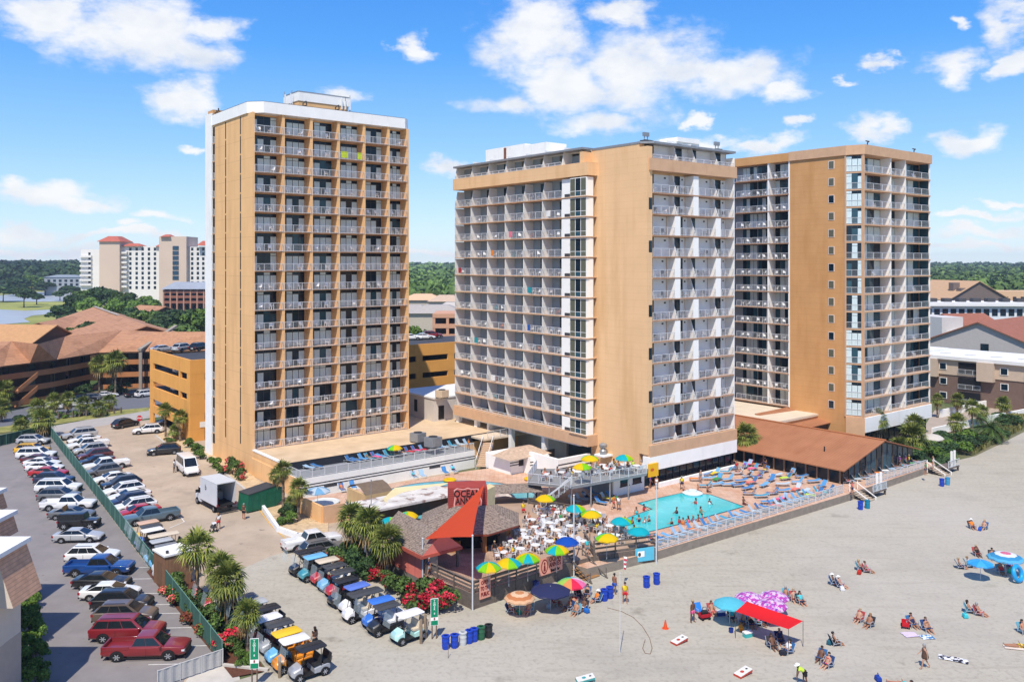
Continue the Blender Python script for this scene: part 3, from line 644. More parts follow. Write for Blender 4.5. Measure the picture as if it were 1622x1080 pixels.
# stair down from the terrace to the pool deck
ST = thing('terrace_stair', 'long straight stair with white rails beside the little tiled bar kiosk', 'stair', E0+U*(xE+.2), ANG)
ns = 13; top = Vector((3.4, 1.6, 2.9)); bot = Vector((-1.6, -3.4, .95)); d = (top-bot); side = Vector((1.05, -1.05, 0)).normalized()*.75; TREAD = M('stair_tread', (196, 168, 140), .8, .1, 2)
for i in range(ns):
    p = bot+d*(i/ns); MB().par(p-side, side*2, Vector((d.x, d.y, 0))/ns, (0, 0, .12), TREAD).build('step', ST)
for s in (-1, 1):
    mb = MB(); mb.path([bot+side*s+Vector((0, 0, .95)), top+side*s+Vector((0, 0, .95))], .05, OFFW); mb.par(bot+side*s, d, (0, 0, -.3), side.normalized()*.08, OFFW)
    for k in range(5): q = bot+side*s+d*(k/4); mb.tube(q, q+Vector((0, 0, .95)), .035, None, OFFW, 6)
    mb.build('handrail', ST)
# kiosk and low striped rooms under the middle tower
KI = thing('bar_kiosk', 'little tiled-roof bar kiosk with striped white walls beside the terrace stair', 'kiosk', G(818, 748, .9), ANG)
mb = MB(); mb.box((-1.5, -.5, 0), (4.5, 5, 2.1), WHITE); mb.build('wall', KI)
for z in (1.5, 1.15): wallbox(KI, 'black_stripe', (-1.53, -.53, z), (4.53, -.503, z+.12), BLACK)
mb = MB(); rp = [(-2.4, -1.6, 2.2), (5, -1.6, 2.2), (5, 2.5, 2.2), (-2.4, 2.5, 2.2)]; rt = [(0, .6, 3.1), (3.4, .6, 3.1), (3.4, 1.4, 3.1), (0, 1.4, 3.1)]
for i in range(4): j = (i+1) % 4; mb.poly([rp[i], rp[j], rt[j], rt[i]], M('pale_shingle', (186, 162, 140), .9, .25, 3))
mb.poly(rt, MATS['pale_shingle']); mb.poly(rp[::-1], OFFW); mb.build('roof', KI)
wallbox(KI, 'serving_window', (.0, -.55, .95), (1.9, -.51, 1.75), BLACK); wallbox(KI, 'gate', (4.6, -.4, 0), (6.6, -.3, 2.4), BLACK)
BL = thing('striped_wall', 'low white wall with two black stripes to the right of the bar kiosk', 'wall', G(870, 745, .9), ANG)
mb = MB(); mb.box((-3.4, 0, 0), (0, 4, 2.2), WHITE); mb.build('wall_block', BL)
for z in (1.55, 1.15): wallbox(BL, 'black_stripe', (-3.42, -.03, z), (.0, -.003, z+.12), BLACK)
BL2 = thing('striped_wall', 'taller striped white wall beneath the overhang corner of the cream tower', 'wall', G(902, 758, .9), ANG)
mb = MB(); mb.box((-2.0, 0, 0), (3.8, .4, 2.8), WHITE); mb.box((-2, .4, 0), (-1.6, 6, 2.8), WHITE); mb.build('wall_block', BL2)
for z in (2.0, 1.5, 1.0): wallbox(BL2, 'black_stripe', (-2.02, -.03, z), (3.8, -.003, z+.13), BLACK)
LV = thing('terrace_railing', 'white railing around the sunlit landing below the cream tower', 'railing', G(742, 700, 3.45), ANG)
for i in range(4): link(rail_mesh(2.4, 1.0), 'rail_panel', LV, loc=(3.8+i*2.4, .5, 0))
for i in range(3): link(rail_mesh(2.4, 1.0), 'rail_panel', LV, loc=(13.4+.0, .5-2.4*0+2.4*(i+1), 0), rz=-math.pi/2)
wallbox(LV, 'landing_floor', (3.0, .3, -.3), (13.6, 8, -.02), M('landing_beige', (214, 196, 172), .9, .1, 1))
# roof units on the gravel roof
for i, (px, py, w, lab) in enumerate([(662, 700, 1.7, 'grey air conditioning unit nearest the white-topped tower on the gravel roof'), (686, 708, 1.8, 'larger grey air conditioning unit nearer the terrace on the gravel roof'), (700, 630, 1.6, 'beige air conditioning unit on the flat roof of the white service block')]):
    u = thing('air_conditioner', lab, 'air conditioner', G(px, py-10*0, 3.47 if i < 2 else 7.4), ANG+.2)
    mb = MB(); mb.box((-w/2, -w/2, .15), (w/2, w/2, w*.8), GALV if i < 2 else M('beige_metal', (206, 186, 160), .6, .1)); mb.build('casing', u)
    mb = MB(); mb.lathe([(0, w*.8+.01), (w*.36, w*.8+.01), (w*.36, w*.8+.1), (w*.3, w*.8+.1), (w*.3, w*.8+.03), (0, w*.8+.03)], DGREY, 14); mb.build('fan_cover', u)
    for s in (-1, 1): wallbox(u, 'skid', (-w/2, s*w*.35-.08, 0), (w/2, s*w*.35+.08, .149), DGREY)
SB = thing('service_block', 'low white service block with a dark door between the two towers', 'building', G(687, 668, 3.45), ANG)
mb = MB(); mb.box((0, 0, 0), (12, 11, 3.7), M('service_white', (206, 198, 190), .9, .08, .5)); mb.build('wall', SB); mb = MB(); mb.box((-.15, -.15, 3.7), (12.1, 11.1, 3.95), ROOFW); mb.build('roof', SB)
wallbox(SB, 'door', (.9, -.06, .3), (2.0, -.002, 2.5), BLACK); wallbox(SB, 'window', (-.05, 5, 1.0), (-.002, 5.9, 3.0), BLACK)
# ------------------------------------------------------------------ pool deck, pools
ZP, ZB = .9, 1.3
def raised(name, px, z, mat, side, z0=-.05, kind='structure', extra=()):
    pts = [(p.x, p.y) for p in (G(*a[:2], a[2] if len(a) > 2 else z) for a in px)]+list(extra)
    mb = MB(); mb.prism(pts, z0, z, side, mat, bottom=False); o = mb.build(name, kind=kind); tri_fill(o); return o
K0, K1 = G(1040, 887), G(1490, 743)
rr = loc(K0, K1)
e1 = G(1336, 796); ew = G(1472, 749)
raised('pool_deck', [(480, 789), (512, 805), (598, 802), (690, 830), (930, 905, .6), (1040, 887, 0), (1338, 795.5, 0), (1474, 748, 0), (1482, 735), (1440, 722), (1170, 722), (1030, 768), (945, 765), (870, 730), (745, 745)], ZP, PAVER, M('grey_concrete', (138, 128, 116), .9, .18, 1.5))
P0, P1 = G(749, 965), G(908, 911)
patio = [(P0.x, P0.y), (P1.x, P1.y), tuple(G(936, 903).xy), tuple(G(1038, 888).xy), tuple(G(1012, 842, ZB).xy), tuple(G(960, 828, ZB).xy), tuple(G(880, 800, ZB).xy), tuple(G(800, 785, ZB).xy), tuple(G(690, 800, ZB).xy), tuple(G(640, 880, ZB).xy), tuple(G(669, 926).xy)]
mb = MB(); mb.prism(patio, -.05, ZB, WOOD, M('patio_tan', (176, 150, 128), .88, .12, .8, extra=mixin((140, 116, 98), nfac(.4, .45, .65, .6)))); o = struct(mb, 'bar_patio'); tri_fill(o)
mb = MB(); dk = [(P0.x, P0.y), tuple((P0+(P1-P0)*.36).xy), tuple(G(800, 868, ZB).xy), tuple(G(765, 862, ZB).xy), tuple(G(690, 872, ZB).xy), tuple(G(670, 910, ZB).xy)]
mb.prism([(x*.999, y*1.0005) for x, y in dk], ZB+.004, ZB+.02, DECKW); o = struct(mb, 'dance_deck'); tri_fill(o)
POOLW = M('pool_water', (52, 190, 196), .08, .06, .5, spec=.5, bump=.25, bscale=2.5, extra=mixin((92, 214, 214), nfac(.8, .5, .7, .5)))
TILE = M('pool_tile', (28, 66, 92), .3, .2, 4)
def pool(px, nm, grow=.25):
    pts = [G(x, y, ZP+.02) for x, y in px]; c = sum(pts, Vector())/len(pts)
    mb = MB(); q = [p+(p-c).normalized()*grow for p in pts]; mb.poly([(p.x, p.y, ZP+.012) for p in q], TILE); o = struct(mb, nm+'_tile_edge'); tri_fill(o)
    mb = MB(); mb.poly([(p.x, p.y, ZP+.026) for p in pts], POOLW); o = struct(mb, nm+'_water'); tri_fill(o)
pool([(1012, 797), (1042, 789), (1078, 781), (1124, 783), (1177, 802), (1110, 820), (1042, 838), (1008, 846), (975, 826), (1034, 806)], 'pool')
pool([(543, 797), (575, 784), (573, 789), (560, 797), (548, 801)], 'plunge_pool', .15)
RC = G(722, 790, ZP)
def ring(r0, r1, z, mat, name, sy=1.0, n=56, a0=0, a1=2*math.pi):
    mb = MB(); 
    for i in range(n):
        t, u = a0+(a1-a0)*i/n, a0+(a1-a0)*(i+1)/n; f = lambda r, t: (RC.x+r*math.cos(t)*1.15, RC.y+r*math.sin(t)*sy, z)
        mb.poly([f(r0, t), f(r1, t), f(r1, u), f(r0, u)], mat)
    return struct(mb, name)
ring(6.0, 8.8, ZP+.012, TILE, 'lazy_river_edge'); ring(6.3, 8.5, ZP+.026, M('river_water', (96, 176, 190), .1, .1, .4, bump=.3, bscale=2), 'lazy_river_water'); ring(0.01, 5.9, ZP+.03, M('river_island', (206, 200, 190), .9, .15, .6, extra=mixin((150, 110, 96), nfac(.6, .5, .62, .7))), 'river_island')
# small tan wall round the plunge pool
EN = thing('garden_wall', 'tan plastered wall enclosing the small pool behind the white pickup', 'wall', G(512, 829), 0)
def wl(mb, a, b, z0, z1, t, m):
    a, b = Vector((a.x, a.y, 0)), Vector((b.x, b.y, 0)); d = b-a; nn = Vector((-d.y, d.x, 0)).normalized()*t; mb.par((a.x, a.y, z0), d, nn, (0, 0, z1-z0), m)
w0 = G(512, 829)
mb = MB(); wl(mb, Vector((0, 0, 0)), G(470, 809)-w0, 0, 2.0, .25, STUCCO_O); wl(mb, G(579, 818)-w0, Vector((0, 0, 0)), 0, 2.0, .25, PEACH); mb.build('wall_panel', EN)
TW = thing('slide_tower', 'tan wall with a brown curved roof and pale canopy beside the lazy river', 'pool structure', G(579, 822), ANG)
mb = MB(); mb.box((0, 0, 0), (3.5, .3, 2.7), M('tan_block', (204, 172, 124), .9, .08, 1)); mb.box((0, .3, 0), (.3, 4.5, 2.7), MATS['tan_block']); mb.build('wall', TW)
mb = MB(); mb.loft([[(0, y, 2.71+.8*math.sin(math.pi*min(1, y/4.6))) for y in (0, 1.2, 2.4, 3.6, 4.6)], [(3.6, y, 2.71+.8*math.sin(math.pi*min(1, y/4.6))) for y in (0, 1.2, 2.4, 3.6, 4.6)]], M('brown_curved_roof', (112, 96, 80), .9, .15, 2), closed=False, caps=False); mb.build('roof', TW)
mb = MB(); cs = [G(606, 790, 2.9), G(625, 772, 3.2), G(712, 764, 2.6), G(650, 790, 2.2), G(617, 803, 2.6)]; mb.poly([at(TW, (0, 0, 0))*0+p for p in cs], M('sail_beige', (214, 200, 156), .9, .05)); o = tag(mb.build('shade_sail'), 'pale beige shade sail stretched over the lazy river', 'shade sail'); tri_fill(o)
FB = thing('flat_roof_bar', 'long low bar with a patchy white roof between beige sail and shingled hut', 'bar', G(615, 850), ANG)
mb = MB(); mb.box((-1.8, 2, 0), (9.5, 5.2, 2.5), M('dark_bar_wall', (70, 60, 52), .9, .2)); mb.build('wall', FB); mb = MB(); mb.box((-2.2, 1.2, 2.5), (10, 5.6, 2.75), M('patchy_roof', (206, 202, 196), .9, .2, .6, extra=mixin((120, 88, 76), nfac(.8, .54, .62, .8)))); mb.build('roof', FB)
# ------------------------------------------------------------------ beach bar hut
HC = Vector((-4.3, 87.2, 0))
HUT = thing('beach_bar', 'octagonal shingled beach bar hut with a red sign box on its roof', 'bar', HC, 0)
mb = MB(); oc = lambda r, z, n=8: [(r*math.cos(math.pi/8+2*math.pi*i/n), r*math.sin(math.pi/8+2*math.pi*i/n), z) for i in range(n)]
ro = MB(); A_, B_ = oc(5.4, 3.35), oc(1.9, 5.0)
for i in range(8): j = (i+1) % 8; ro.poly([A_[i], A_[j], B_[j], B_[i]], GSHING)
ro.poly(B_, GSHING); C_ = oc(5.35, 3.15)
for i in range(8): j = (i+1) % 8; ro.poly([C_[i], C_[j], A_[j], A_[i]], M('fascia_red', (150, 76, 58), .8, .1))
ro.poly(C_[::-1], WOOD); ro.build('roof', HUT)
D_ = oc(4.3, 0)
for i in range(8):
    mb = MB(); x, y, _ = D_[i]; mb.box((x-.2, y-.2, ZB), (x+.2, y+.2, 3.15), M('cedar_post', (166, 112, 60), .8, .15, 2)); mb.build('post', HUT)
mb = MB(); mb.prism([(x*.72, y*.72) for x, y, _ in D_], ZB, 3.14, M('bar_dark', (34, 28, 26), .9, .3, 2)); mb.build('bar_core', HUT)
mb = MB(); mb.par((-4.2, -2.6, ZB), (3.3, -1.7, 0), (.2, .4, 0), (0, 0, 1.1), MATS['cedar_post']); mb.build('bar_counter', HUT)
TU = Vector((-.6, -.9, 0)); mb = MB()
mb.par((-2.1, -1.2, 4.2), (3.9, .35, 0), (-.25, 2.6, 0), (0, 0, 2.6), REDSID); mb.build('sign_box', HUT)
mb = MB(); mb.par((1.805, -.85, 4.3), (.75, 1.6, 0), (-.6, .9, 0), (0, 0, 2.2), M('cream_panel', (214, 196, 150), .85, .1)); mb.build('side_panel', HUT)
def text_mesh(s, size, ext=.01):
    c = bpy.data.curves.new('t', 'FONT'); c.body = s; c.size = size; c.extrude = ext; c.align_x = 'CENTER'; c.align_y = 'CENTER'; c.resolution_u = 2; c.offset = size*.022
    o = bpy.data.objects.new('t', c); COL.objects.link(o); dg = bpy.context.evaluated_depsgraph_get(); me = bpy.data.meshes.new_from_object(o.evaluated_get(dg)); bpy.data.objects.remove(o); return me
def lettering(s, size, mat, parent, loc, rot, name='lettering', sx=1, bold=0):
    me = text_mesh(s, size); me.materials.clear(); me.materials.append(mat); o = link(me, name, parent); o.location = loc; o.rotation_euler = rot; o.scale.x = sx; return o
LET = M('black_lettering', (26, 16, 16), .7, 0); WLET = M('white_lettering', (226, 230, 226), .6, 0); REDL = M('red_lettering', (124, 26, 24), .7, 0); PINKS = M('sign_pink', (230, 160, 138), .7, .1, 2)
ra = math.atan2(.35, 3.9); bx_ = Vector((-2.1, -1.2, 4.2)); dx_ = Vector((3.9, .35, 0)).normalized(); ny = Vector((dx_.y, -dx_.x, 0))
SG = MB(); ol = [(-1.3, -1.05), (1.3, -1.05), (1.35, -.2), (1.2, .2), (1.05, .3), (1.05, 1.0), (.3, 1.0), (0, 1.1), (-.4, .95), (-1.0, 1.08), (-1.3, .9), (-1.2, .3), (-1.3, -.4)]
c = bx_+dx_*1.95+ny*.03+Vector((0, 0, 1.42))
for sc_, m, off in ((1.08, M('sign_outline', (226, 170, 160), .7, .05), 0), (1.0, M('sign_maroon', (184, 84, 76), .8, .1), .02)):
    SG.poly([c+ny*off+dx_*(x*sc_)+Vector((0, 0, y*sc_)) for x, y in ol], m)
s_ = SG.build('sign_board', HUT); tri_fill(s_)
for s, zz, sz, ln in (('OCEAN', .56, .98, 1.0), ("ANNIE'S", -.18, .95, .86), ('BEACH BAR', -.8, .42, 1)):
    p = c+ny*.045+Vector((0, 0, zz)); o = lettering(s, sz, M('sign_letters', (30, 14, 14), .7, 0), s_, p, (math.pi/2, 0, ra), sx=.82*ln)
# annex with salmon wall
AX = thing('bar_annex', 'salmon walled annex with grey shingle roof beside the red flowering shrubs', 'building', G(669, 931), ANG)
mb = MB(); mb.box((0, 0, .7), (.2, 5.8, 3.25), PINK); mb.box((.2, 5.6, .0), (5, 5.8, 3.25), PINK); mb.build('wall', AX)
wallbox(AX, 'foundation', (.02, .02, 0), (.3, 5.7, .7), M('foundation_grey', (112, 110, 104), .9, .15, 2))
mb = MB(); ev = [(-.6, -.8), (3.8, -.8), (3.8, 7), (-.6, 7)]; rz_ = [(2.2, 1.6), (2.2, 7)]
E3 = [(x, y, 3.2) for x, y in ev]; R3 = [(1.7, -.8, 4.9), (1.7, 7, 5.1)]
mb.poly([E3[3], E3[0], R3[0], R3[1]], GSHING); mb.poly([E3[1], E3[2], R3[1], R3[0]], GSHING); mb.poly([E3[0], E3[1], R3[0]], PINK)
mb.poly([(x, y, 3.19) for x, y in ev[::-1]], WOOD); mb.build('roof', AX)
mb = MB(); mb.box((-.68, -.9, 2.95), (-.6, 7, 3.28), M('eave_red', (176, 84, 66), .8, .1)); mb.box((-.6, -.9, 2.95), (3.8, -.82, 3.22), MATS['eave_red']); mb.build('fascia', AX)
for x, y in ((3.5, -.5), (3.5, 3), (.1, -.5)): wallbox(AX, 'post', (x-.1, y-.1, 0), (x+.1, y+.1, 3.18), WOOD)
wallbox(AX, 'screen_door', (.5, -.1, ZB), (1.6, -.04, 3.1), GALV)
# walkway roof behind the hut
WR = thing('walkway_roof', 'narrow shingled roof reaching right behind the octagonal bar hut', 'roof', G(800, 812, 0), .15)
mb = MB(); mb.loft([[(-3, -1.6, 2.7), (-3, 0, 3.4), (-3, 1.6, 2.7)], [(4.2, -1.6, 2.7), (4.2, 0, 3.4), (4.2, 1.6, 2.7)]], GSHING, closed=False, caps=False); mb.poly([(-3, -1.6, 2.68), (-3, 1.6, 2.68), (4.2, 1.6, 2.68), (4.2, -1.6, 2.68)], WOOD); mb.build('shingle_roof', WR)
for x in (-2.6, 4): 
    for y in (-1.4, 1.4): wallbox(WR, 'post', (x-.09, y-.09, ZP), (x+.09, y+.09, 2.7), WOOD)
# orange sail and its poles
def pole(px, py, h, lab, r=.07, m=None, cat='pole'):
    o = MB().tube((0, 0, -.1), (0, 0, h), r, r*.8, m or METAL, 8).lathe([(0, h+.12), (r*1.3, h+.06), (r*1.3, h), (0, h-.02)], m or METAL, 8).build('pole', smooth=40); o.location = G(px, py); tag(o, lab, cat); return o
pole(748.5, 966, 6.3, 'tall pale pole at the front corner of the bar deck holding the orange sail')
pole(669.5, 932, 4.5, 'shorter pale pole beside the salmon annex holding the orange sail')
pole(909, 913, 7.6, 'tall grey pole beside the wooden steps to the beach')
pole(1039.5, 893, 7.8, 'tall grey pole at the wooden deck end beside the pool')
pole(588, 840, 5.5, 'grey pole behind the palms at the brown curved roof', .06, GALV)
pole(982, 1034, 6.0, 'thin pale pole standing alone in the open sand', .03)
pole(710, 1042, .9, 'short thin stake standing in the sand near the frame bottom', .02, WOOD)
a, b, c3 = G(748.5, 966)+Vector((0, 0, 6.2)), G(669.5, 932)+Vector((.2, 0, 4.45)), HC+Vector((1.5, -1.0, 7.1))
def sail(a, b, c, n, m, name, sag=.12):
    mb = MB(); g = {}
    for i in range(n+1):
        for j in range(n+1-i):
            u, v = i/n, j/n; w = 1-u-v; p = a*w+b*u+c*v; ctr = (a+b+c)/3; k = (u*v+v*w+u*w)*3
            edge = (u*v*(1-w)+v*w*(1-u)+u*w*(1-v)); p = p+(ctr-p)*sag*(4*max(u*v*(w < .3), v*w*(u < .3), u*w*(v < .3)))*.8; p.z -= .25*k*.5; g[i, j] = p
    for i in range(n):
        for j in range(n-i):
            mb.poly([g[i, j], g[i+1, j], g[i, j+1]], m)
            if i+j < n-1: mb.poly([g[i+1, j], g[i+1, j+1], g[i, j+1]], m)
    return mb.build(name, smooth=180)
tag(sail(a, b, c3, 8, thin_cloth(M('sail_orange', (230, 86, 48), .85, .03), .45), 'shade_sail'), 'orange triangular shade sail in front of the shingled hut', 'shade sail')
# ------------------------------------------------------------------ wooden fences round the bar deck
def deck_fence(p, q, lab, z=ZB, h=1.1, posts=2.2, skirt=True, n=3):
    p, q = Vector((p.x, p.y, 0)), Vector((q.x, q.y, 0)); d = q-p; L_ = d.length; t = thing('deck_fence', lab, 'fence', p, math.atan2(d.y, d.x))
    if skirt:
        mb = MB(); mb.box((0, -.1, 0), (L_, -.02, z+.05), WOOD)
        mb.build('skirt', t)
    k = max(1, round(L_/posts))
    for i in range(k+1):
        x = i*L_/k; wallbox(t, 'post', (x-.07, -.16, 0), (x+.07, -.103, z+h+(.55 if i % 3 == 1 else .04)), WOOD)
    for j in range(n): zz = z+.2+j*(h-.1)/n; wallbox(t, 'rail', (0, -.02, zz), (L_, .03, zz+.18), WOOD)
    wallbox(t, 'top_rail', (0, -.1, z+h-.03), (L_, .08, z+h+.02), WOOD); return t
deck_fence(P0, P1, 'weathered plank fence along the bar deck facing the beach with two salmon signs')
deck_fence(G(669, 927), P0, 'weathered plank fence on the dance floor side, by the red flowering shrubs')
F2 = deck_fence(G(940, 903), G(1039, 889), 'weathered plank fence with a light blue banner, right of the beach steps', h=1.5)
deck_fence(G(940, 903)+V*.0, G(940, 903)+V*4.6 if False else G(925, 878), 'short weathered fence flanking the right of the wooden beach steps', h=1.0)
deck_fence(G(838, 803, .9), G(905, 815, .9), 'plank fence under the metal stair between patio and pool', z=ZP, h=1.1, skirt=False)
# signs on the fence
def board(p, q, s, w, h, z, lab, mat):
    d = (q-p); d.z = 0; d.normalize(); nn = Vector((d.y, -d.x, 0)); o = p+d*s+nn*.2; t = thing('sign', lab, 'sign', (o.x, o.y, 0), math.atan2(d.y, d.x))
    b = MB().box((0, -.04, z), (w, 0, z+h), mat).build('sign_board', t); return t
t = board(P0, P1, .55, 1.2, 1.75, .75, 'salmon sign reading OPEN TO THE PUBLIC at the front deck corner', PINKS)
for i, s in enumerate(('OPEN', 'TO THE', 'PUBLIC')): lettering(s, .46, REDL, t, (.6, -.055, 2.12-.5*i), (math.pi/2, 0, 0), sx=.62 if i else .75)
t = board(P0, P1, 7.5, 2.9, 1.55, 1.05, 'wide salmon sign with oval emblem reading OCEAN ANNIE\'S BEACH BAR on the fence', PINKS)
mb = MB(); mb.poly([(.62+.42*math.cos(x*math.pi/12), -.05, 1.82+.66*math.sin(x*math.pi/12)) for x in range(24)], REDL); mb.poly([(.62+.33*math.cos(x*math.pi/12), -.056, 1.82+.54*math.sin(x*math.pi/12)) for x in range(24)], PINKS)
mb.poly([(.62+.1*math.cos(x*math.pi/6), -.062, 2.1+.13*math.sin(x*math.pi/6)) for x in range(12)], REDL); mb.poly([(.48, -.062, 1.4), (.76, -.062, 1.4), (.7, -.062, 1.95), (.54, -.062, 1.95)], REDL); mb.build('emblem', t)
for i, (s, z) in enumerate((('OCEAN', .62), ("ANNIE'S", .6), ('Beach Bar', .42))): lettering(s, z, REDL if i < 2 else LET, t, (1.95, -.055, 2.28-.5*i), (math.pi/2, 0, 0), sx=.68)
t = board(G(940, 903), G(1039, 889), 4.4, 2.1, 1.3, .3, 'light blue banner with white centre on the right plank fence', M('banner_blue', (92, 186, 214), .6, .05))
MB().box((.25, -.06, .75), (1.0, -.045, 1.3), WHITE).build('banner_panel', t); MB().poly([(.45+.16*math.cos(x*math.pi/6), -.065, 1.0+.2*math.sin(x*math.pi/6)) for x in range(12)], DGREY).build('emblem', t)
lettering('BAR', .5, M('sign_logo_red', (206, 92, 40), .6, 0), T2, (.5, -.615, 3.25), (math.pi/2, 0, 0), 'sign_logo') if False else None
MB().poly([(.18+.33*math.cos(x*math.pi/8), -.62, 3.25+.2*math.sin(x*math.pi/8)) for x in range(16)], M('sign_logo_red', (206, 92, 40), .6, 0)).build('sign_logo', T2)
# wooden steps to the beach
BS = thing('beach_steps', 'weathered wooden steps from the bar patio down to the sand', 'stair', G(922, 909), math.atan2((P1-P0).y, (P1-P0).x))
for i in range(6): wallbox(BS, 'step', (-1.1, -1.5+i*.42, .05+i*.2), (.85, -1.5+i*.42+.44, .12+i*.2), M('cedar_tread', (150, 112, 72), .9, .2, 2))
wallbox(BS, 'landing_wall', (-1.2, 1.0, 0), (1, 1.1, 1.2), WOOD)
for x in (-1.15, .95):
    mb = MB(); mb.par((x-.05, -2.4, .0), (.1, 0, 0), (0, 3.4, 1.9), (0, 0, .12), WOOD); mb.tube((x, -2.2, 0), (x, -2.2, 1.0), .05, None, WOOD, 6); mb.tube((x, .9, 0), (x, .9, 2.2), .06, None, WOOD, 6); mb.build('handrail', BS)
# ------------------------------------------------------------------ glass rail and stairs along the beach
GR = thing('glass_railing', 'long glass railing on the concrete sea wall beside the pool', 'railing', (K0.x, K0.y, ZP), ANG)
t1 = along(1336, K0, U); n = 22
for i in range(n): link(rail_mesh(t1/n-.02, 1.05, 'glass'), 'glass_panel', GR, loc=(i*t1/n+.3, .15, 0))
t2, t3 = along(1372, K0, U), along(1468, K0, U)
GR2 = thing('glass_railing', 'shorter glass railing on the boardwalk in front of the brown-roofed restaurant', 'railing', (K0.x, K0.y, ZP), ANG); n = 9
for i in range(n): link(rail_mesh((t3-t2)/n-.02, 1.05, 'glass'), 'glass_panel', GR2, loc=(t2+.2+i*(t3-t2)/n, .15, 0))
for k, (px, lab, lab2) in enumerate([(1352, 'white railed wooden beach stair left of the restaurant gable with tall posts', 'a'), (1474, 'farther white railed wooden beach stair right of the restaurant with tall posts', 'b')]):
    o = K0+U*along(px, K0, U); t = thing('beach_stair', lab, 'stair', (o.x, o.y, 0), ANG)
    for i in range(6): wallbox(t, 'step', (-.9, -2.3+i*.4, .06+i*.15), (.9, -1.9+i*.4+.03, .14+i*.15), M('pale_tread', (176, 160, 140), .9, .15, 2))
    for x in (-.95, .95):
        mb = MB(); mb.par((x-.04, -2.5, .3), (.08, 0, 0), (0, 2.6, 1.35), (0, 0, .1), WHITE); mb.tube((x, -2.4, 0), (x, -2.4, .5), .05, None, WHITE, 6); mb.tube((x, 0, .2), (x, 0, 1.95), .05, None, WHITE, 6); mb.build('handrail', t)
    wallbox(t, 'platform', (1.1, -2.0, .62), (4.4, -.1, .78), WOOD)
    for x in (1.2, 4.3): wallbox(t, 'platform_leg', (x-.1, -1.9, 0), (x+.1, -1.7, .615), WOOD)
    link(rail_mesh(3.3, 1.0, 'glass' if k == 0 else 'bars'), 'platform_railing', t, loc=(1.1, -1.95, .785))
    for x in (2.4, 3.3): wallbox(t, 'shower_post', (x-.12, -1.9, .785), (x+.12, -1.68, 3.0), WHITE)
# ------------------------------------------------------------------ restaurant
RS = thing('restaurant', 'glass walled restaurant under a brown metal gable roof beside the sun loungers', 'restaurant', Vector((42.5, 110.2, 0)), ANG)
RW, RL, EZ, RZ = 18.6, 17.0, 3.0, 5.35
mb = MB(); mb.box((0.1, 0.1, .3), (RW, 26, 2.95), BLACK); mb.poly([(0.1, .1, 2.95), (RW, .1, 2.95), (RW/2, .1, RZ-.1)], GLASS); mb.build('wall', RS)
for i in range(13):
    x0, x1 = .2+i*(RW-.4)/13, .2+(i+1)*(RW-.4)/13; zt = lambda x: 2.9+(RZ-.25-2.9)*(1-abs(x-RW/2)/(RW/2))
    f = MB().poly([(x0+.1, .05, ZP+.1), (x1-.1, .05, ZP+.1), (x1-.1, .05, zt(x1-.1)), (x0+.1, .05, zt(x0+.1))], GLASSB if i % 3 else GLASS).build('glass_panel', RS)
    mb = MB(); mb.box((x0-.06, -.03, ZP), (x0+.06, .09, zt(x0)), M('brown_mullion', (92, 76, 60), .7, .1)); mb.build('mullion', RS)
for i in range(11):
    y = .3+i*1.65; wallbox(RS, 'column', (-.12, y-.09, ZP), (.09, y+.09, 2.9), M('taupe_column', (136, 114, 94), .8, .1))
    MB().poly([(.06, y+1.5, ZP+.2), (.06, y+.15, ZP+.2), (.06, y+.15, 2.8), (.06, y+1.5, 2.8)], GLASS).build('glass_panel', RS)
mb = MB(); th = .14
for x0, z0, x1, z1 in ((-.9, EZ-.22, RW/2, RZ), (RW/2, RZ, RW+.9, EZ-.22)):
    mb.par((x0, -.8, z0), (x1-x0, 0, z1-z0), (0, 25, 0), (0, 0, th), BROWNR)
mb.build('roof', RS)
mb = MB(); mb.box((RW/2-.2, -.85, RZ+.14), (RW/2+.2, 24.2, RZ+.24), M('ridge_cap', (176, 112, 72), .6, .1)); mb.build('ridge', RS)
MB().tube((3.2, 4.5, 3.6), (3.2, 4.5, 4.6), .09, None, BLACK, 8).build('roof_vent', RS)
CN = thing('link_building', 'flat white roofed block linking the cream tower and the ochre tower', 'building', Vector((38, 140, 0)), ANG)
mb = MB(); mb.box((-6, -8, 0), (16, 14, 4.6), STUCCO_D); mb.build('wall', CN); mb = MB(); mb.box((-6.2, -8.2, 4.6), (16.2, 14.2, 4.95), M('cream_roof', (212, 198, 176), .9, .08, .4)); mb.build('roof', CN)
LR = thing('lower_brown_roof', 'low brown roofed wing tucked behind the restaurant ridge', 'building', Vector((44, 132, 0)), ANG)
mb = MB(); mb.box((0, 0, 0), (13, 7, 3.6), BROWNW); mb.build('wall', LR); mb = MB(); mb.par((-.3, -.4, 3.6), (13.6, 0, .2), (0, 8, 1.4), (0, 0, .12), BROWNR); mb.build('roof', LR)
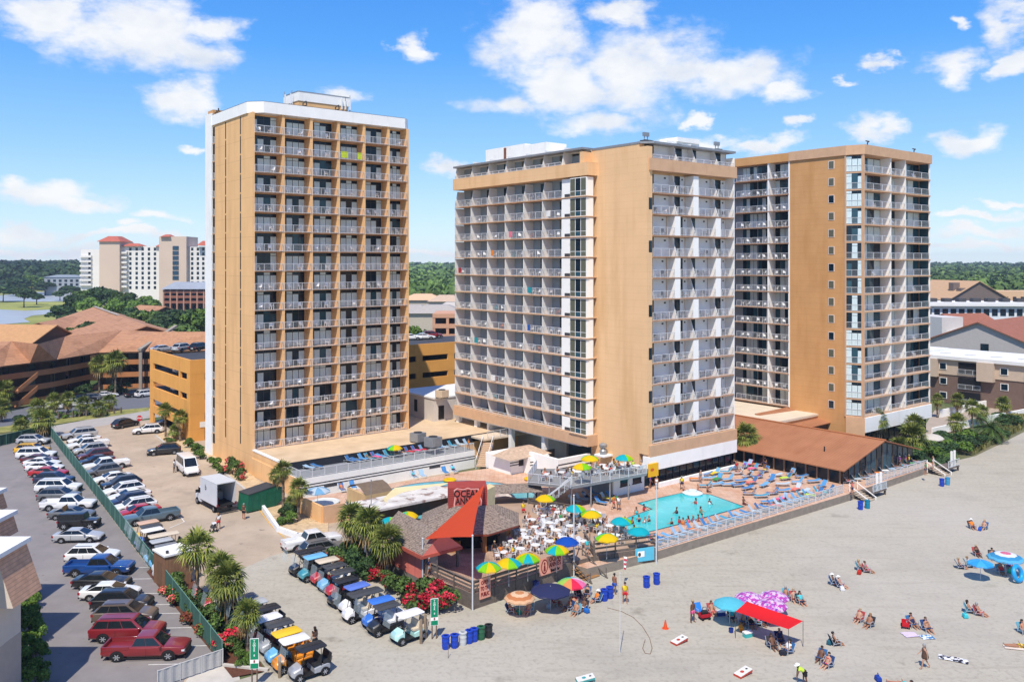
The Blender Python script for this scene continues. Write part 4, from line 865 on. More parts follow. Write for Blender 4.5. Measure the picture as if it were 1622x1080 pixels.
# ------------------------------------------------------------------ grey metal upper deck
UD = [G(836, 764, 3.7), G(905, 771, 3.7), G(1024, 750, 3.7), G(1027, 742, 3.7), G(945, 742, 3.7), G(850, 742, 3.7)]
UP = thing('upper_deck', 'raised grey metal deck with railings between patio and cream tower', 'deck', (UD[0].x, UD[0].y, 0), 0); o0 = Vector((UD[0].x, UD[0].y, 0))
mb = MB(); mb.prism([((p-o0).x, (p-o0).y) for p in UD], 3.45, 3.7, GALV, M('deck_floor_grey', (126, 128, 130), .8, .12, 1)); mb.build('platform', UP)
for a, b in ((0, 1), (1, 2)):
    p, q = UD[a]-o0, UD[b]-o0; d = q-p; d.z = 0; k = max(1, round(d.length/2.6))
    for i in range(k):
        link(rail_mesh(d.length/k, 1.1), 'railing', UP, loc=(p.x+d.x*i/k, p.y+d.y*i/k, 3.7), rz=math.atan2(d.y, d.x))
        c = p+d*(i/k); wallbox(UP, 'support_post', (c.x-.08, c.y+.1, ZP), (c.x+.08, c.y+.26, 3.45), GALV)
p, q = UD[5]-o0, UD[0]-o0; d = q-p
for i in range(2): link(rail_mesh(Vector((d.x, d.y, 0)).length/2, 1.1), 'railing', UP, loc=(p.x+d.x*i/2, p.y+d.y*i/2, 3.7), rz=math.atan2(d.y, d.x))
MS = thing('metal_stair', 'grey metal stair with bright handrails descending from the upper deck to the patio', 'stair', (0, 0, 0), 0); tp, bt = G(905, 770, 3.7), G(858, 806, ZP); d = bt-tp; sd_ = Vector((-d.y, d.x, 0)).normalized()*.8; MS.location = (bt.x, bt.y, 0)
b0 = Vector((bt.x, bt.y, 0)); ns = 14
for i in range(ns): p = tp+d*(i/ns)-b0; MB().par(p-sd_, sd_*2, Vector((d.x, d.y, 0))/ns*1.1, (0, 0, .06), GALV).build('step', MS)
for s in (-1, 0, 1):
    mb = MB(); mb.path([tp+sd_*s+Vector((0, 0, 1))-b0, bt+sd_*s+Vector((0, 0, 1))-b0], .055, METAL)
    for k in range(6): q = tp+sd_*s+d*(k/5)-b0; mb.tube(q, q+Vector((0, 0, 1)), .035, None, METAL, 6)
    mb.build('handrail', MS)
PB = thing('pool_bar', 'white block bar with dark windows tucked under the upper deck beside the pool', 'building', G(1026, 775, ZP), ANG)
mb = MB(); mb.box((-5.8, .3, 0), (-.3, .6, 2.5), WHITE); mb.box((-5.8, .6, 0), (-5.4, 6, 2.5), M('pool_bar_grey', (150, 158, 166), .9, .08)); mb.box((-.6, .6, 0), (-.3, 4, 2.5), WHITE); mb.build('wall', PB)
for x in (-4.6, -2.4): wallbox(PB, 'window', (x, .24, 1.05), (x+1.5, .296, 2.1), GLASS); wallbox(PB, 'window_sill', (x-.1, .2, .95), (x+1.6, .3, 1.04), BLACK)
# ------------------------------------------------------------------ parking garage, motel, far buildings
GA = G(301, 700)
GG = thing('parking_garage', 'orange four level parking garage with cars on its roof, behind the white-topped tower', 'garage', GA, ANG)
GL, GW, GH = 68, 22.5, 13.4; lv = [3.2, 6.55, 9.85]
yE = along(237.5, GA, V)
mb = MB(); mb.box((.5, .5, 12.0), (GL-.3, yE-.3, 12.35), DGREY)
for z in lv: mb.box((.5, .5, z-.3), (GL-.3, yE-.3, z), M('garage_floor', (120, 116, 112), .9, .1))
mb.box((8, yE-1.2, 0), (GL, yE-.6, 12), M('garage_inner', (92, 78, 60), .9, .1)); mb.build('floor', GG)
def gwall(x0, x1, z0, z1, face):
    if face == 'f': return MB().box((x0, -.02, z0), (x1, .35, z1), ORANGE).build('wall', GG)
    return MB().box((-.02, x0, z0), (.35, x1, z1), ORANGE).build('wall', GG)
for z0, z1 in ((12.0-.9, GH), (7.75, 10.0), (4.5, 6.7), (2.0, 3.4)):
    mb = MB(); mb.box((-.02, .36, z0), (.35, yE, z1), ORANGE); mb.box((-.02, -.02, z0), (GL, .35, z1), ORANGE); mb.build('parapet_band', GG)
for y0, y1 in ((.36, 1.6), (5.0, 5.9), (yE-2, yE)): wallbox(GG, 'pier', (.0, y0, 0), (.33, y1, 13.2), ORANGE)
for x in [0, 4.5, 12.5, 20, 28, 36, 43.5, 51, 59, 66.5]: wallbox(GG, 'pier', (x+.0, .0, 0), (x+2.4 if x == 0 else x+1.5, .33, 13.2), ORANGE)
wallbox(GG, 'entrance_wall', (-.02, 1.61, 0), (.3, 4.9, 2.0), ORANGE)
wallbox(GG, 'sign_panel', (1.6, -.08, 2.2), (3.4, -.025, 3.1), WHITE)
# motel with long tan balconies
TANR = SHINGLE
fp = [G(-60, 590, 8.8), G(0, 578, 8.8), G(43, 573, 8.8), G(84, 568, 8.8), G(154, 556.6, 8.8), G(226, 555, 8.8), G(330, 553, 8.8)]
MO = thing('motel', 'brown three storey motel with tan balcony bands and shingle roofs across the road', 'motel', (fp[2].x, fp[2].y, 0), 0); mo = Vector((fp[2].x, fp[2].y, 0))
fl = [Vector((p.x, p.y, 0))-mo for p in fp]; back = Vector((-.45, .9, 0)).normalized()
for a, b in zip(fl, fl[1:]):
    d = (b-a).normalized(); n = Vector((d.y, -d.x, 0)); i_ = -n
    mb = MB(); mb.par(a+i_*1.8, b-a, i_*14, (0, 0, 8.8), BROWNW); mb.build('wall', MO)
    for z in (2.7, 5.6): MB().par(a+Vector((0, 0, z-.1))+i_*.12, b-a, i_*1.6, (0, 0, .2), BROWNW).build('walkway', MO); MB().par(a+Vector((0, 0, z)), b-a, i_*.11, (0, 0, 1.15), BALCB).build('balcony_band', MO)
    MB().par(a+Vector((0, 0, .05)), b-a, i_*.11, (0, 0, 1.0), BALCB).build('balcony_band', MO)
    k = max(1, round((b-a).length/4.5))
    for j in range(k):
        p = a+(b-a)*(j/k); MB().par(p+d*.1+i_*.02, d*.18, i_*.18, (0, 0, 8.6), BLACK).build('post', MO)
        for z in (.3, 3.0, 5.9):
            q = p+d*((b-a).length/k*.3)+i_*1.74+Vector((0, 0, z)); MB().par(q, d*1.5, i_*.05, (0, 0, 2.1), GLASS if (j+int(z)) % 3 else CURT2).build('window', MO)
            q = q+d*1.7; MB().par(q, d*.9, i_*.05, (0, 0, 2.1), M('brown_door', (70, 52, 42), .7, .1)).build('door', MO)
rdg = [G(-60, 545, 12.6), G(18, 541, 12.6), G(60, 548, 12.3), G(103, 532, 12.8), G(194, 522, 12.8), G(250, 526, 12.6), G(340, 526, 12.6)]
rl = [Vector((p.x, p.y, 12.7))-mo for p in rdg]
for i in range(len(fl)-1):
    a, b = fl[i], fl[i+1]; d = (b-a).normalized(); n = Vector((d.y, -d.x, 0)); a2, b2 = a+n*.9+Vector((0, 0, 8.65)), b+n*.9+Vector((0, 0, 8.65))
    mb = MB(); mb.poly([a2, b2, rl[i+1], rl[i]], TANR); bk = Vector((-3, 16, -4.1)); mb.poly([rl[i], rl[i+1], rl[i+1]+bk, rl[i]+bk], TANR)
    mb.poly([a2+Vector((0, 0, -.3)), b2+Vector((0, 0, -.3)), b2, a2], BROWNW); mb.poly([a2+Vector((0, 0, -.02)), a+(-n)*3+Vector((0, 0, 8.63)), b+(-n)*3+Vector((0, 0, 8.63)), b2+Vector((0, 0, -.02))], BROWNW); mb.build('roof', MO)
p = G(226, 557, 8.6); w = Vector((p.x, p.y, 0))-mo; MB().par(w+Vector((-.4, -1.2, 0)), (.7, 0, 0), (0, .5, 0), (0, 0, 9.2), M('grey_fin', (150, 142, 130), .9, .08)).par(w+Vector((-.6, -1.4, 8.9)), (.9, 0, 0), (1.8, 17, 4.3), (0, 0, .5), MATS['grey_fin']).build('roof_fin', MO)
for i in range(2):
    s = Vector((G(30, 700).x, 0, 0)); q = fl[1]+(fl[2]-fl[1])*.35+Vector((1.6, -1.4, .2+2.8*i)); MB().par(q, (1.6, 4.2, 2.7), (1.1, -.4, 0), (0, 0, .25), BALCB).par(q+Vector((1.1, -.4, .2)), (1.6, 4.2, 2.7), (.12, -.04, 0), (0, 0, .95), BALCB).build('outside_stair', MO)
def gable(name, lab, cat, ridge0, ridge1, half, drop, base, wm, rm_, ov=.6, group=None, parts=None):
    """Gable roofed building: ridge between two points, half width, eave drop, ground height."""
    r0, r1 = Vector(ridge0), Vector(ridge1); d = r1-r0; d.z = 0; L_ = d.length; t = thing(name, lab, cat, (r0.x, r0.y, base), math.atan2(d.y, d.x), group)
    h = r0.z-base; mb = MB(); e = h-drop; mb.box((0, -half, 0), (L_, half, e), wm)
    for x in (0, L_): mb.poly([(x, -half, e), (x, half, e), (x, 0, h-.02)], wm)
    mb.build('wall', t); mb = MB()
    for s in (-1, 1): mb.par((-ov, 0, h), (L_+2*ov, 0, 0), (0, s*(half+ov), -drop*(half+ov)/half), (0, 0, .25), rm_)
    mb.build('roof', t); return t
ORR = M('orange_shingle', (186, 142, 98), .95, .12, 1)
gable('motel_wing', 'orange roofed motel wing at the left picture edge behind the nearer motel', 'building', G(-40, 514, 11.5), G(88, 516, 11.5), 9, 4, 0, BROWNW, ORR)
t = gable('motel_wing', 'large brown gable roof with grey ridge strip beyond the motel, left of the trees', 'building', G(150, 487, 13), G(232, 520, 12.5), 15, 5, 0, BROWNW, TANR)
MB().box((-.8, -.5, 13.3), (60, .5, 13.45), M('grey_ridge', (168, 158, 146), .8, .1)).build('ridge_strip', t)
gable('motel_wing', 'brown roofed gable wing far left beside the marsh grass', 'building', G(62, 512, 11), G(116, 497, 12), 12, 4, 0, BROWNW, TANR)
gable('motel_wing', 'small brown gable roof in the trees below the brick building', 'building', G(222, 484, 12), G(262, 486, 12), 9, 3.5, 0, BROWNW, TANR)
# far hotel
HO = thing('hotel', 'far white and beige hotel with red tiled tower roofs beyond the marsh', 'hotel', Vector(((128-CX)*550/F, 550, 0)), 0); S = 550/F
hx = lambda px: (px-128)*S; hz = lambda py: CH+(HY-py)*S
HW, HB, RT = M('hotel_white', (224, 220, 216), .9, .05, .05), M('hotel_beige', (206, 184, 166), .9, .05, .05), M('red_tile', (176, 96, 78), .9, .12, .3)
for nm, x0, x1, y0, dep, m in (('wing', 128, 163, 395, 20, HW), ('corner_tower', 162, 194, 383, 24, HB), ('wing', 194, 258, 390, 20, HW), ('stair_tower', 256, 299, 375, 24, HB), ('wing', 299, 345, 391, 20, HW)):
    mb = MB(); mb.box((hx(x0), -(dep-20), 0), (hx(x1), 16, hz(y0)), m); mb.build(nm, HO)
def hip(x0, x1, y0, y1, z, h, m, parent, nm='tower_roof', o=1.2):
    mb = MB(); a = [(x0-o, y0-o, z), (x1+o, y0-o, z), (x1+o, y1+o, z), (x0-o, y1+o, z)]; c, e = (x0+x1)/2, (y0+y1)/2; w, v = (x1-x0)*.22, (y1-y0)*.22
    b = [(c-w, e-v, z+h), (c+w, e-v, z+h), (c+w, e+v, z+h), (c-w, e+v, z+h)]
    for i in range(4): j = (i+1) % 4; mb.poly([a[i], a[j], b[j], b[i]], m)
    mb.poly(b, m); mb.poly(a[::-1], m); return mb.build(nm, parent)
hip(hx(162), hx(194), -4, 12, hz(383), 3.6, RT, HO)
hip(hx(262), hx(272), -4.6, 4, hz(375.5), 1.6, RT, HO); hip(hx(196), hx(224), -.6, 6, hz(390), 1.8, RT, HO); hip(hx(250), hx(257), -.6, 6, hz(390.5), 1.6, RT, HO); hip(hx(318), hx(330), -3, 6, hz(389), 3, RT, HO)
wm_ = MB().box((-.75, -.08, 0), (.75, -.01, 1.9), GLASS).mesh('window')
for j in range(9):
    for x in (206.5, 216.5, 226, 236, 245.5, 255, 304.5, 313.5, 322): link(wm_, 'window', HO, loc=(hx(x), 0, hz(397+7.6*j)))
for j in range(8): wallbox(HO, 'balcony', (hx(194), -2.2, hz(402+7.6*j)), (hx(203), -.1, hz(402+7.6*j)+1.3), HW)
for j in range(7): wallbox(HO, 'balcony', (hx(128), -1.6, hz(408+7.4*j)), (hx(146), -.1, hz(408+7.4*j)+1.2), HW); wallbox(HO, 'window', (hx(140), -.12, hz(404+7.4*j)), (hx(143.5), -.02, hz(400+7.4*j)), GLASS)
for j in range(7): wallbox(HO, 'stair_glass', (hx(277.5), -4.3, hz(396+7.8*j)), (hx(287), -4.02, hz(390+7.8*j)), M('blue_glass', (40, 70, 92), .15, .1))
BK = thing('brick_building', 'brick three storey building with grey metal roof below the far hotel', 'building', Vector(((258-CX)*460/F, 460, 0)), 0); S2 = 460/F; BRK = M('brick_balcony', (142, 92, 76), .9, .12, 1); q = lambda px: (px-258)*S2; r_ = lambda py: CH+(HY-py)*S2
mb = MB(); mb.box((0, 2, 0), (30, 16, r_(458)), BLACK); mb.build('wall', BK); mb = MB(); mb.poly([(-1, -1, r_(458)), (31, -1, r_(458)), (31, 9, r_(447)), (3, 9, r_(447))], M('grey_metal_roof', (150, 156, 164), .6, .1, .2)); mb.poly([(31, 18, r_(458)), (-1, 18, r_(458)), (3, 9, r_(447)), (31, 9, r_(447))], MATS['grey_metal_roof']); mb.build('roof', BK)
for j, y in enumerate((463.5, 471.5, 480)): wallbox(BK, 'balcony', (0, 0, r_(y)-.2), (30, 1.9, r_(y)+1.1), BRK)
for i in range(9): wallbox(BK, 'pier', (i*3.6, -.06, 0), (i*3.6+.7, 1.8, r_(459)), M('brick_pier', (176, 132, 110), .9, .1))
CB = thing('condo_building', 'low grey condominium half hidden in the woods at far left', 'building', Vector(((70-CX)*760/F, 760, 0)), 0)
mb = MB(); mb.box((0, 0, 0), (33, 12, 16.5), M('condo_grey', (150, 156, 160), .9, .1, .1)); mb.build('wall', CB); hip(0, 33, 0, 12, 16.5, 2, M('condo_roof', (130, 140, 150), .9, .1), CB, 'roof', .8)
for j in range(2):
    for i in range(6): wallbox(CB, 'window', (3+i*5, -.2, 9+j*3.4), (5.4+i*5, -.02, 11+j*3.4), GLASS)
# middle gap houses
for i, (px, py, dd, hw, m, lab) in enumerate([(668, 466, 430, 13, M('sand_roof', (206, 172, 140), .95, .12), 'far sandy roofed house at the forest edge between the towers'), (705, 468, 420, 10, M('tan_roof', (190, 166, 144), .95, .12), 'far tan roofed house next to the middle tower edge'), (652, 484, 360, 10, M('grey_roof', (166, 160, 154), .95, .12), 'far grey roofed house beside the left tower edge'), (690, 484, 330, 13, MATS['grey_roof'], 'wider grey roofed house above the pinkish parking deck'), (716, 480, 350, 9, M('pale_roof', (184, 178, 170), .95, .12), 'pale roofed house partly hidden by the cream tower')]):
    z = CH+(HY-py)*dd/F; t = thing('house', lab, 'house', Vector(((px-CX)*dd/F, dd, 0)), 0, 'houses at the forest edge'); w = hw
    wallbox(t, 'wall', (-w*.8, 0, 0), (w*.8, 14, z-3), M('house_wall', (186, 176, 160), .9, .08)); hip(-w*.8, w*.8, 0, 14, z-3, 3, m, t, 'roof', 1)
PD = thing('parking_deck', 'small pinkish parking deck between the houses and the cream tower', 'garage', Vector(((685-CX)*250/F, 250, 0)), 0); zt = CH+(HY-497)*250/F
PKP = M('pink_concrete', (200, 152, 122), .9, .08)
for j in range(4): wallbox(PD, 'deck_band', (0, -.1, zt-1.2-3*j), (18, 16, zt-3*j), PKP)
for i in range(5): wallbox(PD, 'pier', (i*4, .0, 0), (i*4+.8, .6, zt-.3), PKP)
wallbox(PD, 'inner_wall', (.5, 4, 0), (17.5, 15, zt-.4), DGREY)
# right side buildings
R1 = G(1483, 636); AP = thing('apartment_building', 'brown and tan three storey apartment house with white roof beside the dune palms', 'building', R1, ANG)
BRN, TANP = M('brown_siding', (118, 96, 86), .9, .1, 1), M('tan_siding', (196, 176, 156), .9, .06, 1)
mb = MB(); mb.box((0, -40, 0), (16, 14, 6.0), BRN); mb.build('wall', AP); mb = MB(); mb.box((-.15, -40, 6.0), (16, 14, 9.2), TANP); mb.build('upper_wall', AP)
mb = MB(); mb.box((-.8, -41, 9.2), (16.6, 15, 9.9), ROOFW); mb.box((-.8, 2, 9.9), (10, 15, 10.6), ROOFW); mb.build('roof', AP)
for i in range(9): MB().lathe([(0, 10.0), (1.1, 9.99), (1.2, 9.91), (0, 9.905)], M('roof_stain', (190, 190, 188), .9, .1), 10, (5, -36+i*5.2, 0)).build('roof_drain', AP)
wn = MB().box((-.12, -.75, 0), (-.02, .75, 1.4), WHITE).box((-.14, -.62, .1), (-.1, .62, 1.3), GLASS).mesh('window')
for i, y in enumerate((9.5, -1.5, -13.5, -25)):
    for z in (.9, 3.9, 7.0): link(wn, 'window', AP, loc=(-.16 if z > 6 else 0, y, z))
for i, y in enumerate((4.2, -6.8, -19.5, -31)):
    for z in (.3, 3.3, 6.4):
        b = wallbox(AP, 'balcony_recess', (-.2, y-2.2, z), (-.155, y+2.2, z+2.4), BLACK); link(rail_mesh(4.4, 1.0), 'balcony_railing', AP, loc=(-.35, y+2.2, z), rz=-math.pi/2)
for y in (1, -10.2): wallbox(AP, 'bump_out', (-1.2, y-1.6, 5.4), (-.16, y+1.6, 9.19), TANP)
gh = gable('gabled_house', 'large grey gabled house with red-brown roof behind the white roofed apartments', 'house', G(1550, 511, 13.5), G(1660, 497, 13.5), 13.5, 5.5, 0, M('grey_siding', (176, 172, 170), .9, .05), M('red_shingle', (150, 96, 76), .95, .12, 1), .8)
for x in (2, 6): pass
for i in range(4): wallbox(gh, 'window', (3+i*3.2, -13.62, 4.2), (5.4+i*3.2, -13.5, 6.4), GLASS)
MB().box((-.1, -2.5, 6), (-.02, -.5, 8), GLASS).build('window', gh)
t = gable('white_house', 'white flat walled house with red-brown roof at the ochre tower edge', 'house', G(1494, 498, 12.5), G(1556, 497, 12.5), 7, 3, 0, M('pale_wall', (206, 202, 198), .9, .05), MATS['red_shingle'], .6)
wallbox(t, 'parapet_wall', (-8, -9, 0), (-.2, 6, 12.2), MATS['pale_wall']); wallbox(t, 'balcony', (-6, -11, 6.3), (9, -9.1, 7.4), WHITE); wallbox(t, 'balcony', (-6, -11, 3), (9, -9.1, 4.0), WHITE)
LW = thing('flat_roof_motel', 'long white flat roofed motel with a row of dark windows below the forest', 'building', Vector(((1462-CX)*300/F, 300, 0)), -.06)
zt = CH+(HY-479)*300/F; mb = MB(); mb.box((0, 0, 0), (48, 14, zt-1.2), M('motel_white', (214, 218, 222), .9, .05)); mb.build('wall', LW); mb = MB(); mb.box((-.5, -1.5, zt-1.2), (48.5, 15, zt), ROOFW); mb.build('roof', LW)
for i in range(17): wallbox(LW, 'window', (1+i*2.8, -.12, zt-4.6), (2.9+i*2.8, -.02, zt-2.2), GLASS)
for i in range(9): wallbox(LW, 'roof_unit', (4+i*5, 4, zt+.004), (6.6+i*5, 7, zt+1.3), DGREY)
t = gable('gabled_house', 'wide brown gabled lodge with taupe shingle roof in front of the right forest', 'building', G(1478, 444, 22), G(1550, 446, 22), 14, 7, 0, M('taupe_siding', (118, 104, 96), .9, .08), M('taupe_roof', (186, 152, 118), .95, .1), .7)
for s in (0, 1): wallbox(t, 'chimney', (18+s*4, -8, 8), (20.5+s*4, -5, 21.5-s*2), MATS['taupe_siding'])
TB = thing('tan_block', 'small tan flat block with little windows at the right edge below the forest', 'building', Vector(((1574-CX)*390/F, 390, 0)), 0); zt = CH+(HY-461)*390/F
wallbox(TB, 'wall', (0, 0, 0), (24, 12, zt), M('tan_wall', (212, 176, 140), .9, .06))
for i in range(6):
    for j in range(2): wallbox(TB, 'window', (1.5+i*3.6, -.12, zt-4-j*3.4), (3+i*3.6, -.02, zt-2.6-j*3.4), BLACK)
# low garden walls by the right tower
GWL = thing('garden_wall', 'low white garden wall and terrace among the palms right of the ochre tower', 'wall', G(1478, 690), 0); w0 = G(1478, 690)
mb = MB(); wl(mb, Vector((0, 0, 0)), G(1560, 672)-w0, 0, 1.3, .3, WHITE); wl(mb, G(1560, 672)-w0, G(1640, 656)-w0, 0, 1.4, .3, WHITE); wl(mb, G(1490, 662)-w0, G(1590, 640)-w0, 0, 1.5, .3, WHITE); mb.build('wall_panel', GWL)
tri_fill(sheet('garden_terrace', [(1395, 722), (1442, 700), (1478, 690), (1560, 672), (1640, 655), (1640, 630), (1480, 650), (1455, 690)], M('terrace_paving', (170, 156, 142), .9, .12, .6), .1))
# near motel at the lower left
for k, (px, lab) in enumerate([(0, 'a'), (1, 'b'), (2, 'c')]): pass
NM = thing('motel', 'beige motel with white flat roof and slanted brown shingle eaves, lower left corner', 'motel', Vector((-33.6, 58.6, 0)), 0)
BEI, MANS = M('beige_stucco', (206, 192, 176), .9, .06, .6), M('brown_shake', (200, 156, 126), .95, .2, 2, extra=mixin((150, 112, 90), lines(.25, .05, 2, .5)))
for k in range(3):
    ox, oy = -4.6*k, 6.4*k; ya = -9 if k == 0 else -5; far = k > 0; zl = 9.0 if far else 7.1; wx = ox-(1.8 if far else 0)
    mb = MB(); mb.box((wx-12, oy+ya, 0), (wx, oy-(2 if far else 0), 7.6), BEI); mb.build('wall', NM); wallbox(NM, 'lower_wall', (wx-.01, oy+ya, 0), (wx+.02, oy+.02-(2 if far else 0), 4.2), M('taupe_stucco', (178, 162, 148), .9, .06))
    mb = MB(); mb.box((ox-12, oy+ya, 10.3), (ox+.55, oy+.3, 10.6), ROOFW); mb.build('roof', NM)
    mb = MB(); e = (ox+1.25, oy); a = [(ox+.3, oy+.1, 10.29), (ox+.3, oy-3.3, 10.29), (ox+(.7 if far else 1.4), oy-3.3, zl), (ox+(.7 if far else 1.4), oy+.1, zl)]; mb.poly(a[::-1], MANS); mb.poly([a[0], a[3], (ox+.0, oy+.1, zl), (ox+.0, oy+.1, 10.29)], BEI); mb.poly([a[1], (ox, oy-3.3, 10.29), (ox, oy-3.3, zl), a[2]], BEI); mb.poly([a[2], (ox, oy-3.3, zl), (ox, oy+.1, zl), a[3]], BEI); mb.build('slanted_eave', NM)
    wallbox(NM, 'upper_wall', (wx-12, oy+ya, 7.6), (wx, oy-(2 if far else 0), 10.29), BEI)
    if far: wallbox(NM, 'post', (ox-.1, oy-.3, 0), (ox+.1, oy-.1, 9.0), BEI); link(rail_mesh(3, 1.0), 'balcony_railing', NM, loc=(ox, oy-3.2, 6.4), rz=math.pi/2)
    for z in (1.6, 4.9, 8.0):
        w_ = wallbox(NM, 'window', (wx+.02, oy-5.6, z), (wx+.08, oy-4.0, z+1.7), M('teal_pane', (96, 150, 160), .2, .2)); wallbox(NM, 'wall_unit', (wx+.02, oy-5.4, z-.7), (wx+.2, oy-4.4, z-.2), M('unit_grey', (120, 106, 96), .8, .1))
# green screened fence
FA, FB_ = G(78, 689), G(352, 1052)
def screen_fence(a, b, lab, h, m, pm, seg=3.0, nm='screen_fence'):
    a, b = Vector((a.x, a.y, 0)), Vector((b.x, b.y, 0)); d = b-a; L_ = d.length; t = thing(nm, lab, 'fence', a, math.atan2(d.y, d.x)); k = round(L_/seg)
    for i in range(k+1): x = i*L_/k; MB().tube((x, 0, 0), (x, 0, h+.08), .04, None, pm, 6).build('post', t)
    for i in range(k):
        mb = MB(); x0, x1 = i*L_/k+.04, (i+1)*L_/k-.04; n = 12
        for j in range(n):
            u, v = x0+(x1-x0)*j/n, x0+(x1-x0)*(j+1)/n; y = .03*math.sin(j*1.3+i); y2 = .03*math.sin((j+1)*1.3+i); mb.poly([(u, y, .08), (v, y2, .08), (v, y2, h), (u, y, h)], m)
        mb.build('screen', t)
    MB().tube((0, 0, h+.03), (L_, 0, h+.03), .03, None, pm, 6).build('top_rail', t); return t
GSC = M('green_screen', (58, 96, 86), .8, .12, 1.5); GPO = M('green_post', (104, 146, 132), .6, .1)
screen_fence(FA, FB_, 'long green screened fence dividing the two rows of parked cars', 1.75, GSC, GPO)
screen_fence(G(-40, 716), FA, 'short green screened fence at the far left end of the parking lot', 1.75, M('green_dark_screen', (40, 76, 66), .8, .12, 1.5), GPO)
WG = screen_fence(G(353, 1054), G(250, 1090), 'pale grey slatted fence at the near end of the parking lot', 1.2, M('pale_slat', (176, 174, 170), .8, .1, 6), M('pale_post', (196, 194, 190), .7, .05), 1.8, 'slat_fence')
RF = thing('rail_fence', 'low dark wooden rail fence along the grass verge by the motel lot', 'fence', G(82, 664), 0); o0 = G(82, 664); pp = [G(82+i*11, 664-i*.95)-o0 for i in range(11)]
for a in pp: MB().box((a.x-.12, a.y-.12, 0), (a.x+.12, a.y+.12, 1.2), WOOD).build('post', RF)
for a, b in zip(pp, pp[1:]): MB().tube(a+Vector((0, 0, .8)), b+Vector((0, 0, .8)), .07, None, WOOD, 6).build('rail', RF)
# ------------------------------------------------------------------ vegetation
LEAF = {}
def leafmat(nm, a, b, c=None):
    m = bpy.data.materials.new(nm); m.use_nodes = True; nt = m.node_tree; N = nt.nodes; L = nt.links; p = N['Principled BSDF']; p.inputs['Roughness'].default_value = .65; p.inputs['Specular IOR Level'].default_value = .25
    g = N.new('ShaderNodeNewGeometry'); mx = N.new('ShaderNodeMixRGB'); mx.inputs[1].default_value = (*lin(a), 1); mx.inputs[2].default_value = (*lin(b), 1)
    tc = N.new('ShaderNodeTexCoord'); n = N.new('ShaderNodeTexNoise'); n.inputs['Scale'].default_value = .45; n.inputs['Detail'].default_value = 3; L.new(tc.outputs['Object'], n.inputs['Vector'])
    ad = N.new('ShaderNodeMath'); ad.operation = 'ADD'; L.new(g.outputs['Random Per Island'], ad.inputs[0]); L.new(n.outputs[0], ad.inputs[1]); mr = N.new('ShaderNodeMapRange'); mr.inputs[1].default_value = .45; mr.inputs[2].default_value = 1.5; L.new(ad.outputs[0], mr.inputs[0])
    L.new(mr.outputs[0], mx.inputs[0]); oi = N.new('ShaderNodeObjectInfo'); hv = N.new('ShaderNodeHueSaturation'); L.new(mx.outputs[0], hv.inputs['Color']); vv = N.new('ShaderNodeMapRange'); vv.inputs[3].default_value = .8; vv.inputs[4].default_value = 1.2; L.new(oi.outputs['Random'], vv.inputs[0]); L.new(vv.outputs[0], hv.inputs['Value'])
    L.new(hv.outputs[0], p.inputs['Base Color']); p.inputs['Subsurface Weight'].default_value = 0
    return m
L_OAK = leafmat('oak_leaf', (38, 60, 26), (96, 122, 56)); L_DARK = leafmat('dark_leaf', (28, 50, 30), (72, 98, 52)); L_BRI = leafmat('bright_leaf', (50, 80, 28), (108, 136, 54)); L_PALM = leafmat('palm_leaf', (58, 80, 36), (140, 146, 66)); L_DRY = leafmat('dry_frond', (112, 92, 58), (160, 134, 86)); L_RED = leafmat('red_bloom', (170, 20, 40), (228, 60, 84)); L_PINK = leafmat('pink_bloom', (196, 60, 66), (226, 120, 110)); L_RUST = leafmat('rusty_leaf', (92, 42, 30), (140, 78, 52)); L_DUNE = leafmat('dune_leaf', (92, 96, 52), (150, 146, 92)); L_FOR = leafmat('forest_leaf', (48, 70, 36), (112, 140, 66))
BARK = M('bark', (84, 70, 58), .95, .25, 4); PTRUNK = M('palm_trunk', (132, 118, 102), .95, .3, 5, bump=.6, bscale=14, extra=mixin((78, 66, 56), lines(.22, .08, 2, .7)))
rng = np.random.default_rng(5)
def leaf_quads(c, nrm, size, rng, stretch=1.0, jit=.6):
    n = len(c); nn = nrm+rng.normal(0, jit, (n, 3)); nn /= np.linalg.norm(nn, axis=1, keepdims=True)+1e-9
    t = np.cross(nn, rng.normal(0, 1, (n, 3))); t /= np.linalg.norm(t, axis=1, keepdims=True)+1e-9; b = np.cross(nn, t)
    s = (size*rng.uniform(.6, 1.4, n))[:, None]; t = t*s*stretch; b = b*s
    return np.stack([c-t-b*.6, c+t*.8-b, c+t+b*.7, c-t*.7+b], axis=1)
def lump_pts(lumps, n, rng, inner=.25, flat=1.0):
    L_ = np.array(lumps); w = L_[:, 3]**2; k = rng.choice(len(L_), n, p=w/w.sum()); d = rng.normal(0, 1, (n, 3)); d /= np.linalg.norm(d, axis=1, keepdims=True); d[:, 2] = np.where(d[:, 2] < -.35, -d[:, 2], d[:, 2])
    r = (1-inner*rng.random(n)**2)[:, None]; return L_[k, :3]+d*L_[k, 3:4]*r*np.array([1, 1, flat]), d
def crown_mesh(name, R_, H_, n, size, seed, mat, mat2=None, f2=0, nl=9, topbias=True):
    r = np.random.default_rng(seed); lumps = []
    for i in range(nl):
        a = r.uniform(0, 6.28); q = R_*.62*math.sqrt(r.random()); z = r.uniform(.2, .8)*H_; lumps.append((q*math.cos(a), q*math.sin(a), z*(1-.35*q/R_), R_*r.uniform(.3, .5)))
    p, d = lump_pts(lumps, n, r, .45, .8); Q = leaf_quads(p, d, size, r); mi = np.zeros(len(p), int)
    if mat2: mi = ((r.random(len(p)) < f2*2) & (d[:, 2] > -.1) & (np.sin(p[:, 0]*2.1+p[:, 1]*1.7+seed) > -.2)).astype(int)
    return quads_mesh(name, Q, [mat]+([mat2] if mat2 else []), mi)
